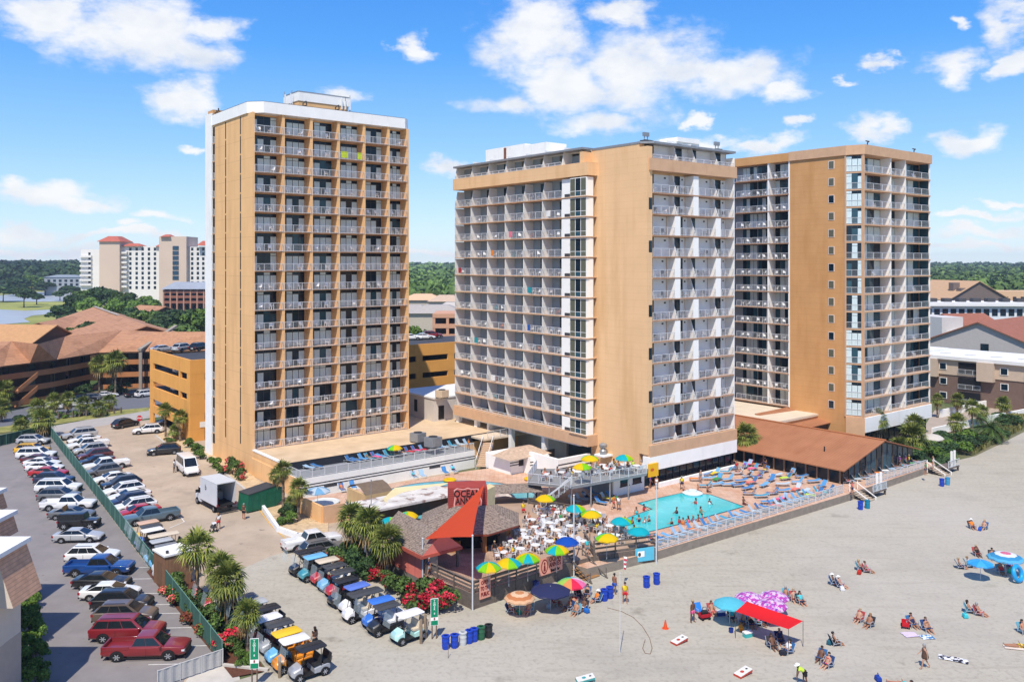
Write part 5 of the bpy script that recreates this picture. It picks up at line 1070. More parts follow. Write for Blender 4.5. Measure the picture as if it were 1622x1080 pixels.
def trunk_mesh(h, r, lean=0, mat=BARK, seg=5, limbs=0, seed=1, R_=3):
    rr_ = random.Random(seed); mb = MB(); pts = [Vector((lean*(i/seg)**2+rr_.uniform(-.05, .05)*h*.1, rr_.uniform(-.05, .05)*h*.1, h*i/seg)) for i in range(seg+1)]; pts[0] = Vector((0, 0, -.1))
    for i in range(seg): mb.tube(pts[i], pts[i+1], r*(1-.5*i/seg)*(1.25 if i == 0 else 1), r*(1-.5*(i+1)/seg), mat, 7)
    for k in range(limbs): a = rr_.uniform(0, 6.28); z = h*rr_.uniform(.55, .9); mb.tube((0, 0, z), (math.cos(a)*R_*.55, math.sin(a)*R_*.55, z+h*.4), r*.4, r*.12, mat, 5)
    return mb.mesh('trunk', 60)
OAKS = [(crown_mesh('crown', 5.5, 8, 2600, .34, 20+i, (L_OAK, L_DARK, L_BRI, L_OAK)[i], nl=13), trunk_mesh(6, .4, .2, limbs=5, seed=i, R_=5)) for i in range(4)]
def tree(px, py, h, w, lab, kind=0, grp='trees round the motel roofs', dep=None, name='oak_tree'):
    """py is the row of the tree's top."""
    t = thing(name, lab, 'tree', Vector(((px-CX)*dep/F, dep, 0)), RND.uniform(0, 6.28), grp); cm, tm = OAKS[kind]
    c = link(cm, 'crown', t, loc=(0, 0, h*.28)); c.scale = (w/5.5/1, w/5.5, h*.72/8.6); k = link(tm, 'trunk', t); k.scale = (1, 1, h*.6/6); return t
def topz(py, dep): return CH+(HY-py)*dep/F
tl = [(235, 478, 300, 9, 0, 'spreading dark oak left of the brick building, largest of its clump'), (268, 484, 300, 9, 1, 'dark oak below the brick building beside its neighbour'), (300, 478, 310, 8, 0, 'rounded oak at the foot of the far hotel, near the tower edge'), (322, 485, 300, 8, 2, 'brighter green oak touching the white pier of the left tower'), (205, 482, 330, 6, 1, 'small oak peeking over the motel ridge fin'), (250, 500, 270, 7, 1, 'low dark oak above the right motel roof'), (290, 502, 270, 8, 0, 'low broad oak above the garage roof cars'),
  (140, 447, 440, 11, 0, 'tall oak in front of the beige hotel corner tower'), (165, 449, 440, 11, 1, 'tall dark oak under the hotel balconies'), (190, 452, 440, 9, 0, 'oak right of the hotel entry drive'), (120, 462, 420, 8, 1, 'dark oak at the left end of the hotel clump'), (100, 480, 400, 8, 1, 'dark low oak at the marsh edge'), (140, 468, 400, 7, 2, 'bright shrubby oak in front of the hotel clump'), (180, 470, 400, 6, 2, 'bright small oak by the hotel drive'), (228, 466, 400, 9, 2, 'bright oak below the middle hotel windows'), (215, 476, 380, 6, 2, 'pale green oak at the brick building corner'), (110, 492, 360, 7, 1, 'dark oak overlapping the marsh water'),
  (120, 508, 262, 6, 0, 'oak crown rising between two motel roofs, left one'), (140, 503, 262, 7, 1, 'oak crown rising between two motel roofs, middle one'), (165, 506, 262, 7, 0, 'oak crown rising between two motel roofs, right one'),
  (38, 451, 560, 9, 1, 'lone spreading tree standing at the marsh shore'), (5, 448, 640, 14, 1, 'large hazy tree at the left picture edge over the marsh'), (25, 436, 760, 15, 1, 'broad hazy tree behind the lone marsh tree'), (50, 434, 800, 16, 2, 'pale crowned tree above the marsh, tallest there'), (72, 444, 760, 12, 1, 'hazy tree left of the grey condominium'), (112, 450, 700, 11, 1, 'hazy tree below the grey condominium'), (95, 458, 660, 7, 1, 'low round tree on the creek bank'), (58, 462, 600, 6, 1, 'small tree at the creek bend'),
  (660, 512, 240, 4, 2, 'small bright tree beside the garage in the middle gap'), (672, 520, 235, 4.5, 1, 'small dark tree beside the garage in the middle gap'), (650, 505, 260, 4, 0, 'green tree against the left tower edge in the middle gap')]
for px, py, dep, w, k, lab in tl: tree(px, py, max(4, topz(py, dep)), w, lab, k, dep=dep)
# the woods that read as one mass
def forest(name, px0, px1, d0, d1, z, seed, mat, hill=8, n=1):
    r = np.random.default_rng(seed); C = []; d = d0
    while d < d1:
        x0, x1 = (px0-CX)*d/F, (px1-CX)*d/F; st = max(7.5, d*.0125); x = x0
        while x < x1: C.append((x+r.uniform(-.5, .5)*st, d+r.uniform(-.5, .5)*st, max(0, (d-d0)/(d1-d0))*hill, st*r.uniform(.55, .95))); x += st
        d += st*1.5
    C = np.array(C); K = 46; k = len(C); dr = r.normal(0, 1, (k, K, 3)); dr /= np.linalg.norm(dr, axis=2, keepdims=True); dr[:, :, 2] = np.abs(dr[:, :, 2])*1.0-.1
    zt_ = z*r.uniform(.72, 1.08, k); P = np.stack([C[:, 0], C[:, 1], C[:, 2]+zt_-C[:, 3]*.7], 1)[:, None, :]+dr*C[:, 3][:, None, None]*np.array([1, 1, .8])*r.uniform(.7, 1.05, (k, K, 1))
    Q = leaf_quads(P.reshape(-1, 3), dr.reshape(-1, 3), np.repeat(C[:, 3]*.3, K), r, jit=.4); o = link(quads_mesh(name, Q, [mat]), name, kind='stuff'); return o
forest('forest', 600, 760, 440, 2600, 16, 1, L_FOR, 10); forest('forest', 1420, 1760, 440, 2600, 16, 2, L_FOR, 10); forest('forest', 335, 605, 760, 2600, 16, 6, L_FOR, 10); forest('forest', 755, 1425, 760, 2600, 16, 7, L_FOR, 10); forest('forest', 1755, 2250, 760, 2600, 16, 8, L_FOR, 10); forest('forest', -90, 350, 900, 1700, 24, 3, L_DARK, 8)
forest('forest', 200, 345, 560, 900, 14, 4, L_OAK, 2)
# palms
def fan_leaf(Q, base, dr, ln, r, droop, fan=.62, nl=11):
    """One palm fan: a stalk and leaflets spread round its end."""
    d = Vector(dr).normalized(); s = d.cross(Vector((0, 0, 1))); s = s.normalized() if s.length > .01 else Vector((1, 0, 0)); up = s.cross(d); tip = Vector(base)+d*ln*.5; w = .012
    Q.append([base-s*w, base+s*w, tip+s*w, tip-s*w])
    for i in range(nl):
        a = (i/(nl-1)-.5)*2*1.75; e = d*math.cos(a)+s*math.sin(a); L_ = ln*fan*(1-.18*abs(a)/1.75)*r.uniform(.85, 1.1); m = tip+e*L_*.55+up*.04; en = tip+e*L_+Vector((0, 0, -droop*L_*r.uniform(.5, 1.2))); c = e.cross(up).normalized()*ln*.044
        Q.append([tip, m+c, en, m-c])
def palm_crown(seed, R_=1.5, n=38, dry=6):
    r = random.Random(seed); Q = []; M_ = []
    for i in range(n+dry):
        a = i*2.399+r.uniform(-.3, .3); el = (1.35-2.0*(i/n))+r.uniform(-.15, .15) if i < n else -1.15+r.uniform(-.2, .2); k = len(Q)
        d = Vector((math.cos(a)*math.cos(el), math.sin(a)*math.cos(el), math.sin(el))); fan_leaf(Q, Vector((0, 0, 0)), d, R_*r.uniform(.85, 1.1), r, .12+.45*(i/n), nl=11); M_ += [1 if i >= n else 0]*(len(Q)-k)
    return quads_mesh('crown', np.array([[tuple(p) for p in q] for q in Q]), [L_PALM, L_DRY], np.array(M_))
PC = [palm_crown(i) for i in range(4)]; PT = [MB() for _ in range(3)]
for i, mb in enumerate(PT):
    r = random.Random(i); p = Vector((0, 0, -.1)); n = 14
    for k in range(n):
        q = Vector((math.sin(k*.3+i)*.04, math.cos(k*.23+i)*.04, (k+1)/n)); mb.tube(p, q, .155 if k else .2, .175 if k % 2 else .14, PTRUNK, 9, caps=False); p = q
PT = [mb.mesh('trunk', 60) for mb in PT]
def palm(bx_, by, cy, lab, R_=1.0, i=0, grp='sabal palms', z=0, cx=None):
    p = G(bx_, by, z); h = CH-(cy-HY)*p.y/F-z; t = thing('palm_tree', lab, 'palm tree', p, RND.uniform(0, 6), grp); tk = link(PT[i % 3], 'trunk', t); tk.scale = (1.0+.15*R_, 1.0+.15*R_, max(.6, h)); c = link(PC[i % 4], 'crown', t, loc=(0, 0, max(.6, h))); c.scale = (R_,)*3; return t
pl = [(312, 953, 868, 'tall palm with dark stout trunk in the mulch bed, nearest the brown shed', 1.22), (360, 1002, 920, 'palm in front of the grey roofed golf carts, middle of the mulch bed', 1.2), (349, 975, 900, 'palm just behind the middle mulch bed palm, its crown overlapping', 1.05), (392, 1038, 972, 'short young palm beside the green sign in the mulch bed', .85),
 (558, 890, 822, 'palm behind the black golf cart, leftmost of the clump by the bar', 1.25), (583, 910, 828, 'palm in the middle of the clump left of the salmon annex', 1.2), (592, 902, 842, 'slim palm half hidden inside the clump by the bar', 1.0), (613, 922, 856, 'palm right against the salmon annex wall', 1.2),
 (448, 808, 744, 'thin tall palm by the terrace corner, taller one of the close pair', .85), (438.5, 800, 753, 'thin palm by the terrace corner, left one of the close pair', .8), (473, 826, 773, 'palm at the tan garden wall corner', .9), (461, 812, 795, 'small squat palm between the corner palms', .6),
 (262, 692, 649, 'palm in front of the garage entrance, left one', .95), (285, 699, 660, 'palm in front of the garage corner, right one', .95), (278, 697, 682, 'low bright palmetto at the garage bed', .9),
 (68, 692, 665, 'bushy low palm behind the far end of the green fence', 1.5), (32, 694, 676, 'pale palm left of the fence end', 1.1), (3, 668, 645, 'palm at the left picture edge across the road', 1.3), (5, 650, 618, 'tall palm at the left picture edge by the motel stair', 1.6), (85, 656, 635, 'verge palm, first from the left before the motel lot', 1.2), (108, 654, 632, 'verge palm, second from the left before the motel lot', 1.2), (131, 658, 640, 'verge palm, third from the left before the motel lot', 1.2), (155, 660, 646, 'verge palm, fourth from the left before the motel lot', 1.15), (173, 651, 636, 'verge palm nearest the motel lot entrance', 1.15), (60, 672, 645, 'verge palm beside the dark shrubs left of the motel cars', 1.3),
 (157, 622, 577, 'tall palm before the motel balconies, left of three', 1.7), (178, 624, 577, 'tall palm before the motel balconies, middle of three', 1.7), (183, 628, 571, 'tall leaning palm before the motel balconies, right of three', 1.8),
 (1181, 738, 692, 'full palm between the cream tower and brown restaurant roof', 1.55), (1389, 706, 664, 'palm at the ochre tower corner behind the restaurant roof', 1.35), (1449, 708, 672, 'palm with dense crown in the right garden', 1.3), (1446, 722, 692, 'yellowish full palm in front of the garden shrubs', 1.7), (1485, 662, 632, 'thin palm right of the ochre tower corner', .9), (1517, 660, 634, 'palm before the brown apartments, left one', 1.1), (1540, 678, 645, 'palm before the brown apartments, right of the left one', 1.1), (1555, 676, 653, 'lower palm in the right garden beside the white wall', 1.1), (1516, 696, 668, 'palm in front of the white garden wall', 1.2), (1589, 664, 640, 'palm near the right picture edge before the apartments', 1.15), (1603, 640, 612, 'palm against the brown apartment wall at far right', 1.3), (1425, 725, 708, 'low palm in the shrubs right of the restaurant gable', 1.2)]
for i, (bx_, by, cy, lab, R_) in enumerate(pl): palm(bx_, by, cy, lab, R_, i)
# date palm with feather fronds
r = random.Random(4); Q = []
for i in range(46):
    a = i*2.399; el = 1.2-1.7*i/46; d = Vector((math.cos(a)*math.cos(el), math.sin(a)*math.cos(el), math.sin(el))); p = Vector((0, 0, 0)); ln = 3.4; pv = p
    for k in range(9):
        q = pv+d*ln/9; d = (d+Vector((0, 0, -.13))).normalized(); s = d.cross(Vector((0, 0, 1))).normalized() if abs(d.z) < .99 else Vector((1, 0, 0)); w = .03; Q.append([pv-s*w, pv+s*w, q+s*w, q-s*w])
        for sg in (-1, 1):
            for u in (0, .5): b = pv.lerp(q, u); e = b+s*sg*.55*(1-.6*abs(k-4)/6)+d*.35+Vector((0, 0, -.12)); Q.append([b, b+d*.1, e, e-d*.05])
        pv = q
DPC = quads_mesh('crown', np.array([[tuple(p) for p in q] for q in Q]), [L_OAK]); t = thing('date_palm', 'big feathery date palm at the edge of the dunes, largest of the right garden', 'palm tree', G(1569, 700), 0)
link(DPC, 'crown', t, loc=(0, 0, 2.3)); k = link(PT[0], 'trunk', t); k.scale = (2.2, 2.2, 2.4)
# shrubs
BU = {k: [crown_mesh('foliage', 1.0, 1.3, 1500, .052, 50+i*7+len(k), m, m2, f, 7) for i in range(3)] for k, m, m2, f in (('red', L_OAK, L_RED, .42), ('pink', L_OAK, L_PINK, .34), ('green', L_BRI, None, 0), ('dark', L_DARK, None, 0), ('rust', L_OAK, L_RUST, .45), ('dune', L_DUNE, L_OAK, .3))}
def shrub(px, py, w, h, kind, lab, grp, z=0, i=[0], nm='shrub'):
    i[0] += 1; t = thing(nm, lab, 'shrub', G(px, py, z), RND.uniform(0, 6), grp); c = link(BU[kind][i[0] % 3], 'foliage', t); c.scale = (w, w, h); 
    k = link(STEM, 'stem', t); k.scale = (w*.6, w*.6, h); return t
mb = MB()
for i in range(5): a = i*1.26; mb.tube((0, 0, -.05), (.35*math.cos(a), .35*math.sin(a), .8), .04, .015, BARK, 5)
STEM = mb.mesh('stem')
sl_ = [(596, 918, 1.6, 1.5, 'red', 'red flowering oleander nearest the palm clump'), (634, 940, 1.7, 1.6, 'red', 'red flowering oleander below the salmon wall, left'), (652, 958, 1.9, 1.8, 'red', 'largest red flowering oleander behind the white roofed cart'), (675, 966, 2.0, 1.9, 'red', 'red flowering oleander in front of the deck fence'), (700, 965, 1.8, 1.7, 'red', 'red flowering oleander right of the green sign'), (615, 930, 1.2, 1.2, 'rust', 'rusty leaved shrub beside the last palm'), (545, 905, 1.7, 2.2, 'rust', 'tall rusty shrub beside the white pickup'), (565, 905, 1.7, 2.4, 'dark', 'tall dark shrub under the palm clump'), (578, 915, 1.6, 1.8, 'dark', 'dark shrub behind the blue roofed carts'), (600, 905, 1.6, 2.0, 'dark', 'dark shrub between palms and salmon wall'), (556, 880, 1.6, 2.0, 'dark', 'dark shrub against the tan garden wall'),
 (272, 938, 1.4, 1.3, 'pink', 'pink blooming shrub beside the brown shed'), (294, 955, 1.5, 1.2, 'pink', 'pink blooming shrub at the first palm foot'), (320, 985, 1.9, 1.5, 'rust', 'rusty green shrub in the middle of the mulch bed'), (338, 1000, 1.6, 1.5, 'rust', 'rusty shrub at the second palm foot'), (356, 1026, 1.5, 1.3, 'red', 'pinkish red shrub near the lower mulch bed'), (376, 1030, 1.2, 1.1, 'pink', 'small pink shrub near the short palm'), (385, 1052, .9, .9, 'green', 'bright green ball shrub beside the lower green sign'), (310, 968, 1.3, 1.1, 'dark', 'dark shrub along the green fence'),
 (298, 708, 1.2, 1.2, 'green', 'clipped green shrub by the garage bed, first from the road'), (312, 714, 1.3, 1.2, 'green', 'clipped green shrub by the tower, second from the road'), (318, 726, 1.4, 1.2, 'green', 'clipped green shrub beside the white van'), (340, 740, 1.3, 1.3, 'green', 'clipped green shrub below the tower side'), (354, 750, 1.1, 1.0, 'green', 'small clipped shrub next to the pink one'), (368, 752, 1.6, 2.0, 'pink', 'pink flowering shrub against the tower corner'), (381, 760, 1.2, 1.5, 'pink', 'thin pink shrub nearest the dumpster'), (452, 830, 1.3, 1.2, 'green', 'green shrub at the corner of the gravel bed'), (459, 818, 1.3, 1.3, 'dark', 'darker shrub behind the gravel bed corner'), (270, 700, 1.1, .8, 'rust', 'brownish shrub at the garage bed edge'),
 (100, 662, 1.2, 1.1, 'green', 'yellow green ball shrub on the verge, first'), (121, 660, 1.2, 1.1, 'green', 'yellow green ball shrub on the verge, second'), (142, 657, 1.2, 1.1, 'green', 'yellow green ball shrub on the verge, third'), (163, 655, 1.2, 1.1, 'green', 'yellow green ball shrub on the verge, fourth'), (40, 672, 2, 1.6, 'dark', 'dark shrubs at the left verge, nearer the road'), (75, 667, 2, 1.5, 'dark', 'dark shrub left of the motel cars'), (135, 626, 3, 2.2, 'dark', 'dark hedge shrub before the motel, left'), (192, 624, 3, 2.2, 'dark', 'dark hedge shrub before the motel, right')]
for px, py, w, h, k, lab in sl_: shrub(px, py, w, h, k, lab, 'planted shrubs')
for i in range(9): shrub(41+i*2.1, 950+i*17, 1.15, 1.3, 'green', f'round clipped green shrub beside the beige motel, {ORD[i]} from the parked cars', 'clipped shrubs along the beige motel')
dn = [(1420, 735, 2.4, 1.6), (1436, 728, 2.6, 1.7), (1452, 735, 2.8, 1.6), (1470, 728, 2.6, 1.7), (1484, 725, 2.6, 1.8), (1500, 722, 2.6, 1.7), (1515, 717, 2.6, 1.6), (1530, 712, 2.4, 1.6), (1545, 706, 2.5, 1.5), (1462, 718, 2.6, 1.8), (1490, 712, 2.8, 1.9), (1510, 706, 2.8, 1.8), (1535, 700, 2.6, 1.7), (1560, 700, 2.2, 1.2), (1480, 738, 2.0, 1.2), (1500, 732, 1.8, 1.0), (1580, 690, 2, 1.2), (1600, 676, 2.2, 1.4), (1615, 668, 2.2, 1.4), (1440, 715, 2.2, 1.5), (1595, 668, 2.4, 1.3), (1608, 662, 2.4, 1.3)]
for i, (px, py, w, h) in enumerate(dn): shrub(px, py, w, h, 'dark' if i % 3 else ('green' if px < 1560 else 'dune'), f'leafy dune shrub behind the beach, {ORD[i]} in the row from restaurant to dunes', 'dune shrubs')
RB = random.Random(8)
dg_ = MB()
Qs = []
for i in range(2600):
    px = RB.uniform(1540, 1640); py = 715-(px-1540)*.52+RB.uniform(-18, 6); p = G(px, py, .05); a = RB.uniform(0, 6.28); h = RB.uniform(.3, .8); dx, dy = math.cos(a)*.09, math.sin(a)*.09; Qs.append([(p.x-dx, p.y-dy, 0), (p.x+dx, p.y+dy, 0), (p.x+dx*.4+RB.uniform(-.2, .2), p.y+dy, h), (p.x-dx*.4, p.y-dy, h)])
link(quads_mesh('dune_grass', np.array(Qs), [L_DUNE]), 'dune_grass', kind='stuff')
# ------------------------------------------------------------------ vehicles
import bmesh
PAINT = M('car_paint', (0, 0, 0), .32, .03, 3, objcol=True, coat=.8, spec=.5); PLAIN = M('painted_panel', (0, 0, 0), .5, .06, 4, objcol=True)
CGLASS = M('car_glass', (26, 32, 36), .05, 0, spec=.7); RUB = M('tyre_rubber', (24, 24, 25), .85, .1); RIM = M('alloy_rim', (176, 178, 182), .35, .05, metal=.25); RIMB = M('black_rim', (34, 34, 36), .4, .05)
HL = M('headlight_glass', (215, 220, 224), .1, 0, spec=.8); TLM = M('tail_light_red', (150, 18, 22), .2, 0, spec=.6); CHR = M('chrome', (190, 192, 196), .2, 0, metal=.9); TRIM = M('black_plastic', (30, 30, 32), .6, .05)
WH = {}
def wheel(t, x, y, r, w, rim=RIM):
    k = (r, w, rim.name)
    if k not in WH:
        a = MB().lathe([(r*.62, -w/2), (r*.92, -w/2), (r, -w*.36), (r, w*.36), (r*.92, w/2), (r*.62, w/2)], RUB, 18, axis='y').mesh('tyre', 40)
        b = MB(); b.lathe([(0, -w*.42), (r*.62, -w*.42), (r*.64, -w*.3)], RIMB, 16, axis='y'); b.lathe([(r*.64, w*.3), (r*.62, w*.42), (0, w*.42)], RIMB, 16, axis='y')
        for sg in (-1, 1):
            for i in range(6):
                q = i*math.pi/3; c, s = math.cos(q), math.sin(q); n = (-s*r*.09, 0, c*r*.09); o = Vector((0, sg*w*.43, 0)); e = o+Vector((c*r*.62, 0, s*r*.62)); n = Vector(n); b.poly([o-n, e-n*.8, e+n*.8, o+n], rim)
        WH[k] = (a, b.mesh('rim'))
    o = bpy.data.objects.new('wheel', WH[k][0]); COL.objects.link(o); o.parent = t; o.location = (x, y, r); link(WH[k][1], 'rim', o); return o
def car(nm, L_, W_, H_, low, gh, wb, r=.33, npane=2, bed=None, rails=False, rim=RIM, cat='car', boxy=0, spare=False):
    """low: (x, zbottom, ztop, halfwidth) stations; gh: windscreen base, roof front, roof rear, rear base (x), belt height, base and roof half widths."""
    t = thing(nm, 'prototype', cat); mb = MB(); rings = []
    for x, zb, zt, hw in low:
        b = .04 if boxy else .1
        h = [(hw*.86, zb), (hw*.98, zb+.14), (hw, zb+(zt-zb)*.55), (hw*.985, zt-b), (hw*.93, zt-.015), (hw*.6, zt+.01)]
        rings.append([(x, y, z) for y, z in h]+[(x, -y, z) for y, z in h[::-1]])
    mb.loft(rings, PAINT)
    xa, xb, xc, xd, zb, wb_, wt = gh; H2_ = H_
    A, B, C, D = (xa, wb_, zb-.06), (xb, wt, H2_-.05), (xc, wt, H2_-.05), (xd, wb_, zb-.06); mir = lambda p: (p[0], -p[1], p[2])
    xm = (xb+xc)/2; mb.poly([A, mir(A), mir(B), B][::-1], PAINT); mb.poly([D, mir(D), mir(C), C], PAINT); mb.poly([A, B, C, D][::-1], PAINT); mb.poly([mir(p) for p in (A, B, C, D)], PAINT)
    top = [(xb-.08, wt-.1, H2_), (xc+.1, wt-.1, H2_-.01), (xc+.1, -wt+.1, H2_-.01), (xb-.08, -wt+.1, H2_)]; edge = [B, C, mir(C), mir(B)]
    for i in range(4): j = (i+1) % 4; mb.poly([edge[i], edge[j], top[j], top[i]][::-1], PAINT)
    mb.poly(top[::-1], PAINT)
    for s in (-1, 1):
        for x in (wb/2, -wb/2):   # wheel arches
            pts = [(x+r*1.22*math.cos(q*math.pi/10), s*(W_/2+.004), r+r*1.22*math.sin(q*math.pi/10)) for q in range(11)]; pts += [(x-r*1.22, s*(W_/2+.004), .2), (x+r*1.22, s*(W_/2+.004), .2)]; mb.poly(pts if s < 0 else pts[::-1], TRIM)
        mb.par((xa-.35, s*(W_/2+.0), zb-.02), (.16, 0, 0), (0, s*.2, 0), (0, 0, .14), PAINT)   # mirror
        mb.box((-wb/2+r*1.25, min(s*W_/2, s*(W_/2+.01)), .26), (wb/2-r*1.25, max(s*W_/2, s*(W_/2+.01)), .36), TRIM)
        for x in ((xa+xd)/2-.05,): mb.box((x-.012, s*(W_/2+.006)-.003, .4), (x+.012, s*(W_/2+.006)+.003, zb-.08), TRIM)
    xf = low[-1][0]; xr = low[0][0]
    mb.box((xf-.06, -W_*.3, .38), (xf+.015, W_*.3, .38+.2*(1+boxy)), TRIM); mb.box((xf-.1, -W_*.42, .22), (xf-.0, W_*.42, .34), TRIM); mb.box((xr-.015, -W_*.42, .28), (xr+.08, W_*.42, .42), TRIM)
    mb.box((xr-.022, -.26, .6), (xr-.014, .26, .74), WHITE)
    if bed:
        x0, x1, z0, z1 = bed; hw = W_/2-.03
        for s in (-1, 1): mb.box((x0, min(s*hw, s*(hw-.1)), z0), (x1, max(s*hw, s*(hw-.1)), z1), PAINT)
        mb.box((x0, -hw+.1, z0), (x0+.08, hw-.1, z1), PAINT); mb.box((x0+.08, -hw+.1, z0-.02), (x1, hw-.1, z0+.03), TRIM)
    if rails:
        for s in (-1, 1): mb.box((xc+.2, s*(wt-.12)-.02, H2_+.03), (xb-.2, s*(wt-.12)+.02, H2_+.07), TRIM)
    bo = mb.build('body', t); bm = bmesh.new(); bm.from_mesh(bo.data); bmesh.ops.remove_doubles(bm, verts=bm.verts[:], dist=.002)
    ed = [e for e in bm.edges if len(e.link_faces) == 2 and all(f.material_index == 0 for f in e.link_faces) and e.calc_face_angle(0) > .35 and e.calc_length() > .12]
    bmesh.ops.bevel(bm, geom=ed, offset=.05, offset_type='OFFSET', segments=2, profile=.5, affect='EDGES', clamp_overlap=True); bm.to_mesh(bo.data); bm.free(); bo.data.shade_smooth(); bo.data.set_sharp_from_angle(angle=.6)
    L3 = lambda a, b, k: tuple(a[i]+(b[i]-a[i])*k for i in range(3))
    def inset(P, u0, u1, v0, v1, off):  # P: base-front, base-rear, top-rear, top-front
        q = [L3(L3(P[0], P[1], u), L3(P[3], P[2], u), v) for u, v in ((u0, v0), (u1, v0), (u1, v1), (u0, v1))]; return [tuple(Vector(p)+Vector(off)) for p in q]
    MB().poly(inset((A, mir(A), mir(B), B), .05, .95, .1, .93, (.012, 0, .008))[::-1], CGLASS).build('windscreen', t)
    MB().poly(inset((mir(D), D, C, mir(C)), .07, .93, .18, .9, (-.012, 0, .008))[::-1], CGLASS).build('rear_window', t)
    for s in (1, -1):
        f = (lambda p: p) if s > 0 else mir; mb = MB(); P = [f(p) for p in (A, D, C, B)]
        cuts = [.07+(.97-.07)*i/npane for i in range(npane+1)]
        for u0, u1 in zip(cuts, cuts[1:]): q = inset(P, u0+.006, u1-.006, .17, .9, (0, s*.01, .004)); mb.poly(q if s < 0 else q[::-1], CGLASS)
        mb.build('side_window', t)
        for x in (wb/2, -wb/2): wheel(t, x, s*(W_/2-.06), r, .24, rim)
        z = low[-2][2]-.12; MB().box((xf-.24, s*W_*.42-.16 if s > 0 else s*W_*.42-.12, z-.14), (xf-.02-.05*(1-boxy), s*W_*.42+.12 if s > 0 else s*W_*.42+.16, z), HL).build('headlight', t)
        z = low[1][2]; MB().box((xr-.012, s*W_*.41-.14, z-.3), (xr+.16, s*W_*.41+.12 if s > 0 else s*W_*.41+.14, z-.08), TLM).build('tail_light', t)
    if spare: MB().lathe([(0, -.1), (.36, -.1), (.38, 0), (.36, .1), (0, .1)], RUB, 16, (0, 0, 0), 'y').build('spare_wheel', t, smooth=40).rotation_euler.z = math.pi/2; t.children[-1].location = (xr-.12, 0, .95)
    return t
SED = car('parked_car', 4.8, 1.86, 1.46, [(-2.38, .5, .8, .74), (-2.3, .32, .98, .87), (-1.5, .2, 1.03, .93), (0, .2, .98, .93), (1, .2, .95, .93), (1.9, .24, .82, .89), (2.3, .3, .7, .8), (2.4, .42, .58, .7)], (1.15, .2, -.95, -2.0, .98, .86, .62), 2.8)
SUV = car('parked_car', 4.8, 1.94, 1.76, [(-2.36, .5, .95, .84), (-2.3, .35, 1.1, .93), (-1.5, .26, 1.12, .97), (0, .26, 1.1, .97), (1.1, .26, 1.08, .97), (1.9, .3, .98, .94), (2.3, .36, .86, .86), (2.38, .45, .72, .76)], (1.3, .35, -1.65, -2.3, 1.08, .9, .68), 2.85, .37, 3, rails=True, rim=RIM)
BSUV = car('parked_car', 5.3, 2.02, 1.92, [(-2.62, .5, 1.05, .92), (-2.56, .36, 1.2, .99), (-1.5, .3, 1.2, 1.01), (0, .3, 1.18, 1.01), (1.2, .3, 1.17, 1.01), (2.2, .34, 1.08, .99), (2.58, .4, .98, .93), (2.64, .5, .8, .86)], (1.45, .6, -2.05, -2.56, 1.17, .95, .74), 3.0, .4, 3, rails=True, boxy=1)
PICK = car('pickup_truck', 5.9, 2.04, 1.9, [(-2.93, .5, .88, .93), (-2.88, .4, .9, .99), (-1.0, .34, .9, 1.02), (-.95, .34, 1.14, 1.02), (0, .34, 1.14, 1.02), (1.3, .34, 1.15, 1.02), (2.5, .38, 1.1, 1.0), (2.88, .44, 1.0, .95), (2.95, .55, .8, .9)], (1.5, .7, -.55, -.92, 1.14, .95, .73), 3.6, .41, 2, bed=(-2.93, -.96, .86, 1.2), cat='pickup truck', boxy=1)
JEEP = car('parked_car', 4.4, 1.88, 1.84, [(-2.1, .5, 1.1, .78), (-2.05, .42, 1.12, .82), (0, .42, 1.12, .84), (.8, .42, 1.12, .84), (1.9, .45, 1.08, .68), (2.0, .5, 1.0, .66)], (.75, .55, -2.0, -2.06, 1.12, .8, .74), 2.7, .42, 3, boxy=1, spare=True)
VAN = car('cargo_van', 5.9, 2.06, 2.6, [(-2.9, .45, 1.2, .98), (-2.86, .34, 1.3, 1.03), (0, .3, 1.3, 1.03), (1.6, .3, 1.28, 1.02), (2.5, .34, 1.12, .97), (2.85, .4, .95, .88), (2.92, .5, .75, .8)], (2.05, 1.15, -2.8, -2.88, 1.28, .98, .84), 3.6, .36, 4, cat='van')
for p in (SED, SUV, BSUV, PICK, JEEP, VAN): hide_proto(p)
CW = dict(white=(.78, .78, .77), silver=(.42, .43, .44), grey=(.13, .135, .14), black=(.012, .012, .014), red=(.42, .012, .015), dred=(.22, .016, .02), navy=(.015, .022, .06), blue=(.01, .06, .24), taupe=(.12, .09, .07), yellow=(.75, .42, .01), steel=(.09, .14, .17), maroon=(.1, .02, .022), beige=(.45, .4, .33))
def park(px, py, proto, c, rz, lab, group, s=(1.03, .95, .91), z=0):
    o = dup(proto, G(px, py, z)+Vector((0, 0, z*0)), rz, lab, group, s, {'body': CW[c]}); return o
g1 = 'cars parked nose to the green fence'
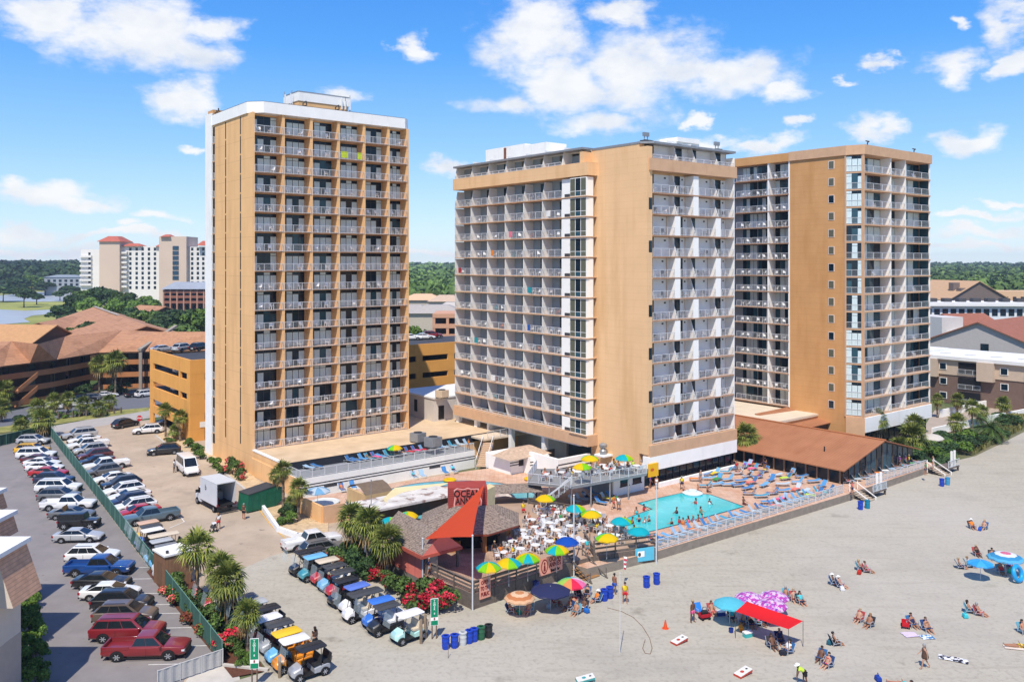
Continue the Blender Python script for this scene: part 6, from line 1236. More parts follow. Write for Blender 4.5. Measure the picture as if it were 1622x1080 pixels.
left = [(233, 1041, PICK, 'dred', 'dark red pickup truck nearest the near slatted fence'), (203, 1013, BSUV, 'dred', 'dark red large SUV beside the dark red pickup'), (199, 986, SUV, 'taupe', 'brown SUV between dark red SUV and black SUV'), (194, 966, SUV, 'black', 'black SUV beside the white sedan with sunroof'), (175, 949, SED, 'white', 'white sedan with black sunroof between two black cars'), (162, 932, SED, 'black', 'black sedan beside the bright blue pickup'), (158, 911, PICK, 'blue', 'bright blue pickup truck parked toward the green fence'), (147, 891, SUV, 'white', 'white crossover beside the bright blue pickup'), (125, 859, SED, 'silver', 'silver sedan standing alone before the gap in the left row'), (127, 838, JEEP, 'black', 'black boxy off-roader with spare wheel beside the silver sedan'), (114, 823, SED, 'grey', 'dark grey sedan beyond the black boxy off-roader'), (109, 809, PICK, 'white', 'white pickup truck in the left row beside a dark grey sedan'), (94, 795, SUV, 'grey', 'grey crossover beside the large white SUV'), (93, 782, BSUV, 'white', 'large white SUV in the middle of the left row'), (86, 769, SUV, 'navy', 'navy SUV beside the bright red car'), (77, 757, SED, 'red', 'bright red sedan in the left row'), (71, 748.5, SED, 'white', 'white sedan next to the bright red sedan'), (67, 741.5, SED, 'white', 'white sedan next to the maroon car in the left row'), (63, 736, SED, 'maroon', 'maroon car mostly hidden behind the older white SUV'), (58, 729, BSUV, 'white', 'older white SUV beside the yellow one'), (51, 721, SUV, 'yellow', 'yellow SUV near the far end of the left row'), (53, 706, SUV, 'silver', 'silver SUV at the far end of the left row')]
for i, (px, py, p, c, lab) in enumerate(left): park(px, py-3, p, c, math.radians(3+RND.uniform(-2, 2)), lab, g1)
g2 = 'cars parked nose in along the right of the fence'
right = [(126, 697, BSUV, 'silver', 'silver SUV with dark rear, farthest in the right row'), (133, 704, SED, 'white', 'white sedan second from the far end of the right row'), (139, 713, PICK, 'white', 'white pickup near the far end of the right row'), (143, 721, SUV, 'silver', 'silver SUV beside the far white pickup'), (150, 730, SUV, 'maroon', 'maroon grey SUV in the right row'), (152, 738, SED, 'black', 'black sedan beside the nearer white pickup'), (168, 746, PICK, 'white', 'white pickup with open bed in the middle of the right row'), (162, 756, SUV, 'grey', 'dark grey SUV beside the white pickup bed'), (177, 766, SED, 'white', 'pearl white sedan in the middle of the right row'), (192, 776, SUV, 'black', 'black SUV beside the pearl white sedan'), (196, 786, SUV, 'white', 'white SUV in the right row beside a black SUV'), (205, 794, SED, 'white', 'white sedan tucked between white SUV and navy SUV'), (203, 804, SUV, 'navy', 'navy SUV in the right row'), (213, 812, SUV, 'white', 'white SUV with orange dot beside the red one'), (218, 820, SED, 'red', 'red car half hidden behind the steel blue pickup'), (239, 829, PICK, 'steel', 'steel blue pickup with covered bed beside the golf carts')]
for px, py, p, c, lab in right: park(px, py-3, p, c, ANG+math.pi+RND.uniform(-.04, .04), lab, g2)
for px, py, p, c, rz, lab, z in [(199, 676, SUV, 'black', 1.1, 'black SUV driving out towards the stop sign', 0), (234, 686, SUV, 'white', ANG+math.pi-.25, 'white SUV beside the garage bed', 0), (264, 674, SED, 'black', ANG+math.pi, 'black car half hidden in the garage entrance', 0), (260, 719, SUV, 'black', ANG+math.pi-.3, 'black minivan standing in the open lot', 0), (297, 748, VAN, 'white', ANG-math.pi/2-.08, 'white high roof cargo van facing the camera', 0), (494, 866, PICK, 'white', ANG-.1, 'white pickup with dark bed below the tan garden wall', 0), (512, 878, SUV, 'grey', ANG-.1, 'dark car beside the white pickup, partly behind shrubs', 0),
   (90, 648, SUV, 'white', .5, 'white SUV first on the left in the motel lot', 0), (116, 644, SUV, 'white', .5, 'white SUV behind the verge palms in the motel lot', 0), (135, 636, SUV, 'black', .5, 'black SUV in the motel lot behind white ones', 0), (150, 634, SUV, 'grey', .5, 'grey SUV in the motel lot beside the pale sedan', 0), (168, 629, SED, 'white', .6, 'white sedan at the end of the motel row', 0), (216, 628, SUV, 'black', .9, 'black SUV parked before the motel, right of the gap', 0), (232, 628, SUV, 'white', .9, 'white SUV beside the garage edge in the motel lot', 0),
   (259, 557, SED, 'silver', ANG+.2, 'silver car on the garage roof, leftmost', 12.4), (290, 556, SUV, 'silver', ANG+.6, 'silver grey SUV on the garage roof, middle one', 12.4), (317, 555, SUV, 'black', ANG+.6, 'black SUV on the garage roof beside the tower', 12.4), (651, 538, SED, 'white', 0.2, 'white car on the garage roof between the towers', 12.4), (672, 537, SED, 'white', .2, 'second white car on the garage roof beside the red SUV', 12.4), (684, 535, SUV, 'dred', .3, 'dark red SUV on the garage roof between the towers', 12.4)]:
    park(px, py, p, c, rz, lab, None, z=z)
for y, z, p, lab in ((12, 9.86, SED, 'white car on the top inner level of the garage'), (13, 6.56, SUV, 'white car on the middle inner level of the garage')): dup(p, at(GG, (3.4, y, z)), ANG, lab, None, 1, {'body': CW['white']})
# ------------------------------------------------------------------ golf carts
CSEAT = M('cart_seat', (0, 0, 0), .6, .05, objcol=True); ROOFP = M('cart_roof', (0, 0, 0), .55, .04, 2, objcol=True, coat=.2)
def cart(long=False):
    t = thing('golf_cart', 'prototype', 'golf cart'); e = .75 if long else 0; mb = MB()
    R_ = lambda x, hw, z0, z1: [(x, hw, z0), (x, hw*.98, z1-.08), (x, hw*.8, z1), (x, -hw*.8, z1), (x, -hw*.98, z1-.08), (x, -hw, z0)]
    mb.loft([R_(1.28, .36, .42, .6), R_(1.18, .46, .36, .74), R_(.85, .52, .32, .86), R_(.62, .52, .3, .95)], PAINT); mb.loft([R_(-.15, .56, .34, .66), R_(-.5, .58, .34, .74), R_(-1.05-e, .58, .36, .78), R_(-1.25-e, .5, .4, .7)], PAINT)
    mb.box((-1.2-e, -.54, .26), (1.1, .54, .34), TRIM); mb.box((-.15, -.57, .3), (.64, .57, .345), TRIM)
    for s in (-1, 1):
        for x in (.85, -.85-e): pts = [(x+.32*math.cos(q*math.pi/8), s*.6, .26+.32*math.sin(q*math.pi/8)) for q in range(9)]; mb.loft([pts, [(a, b-s*.22, c) for a, b, c in pts]], TRIM, closed=False, caps=False)
    mb.build('body', t, smooth=35)
    seats = [-.35, -1.02] + ([-1.7] if long else [])
    for k, x in enumerate(seats):
        b = -1 if k < len(seats)-1 else 1; mb = MB(); mb.box((x-.25, -.52, .74), (x+.25, .52, .88), CSEAT); mb.par((x-.25 if b < 0 else x-.25, -.52, .88), (.1, 0, 0), (0, 1.04, 0), (-.1, 0, .42), CSEAT); mb.build('seat', t)
    mb = MB()
    for s in (-1, 1): mb.tube((.72, s*.5, .85), (.5, s*.5, 1.82), .025, None, TRIM, 6).tube((-.62-e, s*.52, .7), (-.62-e, s*.5, 1.82), .025, None, TRIM, 6); mb.tube((-1.25-e, s*.45, .5), (-1.4-e, s*.45, 1.05), .025, None, TRIM, 6)
    mb.tube((-1.4-e, -.45, 1.05), (-1.4-e, .45, 1.05), .025, None, TRIM, 6)
    mb.tube((.5, -.5, 1.8), (.5, .5, 1.8), .02, None, TRIM, 6).tube((-.62-e, -.5, 1.8), (-.62-e, .5, 1.8), .02, None, TRIM, 6)
    for s in (-1, 1): mb.tube((.5, s*.5, 1.81), (-.62-e, s*.5, 1.81), .02, None, TRIM, 6).tube((-.62-e, s*.51, .72), (-1.3-e, s*.45, .72), .02, None, TRIM, 6)
    mb.build('frame', t)
    x0, x1 = -1.05-e, .78; rr_ = [(x0, .45), (x0+.1, .56), (x1-.1, .56), (x1, .42), (x1, -.42), (x1-.1, -.56), (x0+.1, -.56), (x0, -.45)]
    mb = MB(); mb.loft([[(x, y, 1.82) for x, y in rr_], [(x, y, 1.87) for x, y in rr_], [(x*.96, y*.93, 1.9) for x, y in rr_]], ROOFP); mb.box((x0+.2, -.03, 1.898), (x1-.2, .03, 1.915), ROOFP); mb.build('roof', t, smooth=50)
    MB().poly([(.74, .46, .95), (.74, -.46, .95), (.54, -.46, 1.78), (.54, .46, 1.78)], CLEAR).build('windscreen', t)
    mb = MB(); mb.tube((.55, .22, .85), (.3, .22, 1.02), .02, None, TRIM, 6)
    for i in range(12): a, b = i*math.pi/6, (i+1)*math.pi/6; f = lambda q: Vector((.3+.1*math.cos(q), .22+.17*math.sin(q), 1.02+.14*math.cos(q))); mb.tube(f(a), f(b), .015, None, TRIM, 5)
    mb.build('steering_wheel', t)
    for s in (-1, 1):
        for x in (.85, -.85-e): wheel(t, x, s*.54, .29, .2, RIM)
        MB().lathe([(0, 0), (.07, 0), (.06, .03), (0, .035)], HL, 10, (0, 0, 0), 'y').build('headlight', t).rotation_euler.z = -math.pi/2; t.children[-1].location = (1.24, s*.28, .6)
    hide_proto(t); return t
C4, C6 = cart(), cart(True)
CC = dict(black=(.02, .02, .022), dgrey=(.055, .057, .06), grey=(.2, .21, .22), lgrey=(.42, .44, .45), white=(.8, .79, .78), cream=(.62, .53, .4), tan=(.6, .4, .28), sky=(.16, .45, .72), blue=(.04, .17, .6), mid=(.1, .18, .55), yellow=(.8, .5, .02), red=(.45, .03, .04), orange=(.75, .27, .02), mint=(.45, .72, .66), teal=(.06, .3, .36), silver=(.34, .35, .37))
def cartat(px, py, roof, body, seat, lab, group, rz=ANG+math.pi, long=False, s=1.12):
    p = G(px, py, 1.9*s); return dup(C6 if long else C4, (p.x, p.y, 0), rz+RND.uniform(-.05, .05), lab, group, s, {'body': CC[body], 'roof': CC[roof], 'seat': CC[seat]})
ga, gb, gc = 'golf carts along the bar side of the lane', 'golf carts beside the mulch bed', 'golf carts beside the steel blue pickup'
for a in [(482, 872, 'black', 'black', 'black', 'black long golf cart beside the white pickup, farthest in its row', True), (497, 880, 'sky', 'teal', 'dgrey', 'golf cart with pale blue roof, second in the bar side row', False), (516, 886, 'cream', 'red', 'cream', 'golf cart with cream roof in the bar side row', False), (528, 895, 'dgrey', 'sky', 'white', 'golf cart with grey roof and light blue body behind the palms', False), (540, 904, 'dgrey', 'red', 'black', 'dark roofed golf cart with red body in the bar side row', False), (545, 917, 'black', 'black', 'dgrey', 'black golf cart with shiny roof beside the royal blue roofed one', False), (563, 927, 'mid', 'white', 'cream', 'golf cart with royal blue roof in the bar side row', False), (569, 939, 'dgrey', 'white', 'cream', 'long white golf cart with dark roof, six seats', True), (601, 949, 'blue', 'blue', 'white', 'bright blue golf cart with bright blue roof', False), (610, 958, 'dgrey', 'black', 'white', 'black golf cart with dark windscreen next to the white roofed one', False), (647, 970, 'white', 'mint', 'cream', 'mint golf cart with white roof, nearest the green sign', False)]: cartat(*a[:2], *a[2:5], a[5], ga, long=a[6])
for a in [(346, 925, 'dgrey', 'red', 'black', 'red golf cart half hidden behind the palms', False), (362, 938, 'dgrey', 'orange', 'black', 'orange golf cart half hidden behind the second palm', False), (384, 945, 'grey', 'white', 'dgrey', 'golf cart with grey roof behind the mulch bed palms', False), (399, 953, 'lgrey', 'sky', 'dgrey', 'golf cart with pale grey roof beside the dark roofed one', False), (419, 962, 'black', 'dgrey', 'black', 'golf cart with black roof between pale grey and white roofs', False), (421, 977, 'white', 'red', 'white', 'red golf cart with white roof behind the short palm', False), (439, 986, 'dgrey', 'silver', 'dgrey', 'grey golf cart with dark roof beside the yellow roofed one', False), (451, 1000, 'yellow', 'sky', 'orange', 'golf cart with bright yellow roof', False), (463, 1011, 'white', 'orange', 'orange', 'orange golf cart with white roof', False), (489, 1023, 'black', 'silver', 'black', 'silver golf cart with flat black roof, nearest the camera', False)]: cartat(*a[:2], *a[2:5], a[5], gb, long=a[6])
for a in [(232, 826, 'tan', 'yellow', 'black', 'golf cart with tan pink roof right beside the steel blue pickup', False), (237, 832, 'dgrey', 'navy' if 0 else 'mid', 'black', 'golf cart with dark roof between tan and white roofs', False), (239, 838, 'white', 'black', 'dgrey', 'golf cart with clean white roof beside the fence', False), (250, 847, 'cream', 'black', 'dgrey', 'long golf cart with cream roof beside the fence', True), (253, 855, 'lgrey', 'sky', 'dgrey', 'golf cart with light grey roof next to the cream roof', False), (261, 863, 'grey', 'sky', 'black', 'golf cart with mid grey ribbed roof beside the fence', False), (266, 870, 'lgrey', 'white', 'black', 'golf cart with pale roof, second from the brown shed', False), (268, 878, 'grey', 'white', 'black', 'golf cart with grey roof, right beside the brown shed', False)]: cartat(*a[:2], *a[2:5], a[5], gc, long=a[6])
# ------------------------------------------------------------------ box truck, dumpster, shed and street things
BT = thing('box_truck', 'white box truck with its rear door open, parked in the loading bay', 'truck', G(358, 812), ANG+math.pi/2+.06); WT = M('truck_white', (206, 208, 212), .5, .05, 1)
mb = MB(); mb.box((-.1, -1.2, .95), (4.6, -1.1, 3.5), WT); mb.box((-.1, 1.1, .95), (4.6, 1.2, 3.5), WT); mb.box((4.5, -1.1, .95), (4.6, 1.1, 3.5), WT); mb.box((-.1, -1.2, 3.5), (4.7, 1.2, 3.6), M('truck_roof', (196, 198, 198), .6, .05)); mb.box((-.1, -1.2, .85), (4.6, 1.2, .949), TRIM); mb.build('cargo_box', BT)
mb = MB(); rg = lambda x, hw, z1: [(x, hw, .5), (x, hw, z1-.25), (x, hw*.85, z1), (x, -hw*.85, z1), (x, -hw, z1-.25), (x, -hw, .5)]; mb.loft([rg(4.75, 1.02, 2.35), rg(5.5, 1.02, 2.35), rg(6.0, 1.0, 1.5), rg(6.8, .92, 1.25), rg(6.9, .85, 1.0)], WT); mb.build('cab', BT, smooth=30)
MB().poly([(5.58, .85, 2.25), (5.98, .9, 1.55), (5.98, -.9, 1.55), (5.58, -.85, 2.25)], CGLASS).build('windscreen', BT)
for s in (-1, 1):
    MB().par((4.9, s*1.03, 1.5), (.75, 0, 0), (0, s*.01, 0), (0, 0, .65), CGLASS).build('side_window', BT); wheel(BT, 6.0, s*.95, .42, .28, RIM); wheel(BT, 1.1, s*.95, .42, .3, RIM); MB().box((-.14, s*1.1-.1, .9), (-.101, s*1.1+.09, 1.2), TLM).build('tail_light', BT); MB().box((5.6, s*1.05, 1.5), (5.75, s*1.35, 1.85), TRIM).build('mirror', BT) if s > 0 else MB().box((5.6, -1.35, 1.5), (5.75, -1.05, 1.85), TRIM).build('mirror', BT)
MB().box((-.5, -1.15, .5), (-.1, 1.15, .58), TRIM).build('rear_step', BT); lettering('b', .9, DGREY, BT, (3.0, 1.205, 2.6), (math.pi/2, 0, math.pi), 'lettering')
for i, (x, y, w, h, m) in enumerate([(3.2, -.4, .9, 1.0, GALV), (3.6, .6, .7, .7, DGREY), (2.2, .5, .8, .5, REDL)]): c = at(BT, (x, y, .96)); o = MB().box((-w/2, -w/2, 0), (w/2, w/2, h), m).box((-w/2-.02, -w/2-.02, h*.9), (w/2+.02, w/2+.02, h*.95), DGREY).build('cargo_crate'); o.location = c; o.rotation_euler.z = ANG; tag(o, ('grey crate at the front left inside the open truck', 'dark crate at the front right inside the open truck', 'low red crate near the middle of the open truck')[i], 'crate')
DU = thing('dumpster', 'green waste compactor with dark top beside the open box truck', 'dumpster', G(415, 803), ANG+.15); GR_ = M('dumpster_green', (20, 92, 68), .6, .2, 2)
mb = MB(); pr = lambda y: [(-2.6, y, .15), (1.2, y, .15), (2.4, y, .9), (2.4, y, 2.1), (1.2, y, 2.5), (-2.4, y, 2.1)]; mb.loft([pr(-1.1), pr(1.1)], GR_); mb.build('container', DU)
mb = MB(); mb.par((-2.45, -1.15, 2.12), (3.7, 0, .42), (0, 2.3, 0), (0, 0, .08), DGREY); mb.build('lid', DU)
for x in (-2, -1, 0, 1): wallbox(DU, 'rib', (x-.06, -1.16, .2), (x+.06, -1.105, 2.1), GR_)
MB().par((-1.2, -1.13, 1.3), (1.0, 0, 0), (0, .02, 0), (0, 0, .35), WHITE).build('label_plate', DU) if False else lettering('WASTE', .42, WLET, DU, (-1.7, -1.175, 1.0), (math.pi/2, 0, 0), sx=.6) if False else None
SH = thing('brown_shed', 'brown timber shed with flat white roof beside the green fence', 'shed', G(273, 922), ANG+.1); BSH = M('shed_brown', (140, 104, 76), .85, .15, 1.5, extra=mixin((96, 68, 50), lines(.3, .03, 0, .6)))
mb = MB(); mb.box((-1.2, -1.3, 0), (1.2, 1.3, 2.9), BSH); mb.build('wall', SH); wallbox(SH, 'roof', (-1.3, -1.4, 2.9), (1.3, 1.4, 3.05), ROOFW); wallbox(SH, 'roof_vent', (-.9, -.9, 3.05), (-.7, -.7, 3.3), DGREY); wallbox(SH, 'door', (-1.225, -.5, .1), (-1.202, .5, 2.2), M('shed_door', (110, 82, 60), .8, .1))
def barrel(px, py, c, lab, lid=True, r=.3, h=.95, grp='bins on the sand', nm='trash_bin'):
    m = M('plastic_'+c, dict(blue=(24, 62, 170), navy=(20, 44, 110), white=(190, 192, 190), green=(40, 92, 62), black=(34, 36, 38), teal=(20, 120, 150), sky=(60, 140, 180))[c], .45, .06); t = thing(nm, lab, 'bin', G(px, py), 0, grp)
    MB().lathe([(0, 0), (r*.88, 0), (r, h*.3), (r*1.0, h*.33), (r*.97, h*.36), (r, h*.64), (r*1.03, h*.67), (r*.97, h*.7), (r, h), (r*.9, h), (r*.85, h*.75), (0, h*.74)], m, 16).build('barrel', t, smooth=40)
    if lid: MB().lathe([(r*1.12, h*.98), (r*1.12, h*1.06), (r*.6, h*1.1), (r*.55, h*1.02), (r*.9, h*.98)], m, 16).build('lid', t, smooth=40)
    return t
for a in [(706, 1027, 'blue', 'blue lidded bin leftmost of the row on the open sand'), (720, 1025, 'blue', 'blue lidded bin second in the row on the open sand'), (733, 1021, 'white', 'whitish barrel in the row on the open sand'), (743, 1018, 'blue', 'taller blue barrel before the other blue one in the sand row'), (751, 1015, 'blue', 'blue barrel beside the green one in the sand row'), (762, 1012, 'green', 'green barrel in the row on the open sand'), (774, 1009, 'black', 'black barrel rightmost of the row on the open sand'), (1024, 930, 'blue', 'blue bin with lid right of the beach bar, left one of two'), (1040, 925, 'blue', 'tall blue barrel right of the beach bar, right one of two'), (957, 951, 'blue', 'blue bin below the beach steps, left one'), (966, 947, 'blue', 'blue bin below the beach steps, right one'), (849, 938, 'navy', 'dark blue bin against the bar deck skirt'), (1363, 807, 'blue', 'blue bin at the foot of the nearer beach stair'), (1374, 805, 'teal', 'teal bin at the foot of the nearer beach stair'), (1492, 770, 'blue', 'blue bin at the foot of the farther beach stair'), (1501, 768, 'sky', 'light blue bin at the foot of the farther beach stair')]: barrel(*a)
def street_sign(px, py, lab, hgt, rz, txt):
    t = thing('street_sign', lab, 'sign', G(px, py), rz); GSN = M('sign_green', (0, 132, 92), .5, .04)
    for s in (-1, 1): MB().tube((s*.17, .05, -.1), (s*.17, .05, hgt), .05, None, M('sign_post', (112, 92, 76), .85, .15, 3), 8).build('post', t)
    MB().box((-.3, -.04, hgt-2.0), (.3, 0, hgt+.1), WHITE).build('sign_edge', t); MB().box((-.27, -.05, hgt-1.35), (.27, -.041, hgt+.07), GSN).box((-.27, -.05, hgt-1.97), (.27, -.041, hgt-1.62), GSN).build('sign_face', t)
    for i, ch in enumerate(txt): lettering(ch, .2, WLET, t, (0, -.057, hgt-.08-.165*i), (math.pi/2, 0, 0))
    lettering('8', .26, REDL, t, (0, -.047, hgt-1.49), (math.pi/2, 0, 0)); return t
street_sign(403, 1088, 'tall green sign with vertical white letters in the mulch bed at the bottom edge', 3.3, .12, 'TOWER 8')
street_sign(688, 1012, 'narrow tall green sign on two wooden posts by the red flowers', 3.1, .25, 'TOWER 8')
for px, py, h, lab in [(667, 1019, 1.9, 'thick wooden bollard beside the mint golf cart'), (673.5, 1011, 1.9, 'thinner wooden bollard behind the thick one'), (443, 1073, 1.5, 'wooden bollard before the silver golf cart')]:
    o = MB().lathe([(0, -.1), (.12, -.1), (.12, h-.05), (.08, h), (0, h+.01)], M('bollard_wood', (128, 112, 94), .9, .2, 3), 10).build('bollard', smooth=40); o.location = G(px, py); tag(o, lab, 'bollard')
SS = thing('stop_sign', 'red octagonal stop sign on a thin post at the lot exit', 'sign', G(221, 686), 0); MB().tube((0, .04, 0), (0, .04, 2.9), .05, None, GALV, 6).build('post', SS)
oc_ = [(.5*math.cos(math.pi/8+i*math.pi/4), .5*math.sin(math.pi/8+i*math.pi/4)) for i in range(8)]; MB().loft([[(x, .03, 2.6+z) for x, z in oc_], [(x, -.02, 2.6+z) for x, z in oc_]], M('stop_red', (180, 24, 32), .5, 0)).build('sign_face', SS); lettering('STOP', .34, WLET, SS, (0, -.03, 2.6), (math.pi/2, 0, 0))
o = MB().lathe([(.28, 0), (.28, .03), (.17, .04), (.14, .25), (.12, .3), (.1, .42), (.03, .72), (0, .73)], M('cone_orange', (214, 78, 28), .6, .05), 14).build('traffic_cone', smooth=40); o.location = G(1054, 995); tag(o, 'orange traffic cone standing alone on the sand', 'cone')
# ------------------------------------------------------------------ people
SKINM = M('skin', (0, 0, 0), .55, .05, 6, objcol=True); CLOTH = M('cloth', (0, 0, 0), .85, .1, 5, objcol=True); HAIRM = M('hair', (0, 0, 0), .7, .15, 8, objcol=True); EYE = M('eye_dark', (20, 16, 14), .3, 0)
def skinmesh(verts, edges, radii, name, mat, sub=1):
    me = bpy.data.meshes.new(name); me.from_pydata([tuple(v) for v in verts], edges, []); o = bpy.data.objects.new(name, me); COL.objects.link(o)
    m = o.modifiers.new('Skin', 'SKIN'); m.use_smooth_shade = True; m.branch_smoothing = .2
    for i, r in enumerate(radii): d = me.skin_vertices[0].data[i]; d.radius = (r, r) if not isinstance(r, tuple) else r; d.use_root = i == 0
    s = o.modifiers.new('Sub', 'SUBSURF'); s.levels = sub; s.render_levels = sub
    dg = bpy.context.evaluated_depsgraph_get(); dg.update(); r = bpy.data.meshes.new_from_object(o.evaluated_get(dg)); r.materials.clear(); r.materials.append(mat); bpy.data.objects.remove(o); r.shade_smooth(); return r
def dv_(a, s=0): a = math.radians(a); s = math.radians(s); return Vector((math.sin(a)*math.cos(s), math.sin(s), -math.cos(a)*math.cos(s)))
def pose(pz, lean, th, sh, ua, fa, px=0, head=None, splay=6, arm=10):
    """Joint positions; th/sh/ua/fa are (left, right) angles of thigh, shin, upper arm, forearm from straight down, forward positive."""
    la = math.radians(lean); up = Vector((math.sin(la), 0, math.cos(la))); P = Vector((px, 0, pz)); hd = math.radians(lean*.35 if head is None else head); hu = Vector((math.sin(hd), 0, math.cos(hd))); hf = Vector((math.cos(hd), 0, -math.sin(hd)))
    v = [P, P+up*.17, P+up*.36, P+up*.48]; r = [(.15, .12), (.135, .1), (.165, .115), .055]; e = [(0, 1), (1, 2), (2, 3)]
    N_ = v[3]; v += [N_+hu*.08, N_+hu*.16+hf*.015, N_+hu*.235]; r += [.062, .088, .07]; e += [(3, 4), (4, 5), (5, 6)]; H_ = v[5]
    v += [H_+hf*.1-hu*.01, H_+Vector((0, .085, 0)), H_-Vector((0, .085, 0))]; r += [.014, .018, .018]; e += [(5, 7), (5, 8), (5, 9)]
    J = dict(P=P, W=v[1], C=v[2], H=H_, hu=hu, hf=hf, up=up)
    for s, k in ((1, 0), (-1, 1)):
        i = len(v); S = v[2]+up*.08+Vector((0, s*.17, 0)); E = S+dv_(ua[k], s*arm)*.29; W_ = E+dv_(fa[k], s*2)*.25; f = (W_-E).normalized(); pm = W_+f*.07
        v += [S, E, W_, pm]; r += [.06, .042, .029, .034]; e += [(2, i), (i, i+1), (i+1, i+2), (i+2, i+3)]; J['S%d' % k] = S; J['E%d' % k] = E
        sd = Vector((0, 1, 0)); nn = f.cross(sd).normalized()
        for q, (off, ln) in enumerate(((-.03, .075), (-.01, .09), (.01, .085), (.03, .065))): j = len(v); v += [pm+sd*off*.9+f*.03, pm+sd*off*1.1+f*ln+nn*.02*(1 if q else 1.3)]; r += [.011, .008]; e += [(i+3, j), (j, j+1)]
        j = len(v); v += [W_+f*.045+Vector((0, -s*.05, 0))]; r += [.011]; e += [(i+2, j)]
        i = len(v); Hp = P+Vector((0, s*.09, -.03)); K = Hp+dv_(th[k], s*splay)*.43; A_ = K+dv_(sh[k], s*splay*.3)*.42; fd = Vector((math.cos(math.radians(sh[k])*.9), 0, math.sin(math.radians(sh[k])*.9)*.8)); fd.normalize()
        v += [Hp, K, A_, A_+fd*.16+Vector((0, s*.02, -.03))]; r += [.095, .06, .042, (.045, .03)]; e += [(0, i), (i, i+1), (i+1, i+2), (i+2, i+3)]; J['Hp%d' % k] = Hp; J['K%d' % k] = K
    return v, e, r, J
POSES = {'stand': (.93, 2, (3, -4), (0, -4), (6, -4), (22, 14)), 'walk': (.91, 5, (24, -18), (10, -34), (-22, 24), (-4, 44)), 'sit': (.5, -8, (86, 80), (4, 10), (30, 24), (72, 80)), 'low': (.24, -24, (82, 74), (50, 58), (24, 20), (66, 60)), 'lounge': (.42, -52, (88, 84), (84, 88), (16, 40), (60, 110)), 'lie': (.12, -88, (90, 88), (90, 86), (100, 80), (150, 96)), 'bend': (.86, 62, (-6, 8), (-14, -6), (24, 8), (12, 6)), 'wade': (.93, 0, (0, 0), (0, 0), (34, 20), (80, 60))}
PM = {}
def limb(J, *names): return [J[n] for n in names]
for nm, a in POSES.items():
    v, e, r, J = pose(*a); d = {'body': skinmesh(v, e, r, 'body', SKINM)}
    mb = MB(); H_ = J['H']; ey = [H_+J['hf']*.078+Vector((0, s*.032, 0))+J['hu']*.018 for s in (-1, 1)]
    c0 = H_+J['hu']*.03-J['hf']*.012
    def cap(long):
        mb = MB(); n = 10; rings = []
        rows = [(.104, -.02 if not long else -.2), (.108, .02), (.1, .06), (.075, .095), (.03, .112)]
        for rad, h in rows: rings.append([c0-J['hf']*(.012 if h > 0 else .035)+J['hf']*(rad*math.cos(t)*(1.05 if h > 0 else .5))+Vector((0, rad*math.sin(t)*.92, 0))+J['hu']*h-(J['hf']*.03 if h < 0 else Vector()) for t in [2*math.pi*i/n for i in range(n)]])
        mb.loft(rings, HAIRM); return mb.mesh('hair', 180)
    d['hair'] = cap(False); d['long'] = cap(True)
    mb = MB(); rim = lambda rad, h: [c0+J['hf']*rad*math.cos(t)+Vector((0, rad*math.sin(t), 0))+J['hu']*h for t in [2*math.pi*i/12 for i in range(12)]]
    mb.loft([rim(.19, .03), rim(.11, .05), rim(.1, .12), rim(.05, .14)], CLOTH); d['hat'] = mb.mesh('hat', 60)
    lp = lambda a, b, k: J[a]+(J[b]-J[a])*k
    _sk = skinmesh; grow = lambda q: tuple(v*1.24 for v in q) if isinstance(q, tuple) else q*1.24
    cloth = lambda v, e, r, n_, m: _sk(v, e, [grow(q) for q in r], n_, m)
    d['shorts'] = cloth([J['P']+J['up']*.05, J['P'], J['Hp0'], lp('Hp0', 'K0', .62), J['Hp1'], lp('Hp1', 'K1', .62)], [(0, 1), (1, 2), (2, 3), (1, 4), (4, 5)], [(.155, .125), (.165, .135), .112, .1, .112, .1], 'shorts', CLOTH)
    d['top'] = cloth([J['W']-J['up']*.1, J['W'], J['C'], J['C']+J['up']*.07, J['S0'], lp('S0', 'E0', .5), J['S1'], lp('S1', 'E1', .5)], [(0, 1), (1, 2), (2, 3), (2, 4), (4, 5), (2, 6), (6, 7)], [(.16, .13), (.15, .115), (.178, .13), .1, .075, .062, .075, .062], 'shirt', CLOTH)
    d['bikini'] = cloth([J['C']-J['up']*.05, J['C']+J['up']*.03], [(0, 1)], [(.168, .125), (.172, .128)], 'swim_top', CLOTH)
    d['trunks'] = cloth([J['P']+J['up']*.03, J['P']-J['up']*.04, lp('Hp0', 'K0', .12), lp('Hp1', 'K1', .12)], [(0, 1), (1, 2), (1, 3)], [(.158, .128), (.15, .13), .1, .1], 'swim_bottom', CLOTH)
    d['suit'] = cloth([J['P']-J['up']*.04, J['W'], J['C']], [(0, 1), (1, 2)], [(.16, .132), (.145, .112), (.174, .126)], 'swimsuit', CLOTH)
    d['dress'] = cloth([J['P']-J['up']*.32 if nm in ('stand', 'walk', 'wade') else J['P'], J['P'], J['W'], J['C'], J['C']+J['up']*.05], [(0, 1), (1, 2), (2, 3), (3, 4)], [.26, .19, .15, (.172, .125), .1], 'dress', CLOTH)
    d['eyes'] = ey; PM[nm] = d
for nm in PM: # eyes are set into the face of the shared body mesh
    import bmesh
    bm = bmesh.new(); bm.from_mesh(PM[nm]['body']); PM[nm]['body'].materials.append(EYE)
    for p in PM[nm]['eyes']:
        n0 = len(bm.faces); bmesh.ops.create_icosphere(bm, subdivisions=1, radius=.013, matrix=Matrix.Translation(p)); bm.faces.ensure_lookup_table()
        for f in bm.faces[n0:]: f.material_index = 1
    bm.to_mesh(PM[nm]['body']); bm.free()
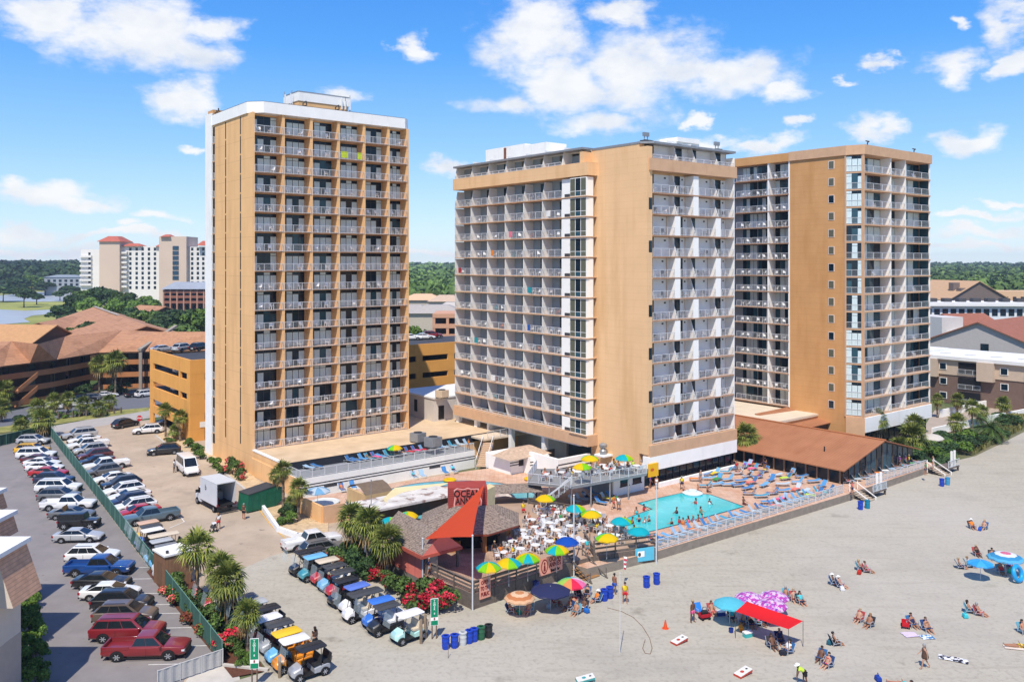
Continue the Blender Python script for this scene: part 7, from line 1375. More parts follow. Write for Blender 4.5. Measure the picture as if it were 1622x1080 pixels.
SK = [(.4, .2, .12), (.34, .16, .09), (.48, .27, .18), (.28, .13, .075), (.15, .07, .04), (.42, .19, .11)]
HC_ = [(.03, .018, .012), (.08, .045, .025), (.25, .15, .07), (.012, .01, .01), (.4, .3, .17), (.3, .3, .3)]
CN_ = dict(red=(.55, .02, .03), blue=(.02, .09, .42), navy=(.012, .02, .08), black=(.012, .012, .014), white=(.78, .78, .76), yellow=(.75, .55, .02), orange=(.72, .2, .02), pink=(.75, .12, .28), teal=(.02, .35, .38), green=(.04, .28, .09), purple=(.22, .05, .35), grey=(.2, .21, .22), brown=(.09, .05, .035), lime=(.5, .7, .06), turquoise=(.05, .5, .55), coral=(.72, .2, .16))
PR = random.Random(21)
def person(p, rz, ps, lab, wear, group=None, hair='hair', sk=None, hc=None, s=1.0):
    t = thing('person', lab, 'person', p, rz, group); t.scale = (s,)*3; d = PM[ps]
    link(d['body'], 'body', t).color = (*SK[PR.randrange(6) if sk is None else sk], 1)
    if hair == 'hat': link(d['hat'], 'hat', t).color = (*CN_['white'], 1)
    h = link(d['hair' if hair == 'hat' else hair], 'hair', t); h.color = (*HC_[PR.randrange(6) if hc is None else hc], 1)
    for g, c in wear: link(d[g], d[g].name.split('.')[0], t).color = (*CN_[c], 1)
    return t
def outfit(c):
    k = PR.random()
    if k < .36: return [('trunks', c), ('bikini', c)], 'long', c+' bikini'
    if k < .62: return [('shorts', c)], 'hair', c+' shorts'
    if k < .8: return [('suit', c)], 'long', c+' swimsuit'
    return [('top', c), ('shorts', PR.choice(['navy', 'grey', 'black']))], 'hair', c+' shirt'
# ------------------------------------------------------------------ beach and patio furniture
FAB = M('sling_fabric', (0, 0, 0), .8, .1, 5, objcol=True); PLA = M('white_plastic', (220, 222, 224), .45, .04); LFR = M('lounger_frame', (176, 184, 190), .5, .05)
def beach_chair():
    t = thing('beach_chair', 'prototype', 'chair'); MB().par((.22, -.27, .24), (-.42, 0, -.08), (0, .54, 0), (.01, 0, .03), FAB).par((-.2, -.27, .16), (-.24, 0, .46), (0, .54, 0), (.03, 0, .015), FAB).build('sling', t)
    mb = MB()
    for s in (-.28, .28): mb.path([(.3, s, 0), (.2, s, .26), (-.22, s, .15), (-.46, s, .64)], .014, LFR, 5).path([(-.3, s, 0), (-.1, s, .42), (.24, s, .42), (.2, s, .02)], .014, LFR, 5)
    mb.build('frame', t); hide_proto(t); return t
def lounger(up):
    t = thing('sun_lounger', 'prototype', 'lounger'); a = math.radians(up); ln = .75; e = Vector((-math.cos(a)*ln, 0, math.sin(a)*ln))
    MB().par((1.15, -.31, .34), (-1.15, 0, 0), (0, .62, 0), (0, 0, .03), FAB).par((0, -.31, .34), e, (0, .62, 0), (.02, 0, .03), FAB).build('sling', t); mb = MB()
    for s in (-.33, .33): mb.path([(1.2, s, .34), (0, s, .34), (e.x*1.03, s, .34+e.z*1.03)], .02, LFR, 5).path([(-.7, s, .3), (0, s, .32)], .02, LFR, 5)
    mb.build('frame', t)
    for s in (-.31, .31):
        for x in (.95, -.55): MB().tube((x, s, 0), (x, s, .33), .02, None, LFR, 5).build('leg', t)
    hide_proto(t); return t
def patio_chair(simple=False):
    t = thing('patio_chair', 'prototype', 'chair'); m = PLA
    MB().par((-.22, -.23, .41), (.44, 0, .02), (0, .46, 0), (0, 0, .03), m).build('seat', t); mb = MB(); pts = [(-.22-.1*k, y*(1-.12*k*k), .44+.42*k-.1*abs(y/.24)**3*k) for k in (0, .5, 1) for y in (-.24, -.12, 0, .12, .24)]
    for k in range(2):
        for j in range(4): a = k*5+j; mb.poly([pts[a], pts[a+1], pts[a+6], pts[a+5]], m); mb.poly([tuple(Vector(pts[q])+Vector((.025, 0, 0))) for q in (a+5, a+6, a+1, a)], m)
    mb.build('backrest', t, smooth=60)
    for s in (-1, 1):
        MB().path([(-.28, s*.25, .64), (.16, s*.26, .64), (.2, s*.25, .42)], .022, m, 5).build('armrest', t)
        for x in (-.2, .2): MB().tube((x, s*.21, .42), (x*1.2, s*.24, 0), .022, .018, m, 5).build('leg', t)
    hide_proto(t); return t
def patio_table(sq=False):
    t = thing('patio_table', 'prototype', 'table'); MB().lathe([(0, .7), (.44, .7), (.48, .715), (.47, .74), (0, .742)], PLA, 18).build('tabletop', t, smooth=40)
    for i in range(4): a = i*math.pi/2+.78; MB().tube((math.cos(a)*.3, math.sin(a)*.3, .7), (math.cos(a)*.36, math.sin(a)*.36, 0), .025, None, PLA, 5).build('leg', t)
    hide_proto(t); return t
BCH, LUP, LFL, PCH, PTB = beach_chair(), lounger(52), lounger(14), patio_chair(), patio_table()
UMAT = {}
def um(c):
    if c == 'tiedye': return MATS.get('tiedye_canopy') or thin_cloth(M('tiedye_canopy', (206, 74, 184), .85, .1, 3, extra=chain(mixin((240, 214, 240), nfac(2.6, .47, .53, 1)), mixin((112, 64, 176), nfac(3.4, .55, .6, .9, off=3)), mixin((120, 150, 220), nfac(3, .6, .64, .8, off=8)))))
    if c not in UMAT: UMAT[c] = thin_cloth(M('canopy_%d_%d_%d' % c, c, .85, .05, 3), .3)
    return UMAT[c]
UMESH = {}
def umbrella(p, lab, cols, R_=1.35, top=2.45, drop=.5, grp=None, n=8, rot=0, rings=None, tilt=0):
    """cols: colour of each gore (or of each ring when rings is set). p is the foot."""
    t = thing('umbrella', lab, 'umbrella', p, rot, grp); k = (tuple(cols), R_, top, drop, n, rings)
    if k not in UMESH:
        mb = MB(); rr_ = [0.02, .3, .6, .85, 1.0]; zz = [0, -.12, -.34, -.7, -1.0]
        for a in range(4):
            for j in range(n):
                m = um(cols[a % len(cols)]) if rings else um(cols[j % len(cols)])
                q = [2*math.pi*(j+u)/n for u in (0, .5, 1)]; f = lambda i, u: (R_*rr_[i]*math.cos(q[u])*(.94 if u == 1 else 1), R_*rr_[i]*math.sin(q[u])*(.94 if u == 1 else 1), top+drop*zz[i]+(.03*rr_[i] if u == 1 else 0))
                mb.poly([f(a, 0), f(a+1, 0), f(a+1, 1), f(a, 1)], m); mb.poly([f(a, 1), f(a+1, 1), f(a+1, 2), f(a, 2)], m)
        for j in range(n): q = 2*math.pi*j/n; q2 = 2*math.pi*(j+1)/n; m = um(cols[-1] if rings else cols[j % len(cols)]); e = lambda q, z: (R_*math.cos(q), R_*math.sin(q), top-drop+z); mb.poly([e(q, -.09), e(q2, -.09), e(q2, 0), e(q, 0)], m)
        c = mb.mesh('canopy'); mb = MB(); mb.tube((0, 0, 0), (0, 0, top+.06), .022, None, LFR, 6); pm = mb.mesh('pole'); mb = MB()
        for j in range(n): q = 2*math.pi*j/n; mb.tube((0, 0, top-.5), (R_*.55*math.cos(q), R_*.55*math.sin(q), top-drop*.36), .008, None, LFR, 4).tube((0, 0, top-.03), (R_*.97*math.cos(q), R_*.97*math.sin(q), top-drop*.98), .008, None, LFR, 4)
        UMESH[k] = (c, pm, mb.mesh('rib_frame'))
    for nm, me in zip(('canopy', 'pole', 'rib_frame'), UMESH[k]): link(me, nm, t)
    return t
Y_, LI, TE, BL_ = (236, 196, 0), (130, 206, 20), (0, 176, 190), (10, 80, 180)
G8 = [Y_, Y_, LI, TE, TE, TE, LI, Y_]; GY = [Y_, Y_, Y_, LI, TE, LI, Y_, Y_]; GT = [TE, TE, LI, Y_, LI, TE, TE, TE]
def umb_at(px, py, zf, lab, cols, rot, grp='yellow and teal umbrellas at the bar', R_=1.12): p = G(px, py, zf+2.12); return umbrella(Vector((p.x, p.y, zf)), lab, cols, R_, grp=grp, rot=rot)
for px, py, z, c, rot, lab in [(774, 896, ZB, GT, 2.2, 'teal and yellow umbrella nearest the front deck corner'), (806, 890, ZB, G8, 3.1, 'lime and teal umbrella, second from the front deck corner'), (836, 882, ZB, GY, 1.2, 'mostly yellow umbrella, third along the beach fence'), (882, 869, ZB, GY, .6, 'yellow umbrella with teal edge beside the wooden beach steps'), (898, 856, ZB, [BL_]*8, 0, 'plain blue umbrella beside the tall grey pole'), (864, 788, ZP+.2, [Y_]*7+[LI], 0, 'small yellow umbrella at the foot of the metal stair'), (912, 804, ZP+.2, GT, 3.6, 'teal topped umbrella nearest the upper deck posts'), (936, 813, ZP+.2, G8, 4.4, 'yellow lime umbrella touching the teal topped one'), (961, 850, ZB, G8, 4.6, 'lime and teal umbrella behind the right plank fence'), (984, 824, ZP+.2, GT, 4.0, 'teal umbrella at the pool corner'), (1011, 840, ZP+.2, GT, 5.2, 'teal and lime umbrella at the pool edge beside the pole'),
   (934, 725, 3.7, G8, 4.2, 'lime and teal umbrella farthest left on the upper deck'), (922, 738, 3.7, [Y_]*6+[LI]*2, 0, 'yellow umbrella on the upper deck'), (989, 724, 3.7, GT, 3.4, 'teal and yellow umbrella on the upper deck beside the apricot wall'), (618, 824, .9, GT, 3.2, 'teal and lime umbrella left of the shingled roof'), (646, 815, .9, GY, .2, 'yellow umbrella behind the shingled annex roof'), (645, 828, .9, [BL_]*8, .2, 'royal blue umbrella at the shingled annex roof edge'), (626, 838, .9, [Y_]*8, .3, 'plain yellow umbrella peeking out beside the annex eave')]: umb_at(px, py, z, lab, c, rot)
p = G(503, 776, ZP+2.1); umbrella(Vector((p.x, p.y, ZP)), 'pale blue and white patterned umbrella at the plunge pool', [(120, 176, 214), (196, 214, 226)]*4, 1.5)
mb = MB(); mb.lathe([(0, .0), (1.7, .0), (1.7, .25), (1.5, .27), (1.45, .2), (0, .2)], M('spa_rim', (206, 210, 208), .6, .06), 20); o = mb.build('spa_tub', smooth=40); q = G(515, 797, ZP); o.location = q; tag(o, 'round pale spa tub below the blue white umbrella', 'spa')
# ---- bar patio tables
grid = [(0, [(800, 886), (824, 880), (848, 874), (871, 868), (893, 862)]), (1, [(812, 868), (836, 862), (858, 856), (881, 850), (903, 843), (926, 868)]), (2, [(826, 850), (848, 845), (870, 838), (892, 833), (914, 828), (936, 842), (958, 862)]), (3, [(842, 833), (863, 827), (884, 821), (905, 816), (928, 824), (950, 836), (975, 858)]), (4, [(858, 816), (878, 810), (946, 822), (966, 843), (992, 851)])]
SIDES = ['pool', 'right', 'beach', 'left']
for row, pts in grid:
    for j, (px, py) in enumerate(pts):
        zf = ZB+.004 if py > 820 else ZP+.005
        p = G(px, py, zf); where = f'{ORD[j]} table, {ORD[row]} row from the beach fence'
        dup(PTB, p, PR.uniform(0, 1), f'round white patio table, {ORD[j]} from the left in the {ORD[row]} row from the beach fence', 'round white patio tables'); used = []
        for k in range(4):
            if PR.random() < .1: continue
            a = PR.uniform(-.25, .25)+math.pi/2*(1-k)+.5; q = p+Vector((math.cos(a)*.78, math.sin(a)*.78, 0)); rz = a+math.pi
            dup(PCH, q, rz, f'white patio chair on the {SIDES[k]} side of {where}', 'white patio chairs at the bar', 1.08)
            if PR.random() < .5 and len(used) < 3:
                c = PR.choice([c for c in CN_ if c not in used]); used.append(c); w, h, d = outfit(c); person(q, rz, 'sit', f'person in {d} sitting at {where}', w, 'guests at the patio tables', h)
ST_ = [(783, 884, 'black', 'person in black standing by the bar deck umbrellas'), (763, 868, 'pink', 'person in a pink top near the bar opening'), (790, 858, 'white', 'person in a white shirt at the bar opening'), (680, 912, 'navy', 'person in navy inside the annex'), (829, 818, 'yellow', 'person in yellow walking left of the patio tables'), (930, 880, 'turquoise', 'person in turquoise on top of the beach steps'), (972, 806, 'orange', 'person in orange standing at the pool corner'), (980, 808, 'white', 'person in white beside the one in orange at the pool'), (955, 845, 'navy', 'person in navy standing between the right tables'), (990, 842, 'white', 'person in white at the right tables')]
for i, (px, py, c, lab) in enumerate(ST_): person(G(px, py, ZB if py > 830 else ZP+.01), PR.uniform(0, 6), 'stand' if i % 3 else 'walk', lab, [('top', c), ('shorts', PR.choice(['navy', 'red', 'grey']))])
# ---- upper deck
for i, (px, py) in enumerate([(868, 760), (890, 757), (915, 756), (938, 752), (962, 751), (985, 748), (1008, 746), (930, 746), (955, 745), (980, 744)]):
    p = G(px, py, 3.71); dup(PTB, p, 0, f'white patio table on the upper deck, {ORD[i]} from the metal stair', 'white tables on the upper deck'); used = []
    for k in range(4):
        if PR.random() < .25: continue
        a = math.pi/2*(1-k)+.5+PR.uniform(-.2, .2); q = p+Vector((math.cos(a)*.75, math.sin(a)*.75, 0)); dup(PCH, q, a+math.pi, f'white patio chair on the {SIDES[k]} side of {ORD[i]} upper deck table from the metal stair', 'white chairs on the upper deck', 1.05)
        if PR.random() < .5: c = PR.choice([c for c in CN_ if c not in used]); used.append(c); w, h, d = outfit(c); person(q, a+math.pi, 'sit', f'person in {d} seated at {ORD[i]} upper deck table from the metal stair', w, 'guests on the upper deck', h)
# ---- loungers
LC = [(.05, .2, .46), (.08, .28, .55), (.04, .15, .36), (.14, .36, .6), (.3, .45, .6), (.06, .3, .45), (.45, .55, .62)]
def lay(p, rz, lab, grp, up=True, c=None, s=.96): return dup(LUP if up else LFL, p, rz, lab, grp, s, {'sling': c or PR.choice(LC)})
TW_ = ['white', 'yellow', 'pink', 'turquoise', 'red', 'lime', 'orange', 'green', 'coral', 'grey']
TOWM = MB().par((1.1, -.34, .375), (-1.25, 0, 0), (0, .68, 0), (0, 0, .014), CLOTH).par((-.04, -.34, .39), (-.4, 0, .5), (0, .68, 0), (.012, 0, .01), CLOTH).par((1.1, -.34, .2), (.02, 0, 0), (0, .68, 0), (0, 0, .18), CLOTH).mesh('towel')
def towel_on(p, rz, c, where): o = link(TOWM, 'towel', loc=p, rz=rz); o.color = (*CN_[c], 1); tag(o, f'{c} towel spread on the {where}', 'towel', 'towels on loungers')
def spot(p, rz, where, grp, occ=.35, tow=.25, up=None):
    up = PR.random() < .6 if up is None else up; lay(p, rz, 'blue lounger, '+where, grp, up)
    if up and PR.random() < tow: towel_on(p, rz, PR.choice(TW_), 'lounger '+where)
    elif up and PR.random() < occ:
        w, h, d = outfit(PR.choice(list(CN_))); person(p+Vector((math.cos(rz), math.sin(rz), 0))*.02, rz, 'lounge', f'person in {d} on lounger {where}', w, 'people on loungers', h)
for i in range(27):
    p = K0+U*(1.4+i*(t1-3)/26)+V*1.9; p.z = ZP+.01; spot(p, ANG-math.pi/2+PR.uniform(-.12, .12)+.35, f'{ORD[i]} along the glass railing from the plank fence', 'loungers along the glass railing', .4, .22)
rows = [[(1120, 772), (1137, 770), (1154, 769), (1171, 771), (1188, 775)], [(1108, 762), (1124, 760), (1141, 760), (1158, 761), (1175, 763), (1193, 766), (1212, 770)], [(1120, 752), (1136, 751), (1152, 751), (1170, 752), (1187, 755), (1204, 758), (1222, 762), (1241, 769)], [(1165, 744), (1180, 743), (1196, 745), (1212, 749), (1230, 754), (1250, 760), (1268, 766)], [(1192, 784), (1208, 788), (1226, 784), (1244, 780), (1262, 776)], [(1188, 738), (1204, 738), (1255, 752), (1270, 757), (1290, 765), (1306, 772)], [(1220, 797), (1240, 792), (1278, 780), (1300, 783), (1316, 779)]]
for r_i, pts in enumerate(rows):
    for j, (px, py) in enumerate(pts): spot(G(px+PR.uniform(-2, 2), py+PR.uniform(-1, 1), ZP+.01), ANG+math.pi+PR.uniform(-.5, .5)-.3, f'{ORD[j]} of the {ORD[r_i]} group between pool and restaurant', 'loungers between pool and restaurant', .62, .36)
for i in range(11):
    p = K0+U*(along(1352, K0, U)+2.3+i*1.75)+V*2.3; p.z = ZP+.01; spot(p, ANG-math.pi/2+.9+PR.uniform(-.2, .2), f'{ORD[i]} on the boardwalk from the nearer beach stair', 'loungers on the boardwalk', .7, .15, True)
for i, (px, py) in enumerate([(488, 744), (500, 742), (552, 733), (562, 732), (572, 730), (582, 729), (592, 727), (602, 726), (612, 724), (622, 723), (634, 721), (645, 719), (656, 717), (668, 716), (690, 712), (700, 711), (714, 709), (726, 707), (738, 706)]):
    spot(G(px, py-1, 2.54), ANG-math.pi/2+.4, f'{ORD[i]} from the left on the raised terrace', 'loungers on the raised terrace', .35, .25)
for i, (px, py) in enumerate([(541, 777), (558, 773), (655, 757), (668, 755), (704, 750), (718, 748)]): spot(G(px, py, ZP+.01), ANG-math.pi/2-.2, f'{ORD[i]} from the left below the striped wall', 'loungers below the striped terrace wall', .3, 0, True)
for i, (px, py) in enumerate([(906, 796), (917, 793), (928, 791), (939, 793), (948, 798), (957, 792), (966, 790), (938, 784)]): spot(G(px, py, ZP+.01), ANG-math.pi/2+.3, f'{ORD[i]} from the left under the upper deck front', 'loungers below the upper deck', .3, .3, True)
p = G(628, 714, 2.54+1.6); umbrella(Vector((G(625, 724, 2.54).x, G(625, 724, 2.54).y, 2.54)), 'teal and yellow umbrella among the terrace loungers', GY, 1.1, 1.7)
for px, py, c, lab in [(1167, 748, 'red', 'person standing among the loungers by the restaurant columns'), (1212, 742, 'black', 'person standing at the restaurant columns, left of two'), (1222, 741, 'white', 'person standing at the restaurant columns, right of two'), (1110, 765, 'grey', 'person standing at the far pool corner among loungers'), (1080, 775, 'yellow', 'person in a yellow top at the planter wall'), (1030, 773, 'purple', 'person at the block bar door under the yellow sign'), (1040, 775, 'white', 'person in white under the yellow sign'), (1425, 741, 'purple', 'person in purple at the far end of the boardwalk'), (1440, 739, 'yellow', 'person in yellow at the far end of the boardwalk'), (1434, 737, 'pink', 'person in pink at the far end of the boardwalk'), (1466, 752, 'green', 'person in green going down the farther beach stair'), (1350, 783, 'coral', 'person in coral at the top of the nearer beach stair'), (845, 748, 'red', 'person in red near the bar kiosk gate'), (1478, 742, 'white', 'person in white behind the farther shower posts'), (742, 712, 'orange', 'person in orange at the top of the terrace stair')]: person(G(px, py, ZP+.01 if px != 742 else 2.6), PR.uniform(0, 6), 'stand', lab, [('top', c), ('shorts', 'navy')] if PR.random() < .5 else [('suit', c)], None, 'hair')
sw = [(1102, 798, 'red', 'swimmer in the middle of the pool, left of two'), (1124, 799, 'white', 'swimmer in the middle of the pool, right of two'), (1072, 813, 'navy', 'dark capped swimmer alone in the pool'), (1064, 830, 'black', 'swimmer at the near pool edge, leftmost of the group'), (1076, 828, 'red', 'swimmer in red at the near pool edge'), (1082, 830, 'orange', 'swimmer in orange at the near pool edge'), (1090, 827, 'pink', 'swimmer in pink at the near pool edge'), (1098, 826, 'blue', 'swimmer in blue at the near pool edge'), (1106, 825, 'coral', 'swimmer in coral at the near pool edge'), (1112, 824, 'red', 'swimmer in a red shirt at the near pool edge'), (1110, 812, 'green', 'swimmer behind the near pool edge group'), (1002, 829, 'red', 'swimmer left in the shallow pool arm'), (1012, 826, 'navy', 'swimmer with navy top in the shallow pool arm'), (1022, 828, 'white', 'swimmer in white in the shallow pool arm'), (1028, 826, 'black', 'swimmer at the right of the shallow pool arm'), (1008, 813, 'turquoise', 'swimmer by the steps of the shallow pool arm'), (1020, 808, 'red', 'swimmer in red by the far wall of the shallow arm')]
for px, py, c, lab in sw: p = G(px, py, ZP+.026); person(Vector((p.x, p.y, ZP-.92)), PR.uniform(0, 6), 'wade', lab, [('suit', c)], 'people in the pool', PR.choice(['hair', 'long']))
for i, (px, py, c) in enumerate([(1083, 781, 'orange'), (1106, 782, 'coral'), (1121, 783, 'black'), (1178, 803, 'red')]): person(G(px, py, ZP-.28), ANG-math.pi/2, 'sit', f'person in {c} sitting on the pool edge, {ORD[i]} from the left', [('trunks', c)], 'people on the pool edge')
o = MB().lathe([(0, 0), (1.2, 0), (1.25, .15), (1.0, .28), (.55, .32), (.5, .5), (0, .55)], M('fountain_white', (206, 220, 222), .5, .06), 18).build('pool_fountain', smooth=40); o.location = G(1097, 782, ZP+.03); tag(o, 'white domed fountain at the far pool edge', 'fountain')
for i, (px, py, c) in enumerate([(840, 760, 'yellow'), (712, 762, 'orange')]):
    o = MB().lathe([(.28*1+.14*math.cos(a), .14+.14*math.sin(a)) for a in [k*math.pi/5 for k in range(11)]], um(Y_), 14).build('swim_ring', smooth=180); o.location = G(px, py, ZP+.03); tag(o, ('yellow float ring at the right bend of the lazy river', 'yellow float ring at the far bend of the lazy river')[i], 'float ring'); o.scale = (2, 2, 1.3)
# ------------------------------------------------------------------ people and gear on the beach
def sitter(px, py, rz, wear, lab, chair, col=(.03, .12, .3), grp=None, hair=None, s=1.08, ps='low'):
    p = G(px, py, .02); t = person(p, rz, ps, lab, wear, grp, hair or PR.choice(['hair', 'long', 'hat']), s=s)
    if chair: dup(BCH, p, rz, chair, None, s*1.1, {'sling': col})
D_R, D_L, D_N = -.5, -2.4, -1.57
A_ = [(1322, 926, D_R, 'coral', 'shorts', 'person in coral shorts of the couple by the white bag, left'), (1332, 930, D_R, 'red', 'bikini', 'person in red bikini of the couple by the white bag, right'), (1364, 903, D_R, 'brown', 'shorts', 'person in brown shorts with red bag, left of a pair'), (1374, 906, D_R, 'pink', 'bikini', 'person in pink bikini with red bag, right of a pair'), (1540, 837, D_N, 'orange', 'top', 'person in orange shirt sitting far out on the sand'), (1558, 838, D_L, 'grey', 'shorts', 'person in grey shorts facing the one in orange'),
  (1522, 900, D_R, 'navy', 'shorts', 'person leaning back at the left of the blue umbrella group'), (1536, 898, D_R, 'white', 'top', 'person in white shirt beside the small blue umbrella'), (1548, 880, D_N, 'black', 'suit', 'person in black swimsuit behind the small blue umbrella'), (1572, 885, D_N, 'brown', 'shorts', 'person behind the striped umbrella, left'), (1588, 892, D_L, 'coral', 'trunks', 'person in coral in front of the striped umbrella'), (1598, 900, D_L, 'purple', 'suit', 'person in purple by the blue float'), (1586, 908, D_N, 'red', 'suit', 'person in red low by the green bag'),
  (1360, 984, D_L, 'brown', 'shorts', 'person facing left, upper one of the pair in mid sand'), (1376, 992, D_L, 'grey', 'trunks', 'person facing left, lower one of the pair in mid sand'), (1446, 992, D_N, 'navy', 'suit', 'person in navy swimsuit beside the red cart'), (1469, 999, D_N, 'black', 'bikini', 'person in black bikini beside the blue patterned towel'), (1537, 970, D_R, 'blue', 'trunks', 'person by the turquoise bag, left of a pair'), (1552, 974, D_R, 'coral', 'shorts', 'person by the turquoise bag, right of a pair'), (1324, 1021, -.2, 'orange', 'trunks', 'person in orange beside the teal backpack'), (1300, 1046, D_L, 'brown', 'shorts', 'person of the lower couple facing left'), (1310, 1056, D_L, 'red', 'bikini', 'person of the lower couple with red towel'), (1622, 1003, D_N, 'brown', 'trunks', 'person at the right picture edge'),
  (1128, 972, D_N, 'coral', 'shorts', 'person beside the red wagon'), (1160, 982, D_N, 'teal', 'top', 'person in teal under the aqua umbrella'), (1178, 988, D_L, 'brown', 'shorts', 'person under the left end of the red canopy'), (1190, 992, D_N, 'black', 'suit', 'person in black under the red canopy'), (1202, 990, D_R, 'pink', 'top', 'person in pink under the red canopy'), (1212, 986, D_R, 'black', 'top', 'person in black shirt under the red canopy middle'), (1224, 1026, D_N, 'brown', 'shorts', 'person leaning forward at the right canopy post'), (1247, 1034, D_L, 'white', 'top', 'person in white shirt with blue chair by the canopy'), (1236, 1018, D_N, 'navy', 'top', 'person in navy behind the right canopy post'), (1245, 948, D_N, 'brown', 'trunks', 'person behind the purple umbrellas, left'), (1258, 952, D_N, 'black', 'trunks', 'person behind the purple umbrellas, middle'), (1269, 956, D_N, 'turquoise', 'top', 'person in turquoise right of the purple umbrellas'), (1213, 958, D_R, 'white', 'top', 'person under the purple umbrellas'),
  (810, 970, -.3, 'red', 'trunks', 'person under the tan umbrella, left'), (837, 970, -2.2, 'coral', 'shorts', 'person under the tan umbrella, right'), (882, 958, -.8, 'brown', 'shorts', 'person under the navy umbrella'), (917, 946, -1, 'black', 'top', 'person in black under the rainbow umbrella'), (930, 944, -2, 'black', 'suit', 'person beside the rainbow umbrella pole'), (900, 966, D_L, 'coral', 'bikini', 'person in coral bikini of the sunny group, left'), (912, 972, D_L, 'brown', 'trunks', 'person of the sunny group, lowest'), (908, 962, D_N, 'blue', 'shorts', 'person in blue shorts of the sunny group'), (924, 966, D_L, 'white', 'trunks', 'person in white of the sunny group, right'), (944, 953, D_L, 'orange', 'top', 'person in orange hat group beside the blue bins')]
for i, (px, py, rz, c, g, lab) in enumerate(A_):
    w = [(g, c)]+([('trunks', c)] if g == 'bikini' else [('shorts', 'navy')] if g == 'top' else []); k = [(.03, .12, .3), (.02, .05, .16), (.1, .3, .4), (.35, .05, .05), (.03, .03, .04)][i % 5]
    sitter(px, py, rz+PR.uniform(-.3, .3), w, lab, 'low chair under '+lab, k, 'people sitting on the beach')
W_ = [(1097, 985, 'stand', -.9, [('shorts', 'pink')], 'person in bright pink shorts standing beside the blue chair', 'hair'), (1465, 1058, 'walk', 3.0, [('dress', 'brown')], 'person in a brown dress walking across the sand', 'long'), (990, 955, 'stand', -1.5, [('top', 'yellow'), ('shorts', 'red')], 'person in yellow shirt and red shorts beside the thin pole', 'hair'), (973, 940, 'stand', .8, [('shorts', 'blue')], 'shirtless person in blue shorts walking by the blue bins', 'hair'), (1275, 1084, 'bend', 3.1, [('top', 'lime'), ('shorts', 'black')], 'person in lime shirt bending down at the bottom edge', 'hat'), (499, 1030, 'stand', 2.5, [('top', 'brown'), ('shorts', 'black')], 'person with brown top standing behind the silver golf cart', 'long'), (346, 838, 'stand', 2.4, [('top', 'white'), ('shorts', 'red')], 'person in white top pushing a stroller by the box truck', 'long'), (276, 748, 'stand', 0, [('top', 'white'), ('shorts', 'grey')], 'person in white standing beside the white cargo van', 'hair'), (386, 822, 'stand', 1.2, [('top', 'brown'), ('shorts', 'black')], 'person standing at the right of the open truck', 'hair')]
for px, py, ps, rz, w, lab, h in W_: person(G(px, py, .02), rz, ps, lab, w, None, h, s=1.08)
for px, py, rz, c, lab in [(1612, 1024, 2.9, 'yellow', 'person in yellow lying on a mat at the right edge'), (1428, 1084, 2.8, 'turquoise', 'person lying on a blue mat at the bottom edge')]: person(G(px, py, .06), rz, 'lie', lab, [('suit', c)], None, 'long', s=1.08)
def towel(px, py, w, h, rz, c, lab, c2=None):
    m = M('towel_'+lab[:12].replace(' ', '_'), c, .9, .05, 2, extra=mixin(c2, nfac(3, .5, .54, 1)) if c2 else None); mb = MB(); n = 6
    g = [[(w*(i/n-.5)+PR.uniform(-.03, .03), h*(j/n-.5), .02+PR.uniform(.0, .05)) for j in range(n+1)] for i in range(n+1)]
    for i in range(n):
        for j in range(n): mb.poly([g[i][j], g[i+1][j], g[i+1][j+1], g[i][j+1]], m)
    o = mb.build('towel', smooth=180); o.location = G(px, py, .03); o.rotation_euler.z = rz; tag(o, lab, 'towel')
towel(1441, 1005, 1.1, .9, .1, (206, 190, 216), 'lilac towel laid before the person in navy'); towel(1468, 1009, 1.0, .8, .1, (214, 222, 230), 'blue patterned towel on the sand beside the lilac one', (60, 120, 170)); towel(1510, 1044, 2.0, .8, -.5, (222, 222, 224), 'black and white patterned towel crumpled on the sand', (30, 30, 50)); towel(1612, 1026, 1.9, .8, -.25, (214, 200, 186), 'cream mat under the person in yellow'); towel(1428, 1085, 1.9, .8, -.3, (30, 120, 190), 'bright blue mat at the bottom edge')
def bumb(px, py, lab, cols, R_, top, drop=.45, rot=0, rings=None, n=8): p = G(px, py, top-drop*.4); return umbrella(Vector((p.x, p.y, 0)), lab, cols, R_, top, drop, 'beach umbrellas', n, rot, rings)
bumb(823, 941, 'tan umbrella with pale swirl pattern on the sand below the deck', [(206, 140, 92), (232, 196, 160), (200, 128, 80), (226, 180, 140)], 1.3, 2.0, .5, 0, True, 10)
bumb(872, 931, 'navy blue umbrella on the sand below the deck', [(44, 50, 92)]*8, 1.75, 2.1, .4, .2)
bumb(905, 919, 'rainbow striped umbrella at the beach steps', [(232, 40, 80), (240, 120, 170), (236, 210, 220), (90, 200, 210), (60, 170, 190), (120, 200, 120), (170, 210, 90), (232, 150, 90)], 1.3, 2.2, .5, -1.6)
bumb(1156, 951, 'plain aqua umbrella left of the red canopy', [(92, 196, 216)]*8, 1.35, 2.2, .45)
PU = [(204, 60, 180), (232, 200, 232), (150, 60, 190), (226, 90, 190)]
bumb(1187, 942, 'purple tie-dye umbrella, left one of three', ['tiedye'], 1.25, 2.1, .45, 0); bumb(1226, 940, 'purple tie-dye umbrella, right one of three', ['tiedye'], 1.25, 2.1, .46, .3); bumb(1222, 953, 'pinkest tie-dye umbrella, front one of three', ['tiedye'], 1.3, 2.1, .45, .5)
bumb(1593, 878, 'large blue umbrella with white rings at the right group', [(226, 120, 150), (230, 236, 240), (60, 150, 200), (90, 180, 220)], 1.6, 2.2, .5, 0, True, 10); bumb(1553, 889, 'smaller plain bright blue umbrella at the right group', [(50, 160, 226), (70, 176, 232)]*4, 1.15, 1.9, .3)
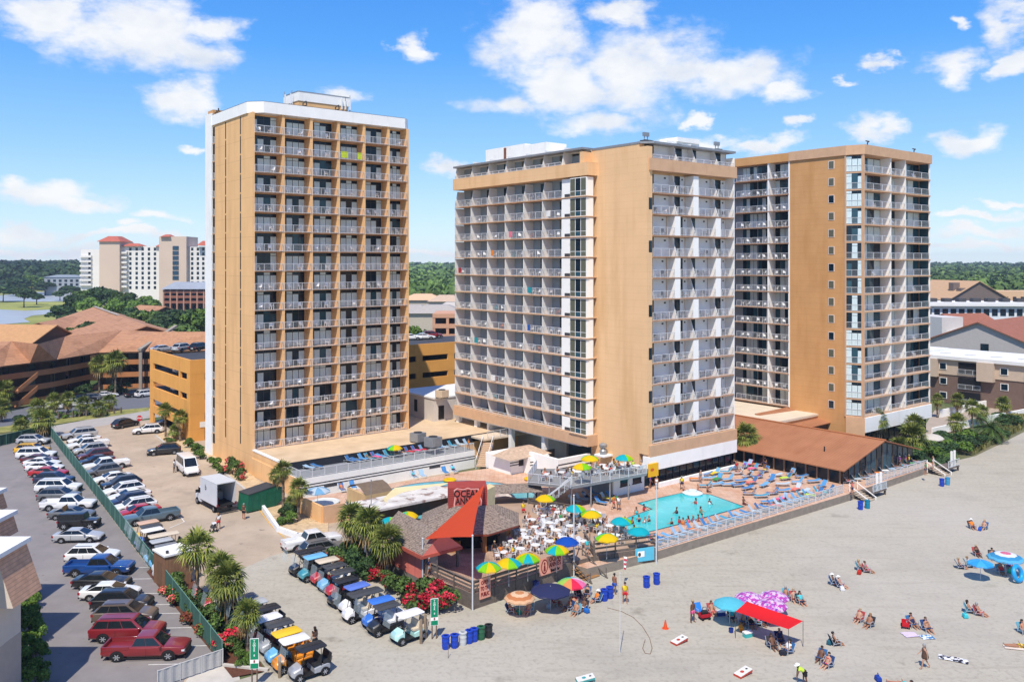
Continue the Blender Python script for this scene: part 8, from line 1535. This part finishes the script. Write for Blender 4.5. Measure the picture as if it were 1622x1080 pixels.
for px, py, lab in ((1427, 706, 'white thatch topped umbrella among the palms behind the restaurant gable'), (1477, 696, 'white parasol on the garden terrace left of the date palm')): umbrella(G(px, py+14, .1), lab, [(222, 216, 206)]*8, 1.9, 2.3, .7)
CA = thing('beach_canopy', 'red rectangular canopy on thin poles over a group on the sand', 'canopy', G(1222, 1014), 0); o0 = G(1222, 1014); hc = [(1183, 952, 2.3), (1272, 983, 2.0), (1249, 996, 1.9), (1165, 968, 2.1)]; cp_ = [G(*q)-o0 for q in hc]; n = 8; mb = MB(); RC_ = M('canopy_red', (204, 14, 22), .8, .04)
g = [[(cp_[0].lerp(cp_[1], i/n)).lerp(cp_[3].lerp(cp_[2], i/n), j/n)-Vector((0, 0, .16*math.sin(math.pi*i/n)*math.sin(math.pi*j/n))) for j in range(n+1)] for i in range(n+1)]
for i in range(n):
    for j in range(n): mb.poly([g[i][j], g[i+1][j], g[i+1][j+1], g[i][j+1]], RC_)
mb.build('canopy_cloth', CA, smooth=180)
for q in cp_: MB().tube((q.x, q.y, -.05), (q.x, q.y, q.z+.03), .02, None, DGREY, 6).build('pole', CA)
def gear(px, py, mk, lab, cat, rz=0): o = mk; o.location = G(px, py, .02); o.rotation_euler.z = rz; tag(o, lab, cat); return o
def bag(c, w=.5, h=.4, nm='beach_bag'): m = M('bag_%d_%d_%d' % c, c, .8, .1, 3); return MB().loft([[(x*k, y*k2, z) for x, y in ((-w/2, -.15), (w/2, -.15), (w/2, .15), (-w/2, .15))] for k, k2, z in ((.8, .9, 0), (1, 1.2, h*.3), (.95, 1, h*.8), (.6, .4, h))], m).path([(-w*.3, 0, h*.95), (-w*.2, 0, h*1.35), (w*.2, 0, h*1.35), (w*.3, 0, h*.95)], .02, m, 5).build(nm)
for px, py, c, lab in [(1334, 935, (222, 222, 224), 'white beach bag beside the seated couple'), (1361, 909, (180, 40, 30), 'red beach bag beside the seated pair'), (1552, 840, (30, 80, 180), 'blue beach bag between two people far out'), (1529, 978, (60, 190, 200), 'turquoise beach bag beside the right pair'), (1314, 1020, (30, 90, 110), 'teal backpack beside the person in orange'), (1174, 998, (226, 140, 30), 'orange beach bag below the red canopy'), (1218, 1023, (40, 60, 100), 'navy beach bag at the canopy post'), (1240, 1037, (24, 30, 44), 'black backpack before the person in white shirt'), (1600, 907, (40, 190, 150), 'mint green bag below the striped umbrella'), (1391, 1078, (24, 60, 150), 'dark blue bag at the bottom edge'), (822, 972, (40, 120, 100), 'green cooler bag under the tan umbrella'), (868, 962, (150, 160, 170), 'grey stroller bag under the navy umbrella'), (929, 970, (30, 100, 180), 'blue bag beside the sunny group')]: gear(px, py, bag(c), lab, 'bag', PR.uniform(0, 3))
def cooler(c): m = M('cooler_%d_%d_%d' % c, c, .5, .05); return MB().box((-.32, -.2, .0), (.32, .2, .32), m).box((-.34, -.22, .323), (.34, .22, .42), WHITE).path([(-.35, 0, .2), (-.36, 0, .5), (.36, 0, .5), (.35, 0, .2)], .015, LFR, 5).build('cooler')
gear(1184, 1008, cooler((60, 170, 170)), 'teal cooler with white lid in front of the canopy', 'cooler', .4); gear(1142, 974, cooler((30, 60, 130)), 'navy cooler with white lid beside the aqua umbrella', 'cooler', .2)
o = MB().lathe([(0, 0), (.16, 0), (.2, .34), (.18, .34), (.15, .04), (0, .04)], M('bucket_blue', (20, 50, 130), .5, .05), 12).build('bucket', smooth=40); gear(1158, 1001, o, 'small blue bucket on the sand left of the canopy', 'bucket')
def wagon(lab, px, py, c, rz):
    t = thing('beach_wagon', lab, 'wagon', G(px, py, .02), rz); m = M('wagon_%d' % c[0], c, .7, .08); mb = MB(); mb.box((-.45, -.25, .2), (.45, .25, .24), m)
    for s in (-1, 1): mb.box((-.45, s*.25-.015, .24), (.45, s*.25+.015, .5), m); mb.box((s*.45-.015, -.25, .24), (s*.45+.015, .25, .5), m)
    mb.build('tub', t); MB().path([(.45, 0, .25), (.7, 0, .9), (.7, .12, .92)], .015, LFR, 5).build('handle', t)
    for s in (-1, 1):
        for x in (-.3, .3): MB().lathe([(0, -.04), (.11, -.04), (.11, .04), (0, .04)], RUB, 10, (x, s*.28, .11), 'y').build('wheel', t)
wagon('red wagon loaded with a black bag beside the person in pink shorts', 1116, 980, (170, 20, 40), .3); gear(1116, 979, bag((26, 26, 30), .6, .7), 'tall black bag standing in the red wagon', 'bag'); wagon('small red pull cart beside the person in navy swimsuit', 1434, 993, (190, 20, 34), 1.2)
dup(BCH, G(1109, 972, .02), -1.2, 'empty blue beach chair behind the person in pink shorts', None, 1.25, {'sling': (.02, .2, .6)})
FLT = MB().lathe([(.62+.2*math.cos(a), .2*math.sin(a)) for a in [k*math.pi/6 for k in range(13)]], M('float_blue', (30, 150, 210), .4, .05), 20).build('float_ring', smooth=180); FLT.location = G(1612, 908, .82); FLT.rotation_euler = (1.3, .2, .5); tag(FLT, 'large blue inflatable ring standing up at the right group', 'float ring')
def cornhole(px, py, rz, c, lab):
    t = thing('cornhole_board', lab, 'game board', G(px, py, .02), rz); m = M('board_%d' % c[0], c, .6, .06, 3); mb = MB(); mb.par((-.62, -.33, .12), (1.24, 0, .22), (0, .66, 0), (0, 0, .04), WPAINT); mb.build('top', t)
    mb = MB(); mb.par((-.62, -.335, .0), (1.24, 0, .2), (0, .02, 0), (0, 0, .12), m); mb.par((-.62, .315, .0), (1.24, 0, .2), (0, .02, 0), (0, 0, .12), m); mb.box((-.64, -.335, 0), (-.62, .335, .14), m); mb.build('frame', t)
    c_ = Vector((.36, 0, .341)); MB().poly([c_+Vector((.09*math.cos(k*.524), .09*math.sin(k*.524), .016*math.cos(k*.524))) for k in range(12)], BLACK).build('hole', t); MB().poly([Vector((-.1, 0, .258))+Vector((.15*math.cos(k*.524), .15*math.sin(k*.524), .027*math.cos(k*.524))) for k in range(12)], m).build('emblem', t)
    for s in (-1, 1): MB().box((.52, s*.28-.02, 0), (.58, s*.28+.02, .3), m).build('leg', t)
cornhole(1076, 1017, .6, (180, 60, 40), 'white cornhole board with red sides, upper one by the hose'); cornhole(1177, 1068, .6, (184, 62, 42), 'white cornhole board with red sides, lower one near the couple'); cornhole(927, 1078, .2, (60, 150, 150), 'teal and red cornhole board at the bottom edge')
t = thing('stroller', 'black and white stroller pushed by the person at the box truck', 'stroller', G(338, 842), 2.4)
MB().loft([[(-.3, y, .45), (.25, y, .4), (.35, y, .55), (-.15, y, .95)] for y in (-.22, .22)], DGREY).build('seat', t); MB().loft([[(-.3, y, .9), (-.1, y, 1.08), (.15, y, 1.02)] for y in (-.24, .24)], M('stroller_white', (210, 212, 214), .8, .05), closed=False, caps=False).build('hood', t)
MB().path([(-.55, -.2, 1.0), (.3, -.2, .15)], .018, LFR, 5).path([(-.55, .2, 1.0), (.3, .2, .15)], .018, LFR, 5).path([(-.55, -.2, 1.0), (-.55, .2, 1.0)], .02, BLACK, 5).build('frame', t)
for x, y in ((.32, -.22), (.32, .22), (-.3, -.25), (-.3, .25)): MB().lathe([(0, -.03), (.14, -.03), (.14, .03), (0, .03)], RUB, 10, (x, y, .14), 'y').build('wheel', t)
mb = MB(); hp = [(962, 962), (985, 968), (1003, 977), (1018, 992), (1029, 1010), (1033, 1026), (1030, 1035), (1022, 1034), (1018, 1026), (1022, 1012)]; mb.path([G(x, y, .04) for x, y in hp], .025, M('hose', (120, 100, 84), .7, .05), 5); tag(mb.build('hose'), 'long thin hose looping across the sand by the pale pole', 'hose')
t = thing('flag', 'pink and white striped flag furled by the beach steps', 'flag', G(988, 925, 0), 0); MB().tube((0, 0, 0), (.0, 0, 2.6), .02, None, LFR, 5).build('pole', t); mb = MB()
for k in range(6): mb.poly([(.02, 0, 2.55-.2*k), (.26+.05*math.sin(k), .06*math.cos(k*2), 2.5-.2*k), (.24+.05*math.sin(k+1), .06*math.cos(k*2+2), 2.32-.2*k), (.02, 0, 2.36-.2*k)], um((220, 70, 90)) if k % 2 else WHITE)
mb.build('cloth', t)
# ------------------------------------------------------------------ chairs on the balconies
mb = MB(); mb.box((-.22, -.22, .4), (.22, .22, .43), PLAIN); mb.par((-.22, -.22, .43), (.03, 0, 0), (0, .44, 0), (-.1, 0, .42), PLAIN)
for x in (-.2, .2):
    for y in (-.2, .2): mb.box((x-.02, y-.02, 0), (x+.02, y+.02, .4), PLAIN)
for y in (-.24, .24): mb.box((-.22, y-.02, .6), (.2, y+.02, .63), PLAIN)
BCM = mb.mesh('balcony_chair'); cr = random.Random(5); cr.shuffle(CHAIRSPOTS); seen = set(); n = 0; rest = MB()
CHAIRSPOTS.sort(key=lambda s: s[0].y+(s[4] % 10)*.01)
for p, rz, tw, k, b, c, j in CHAIRSPOTS:
    if n < 295:
        o = link(BCM, 'balcony_chair', loc=p, rz=rz); o.color = (*c, 1); o.scale = (1.05,)*3; n += 1
        cn = 'pale' if c[0] > .4 else 'dark'; face = 'sea' if b >= 10 or 'white' in tw else 'pool'
        tag(o, f'{cn} {"left" if j == 0 else "right"} chair on the {face} side balcony, floor {k+1 if k > 0 else 1}, bay {b%10+1}, of {tw}', 'chair', 'balcony chairs')
    else:
        tm = Matrix.Translation(p) @ Matrix.Rotation(rz, 4, 'Z'); i = len(rest.v); rest.v += [tuple(tm @ v.co) for v in BCM.vertices]
        for f in BCM.polygons: rest.f.append(tuple(i+q for q in f.vertices)); rest.m.append(rest.mi(PLA))
if rest.v: rest.build('balcony_chair', kind='stuff')
drop_protos()
# ------------------------------------------------------------------ air that fades the far woods
hz = MB().box((-3450, -300, -1.06), (3450, 3200, 62), None or M('haze', (200, 214, 230))).build('haze', kind='stuff')
m = MATS['haze']; N = m.node_tree.nodes; L = m.node_tree.links; N.clear(); o = N.new('ShaderNodeOutputMaterial'); v = N.new('ShaderNodeVolumePrincipled'); v.inputs['Color'].default_value = (.62, .78, 1, 1); v.inputs['Density'].default_value = .00013; v.inputs['Anisotropy'].default_value = 0
L.new(v.outputs[0], o.inputs['Volume'])
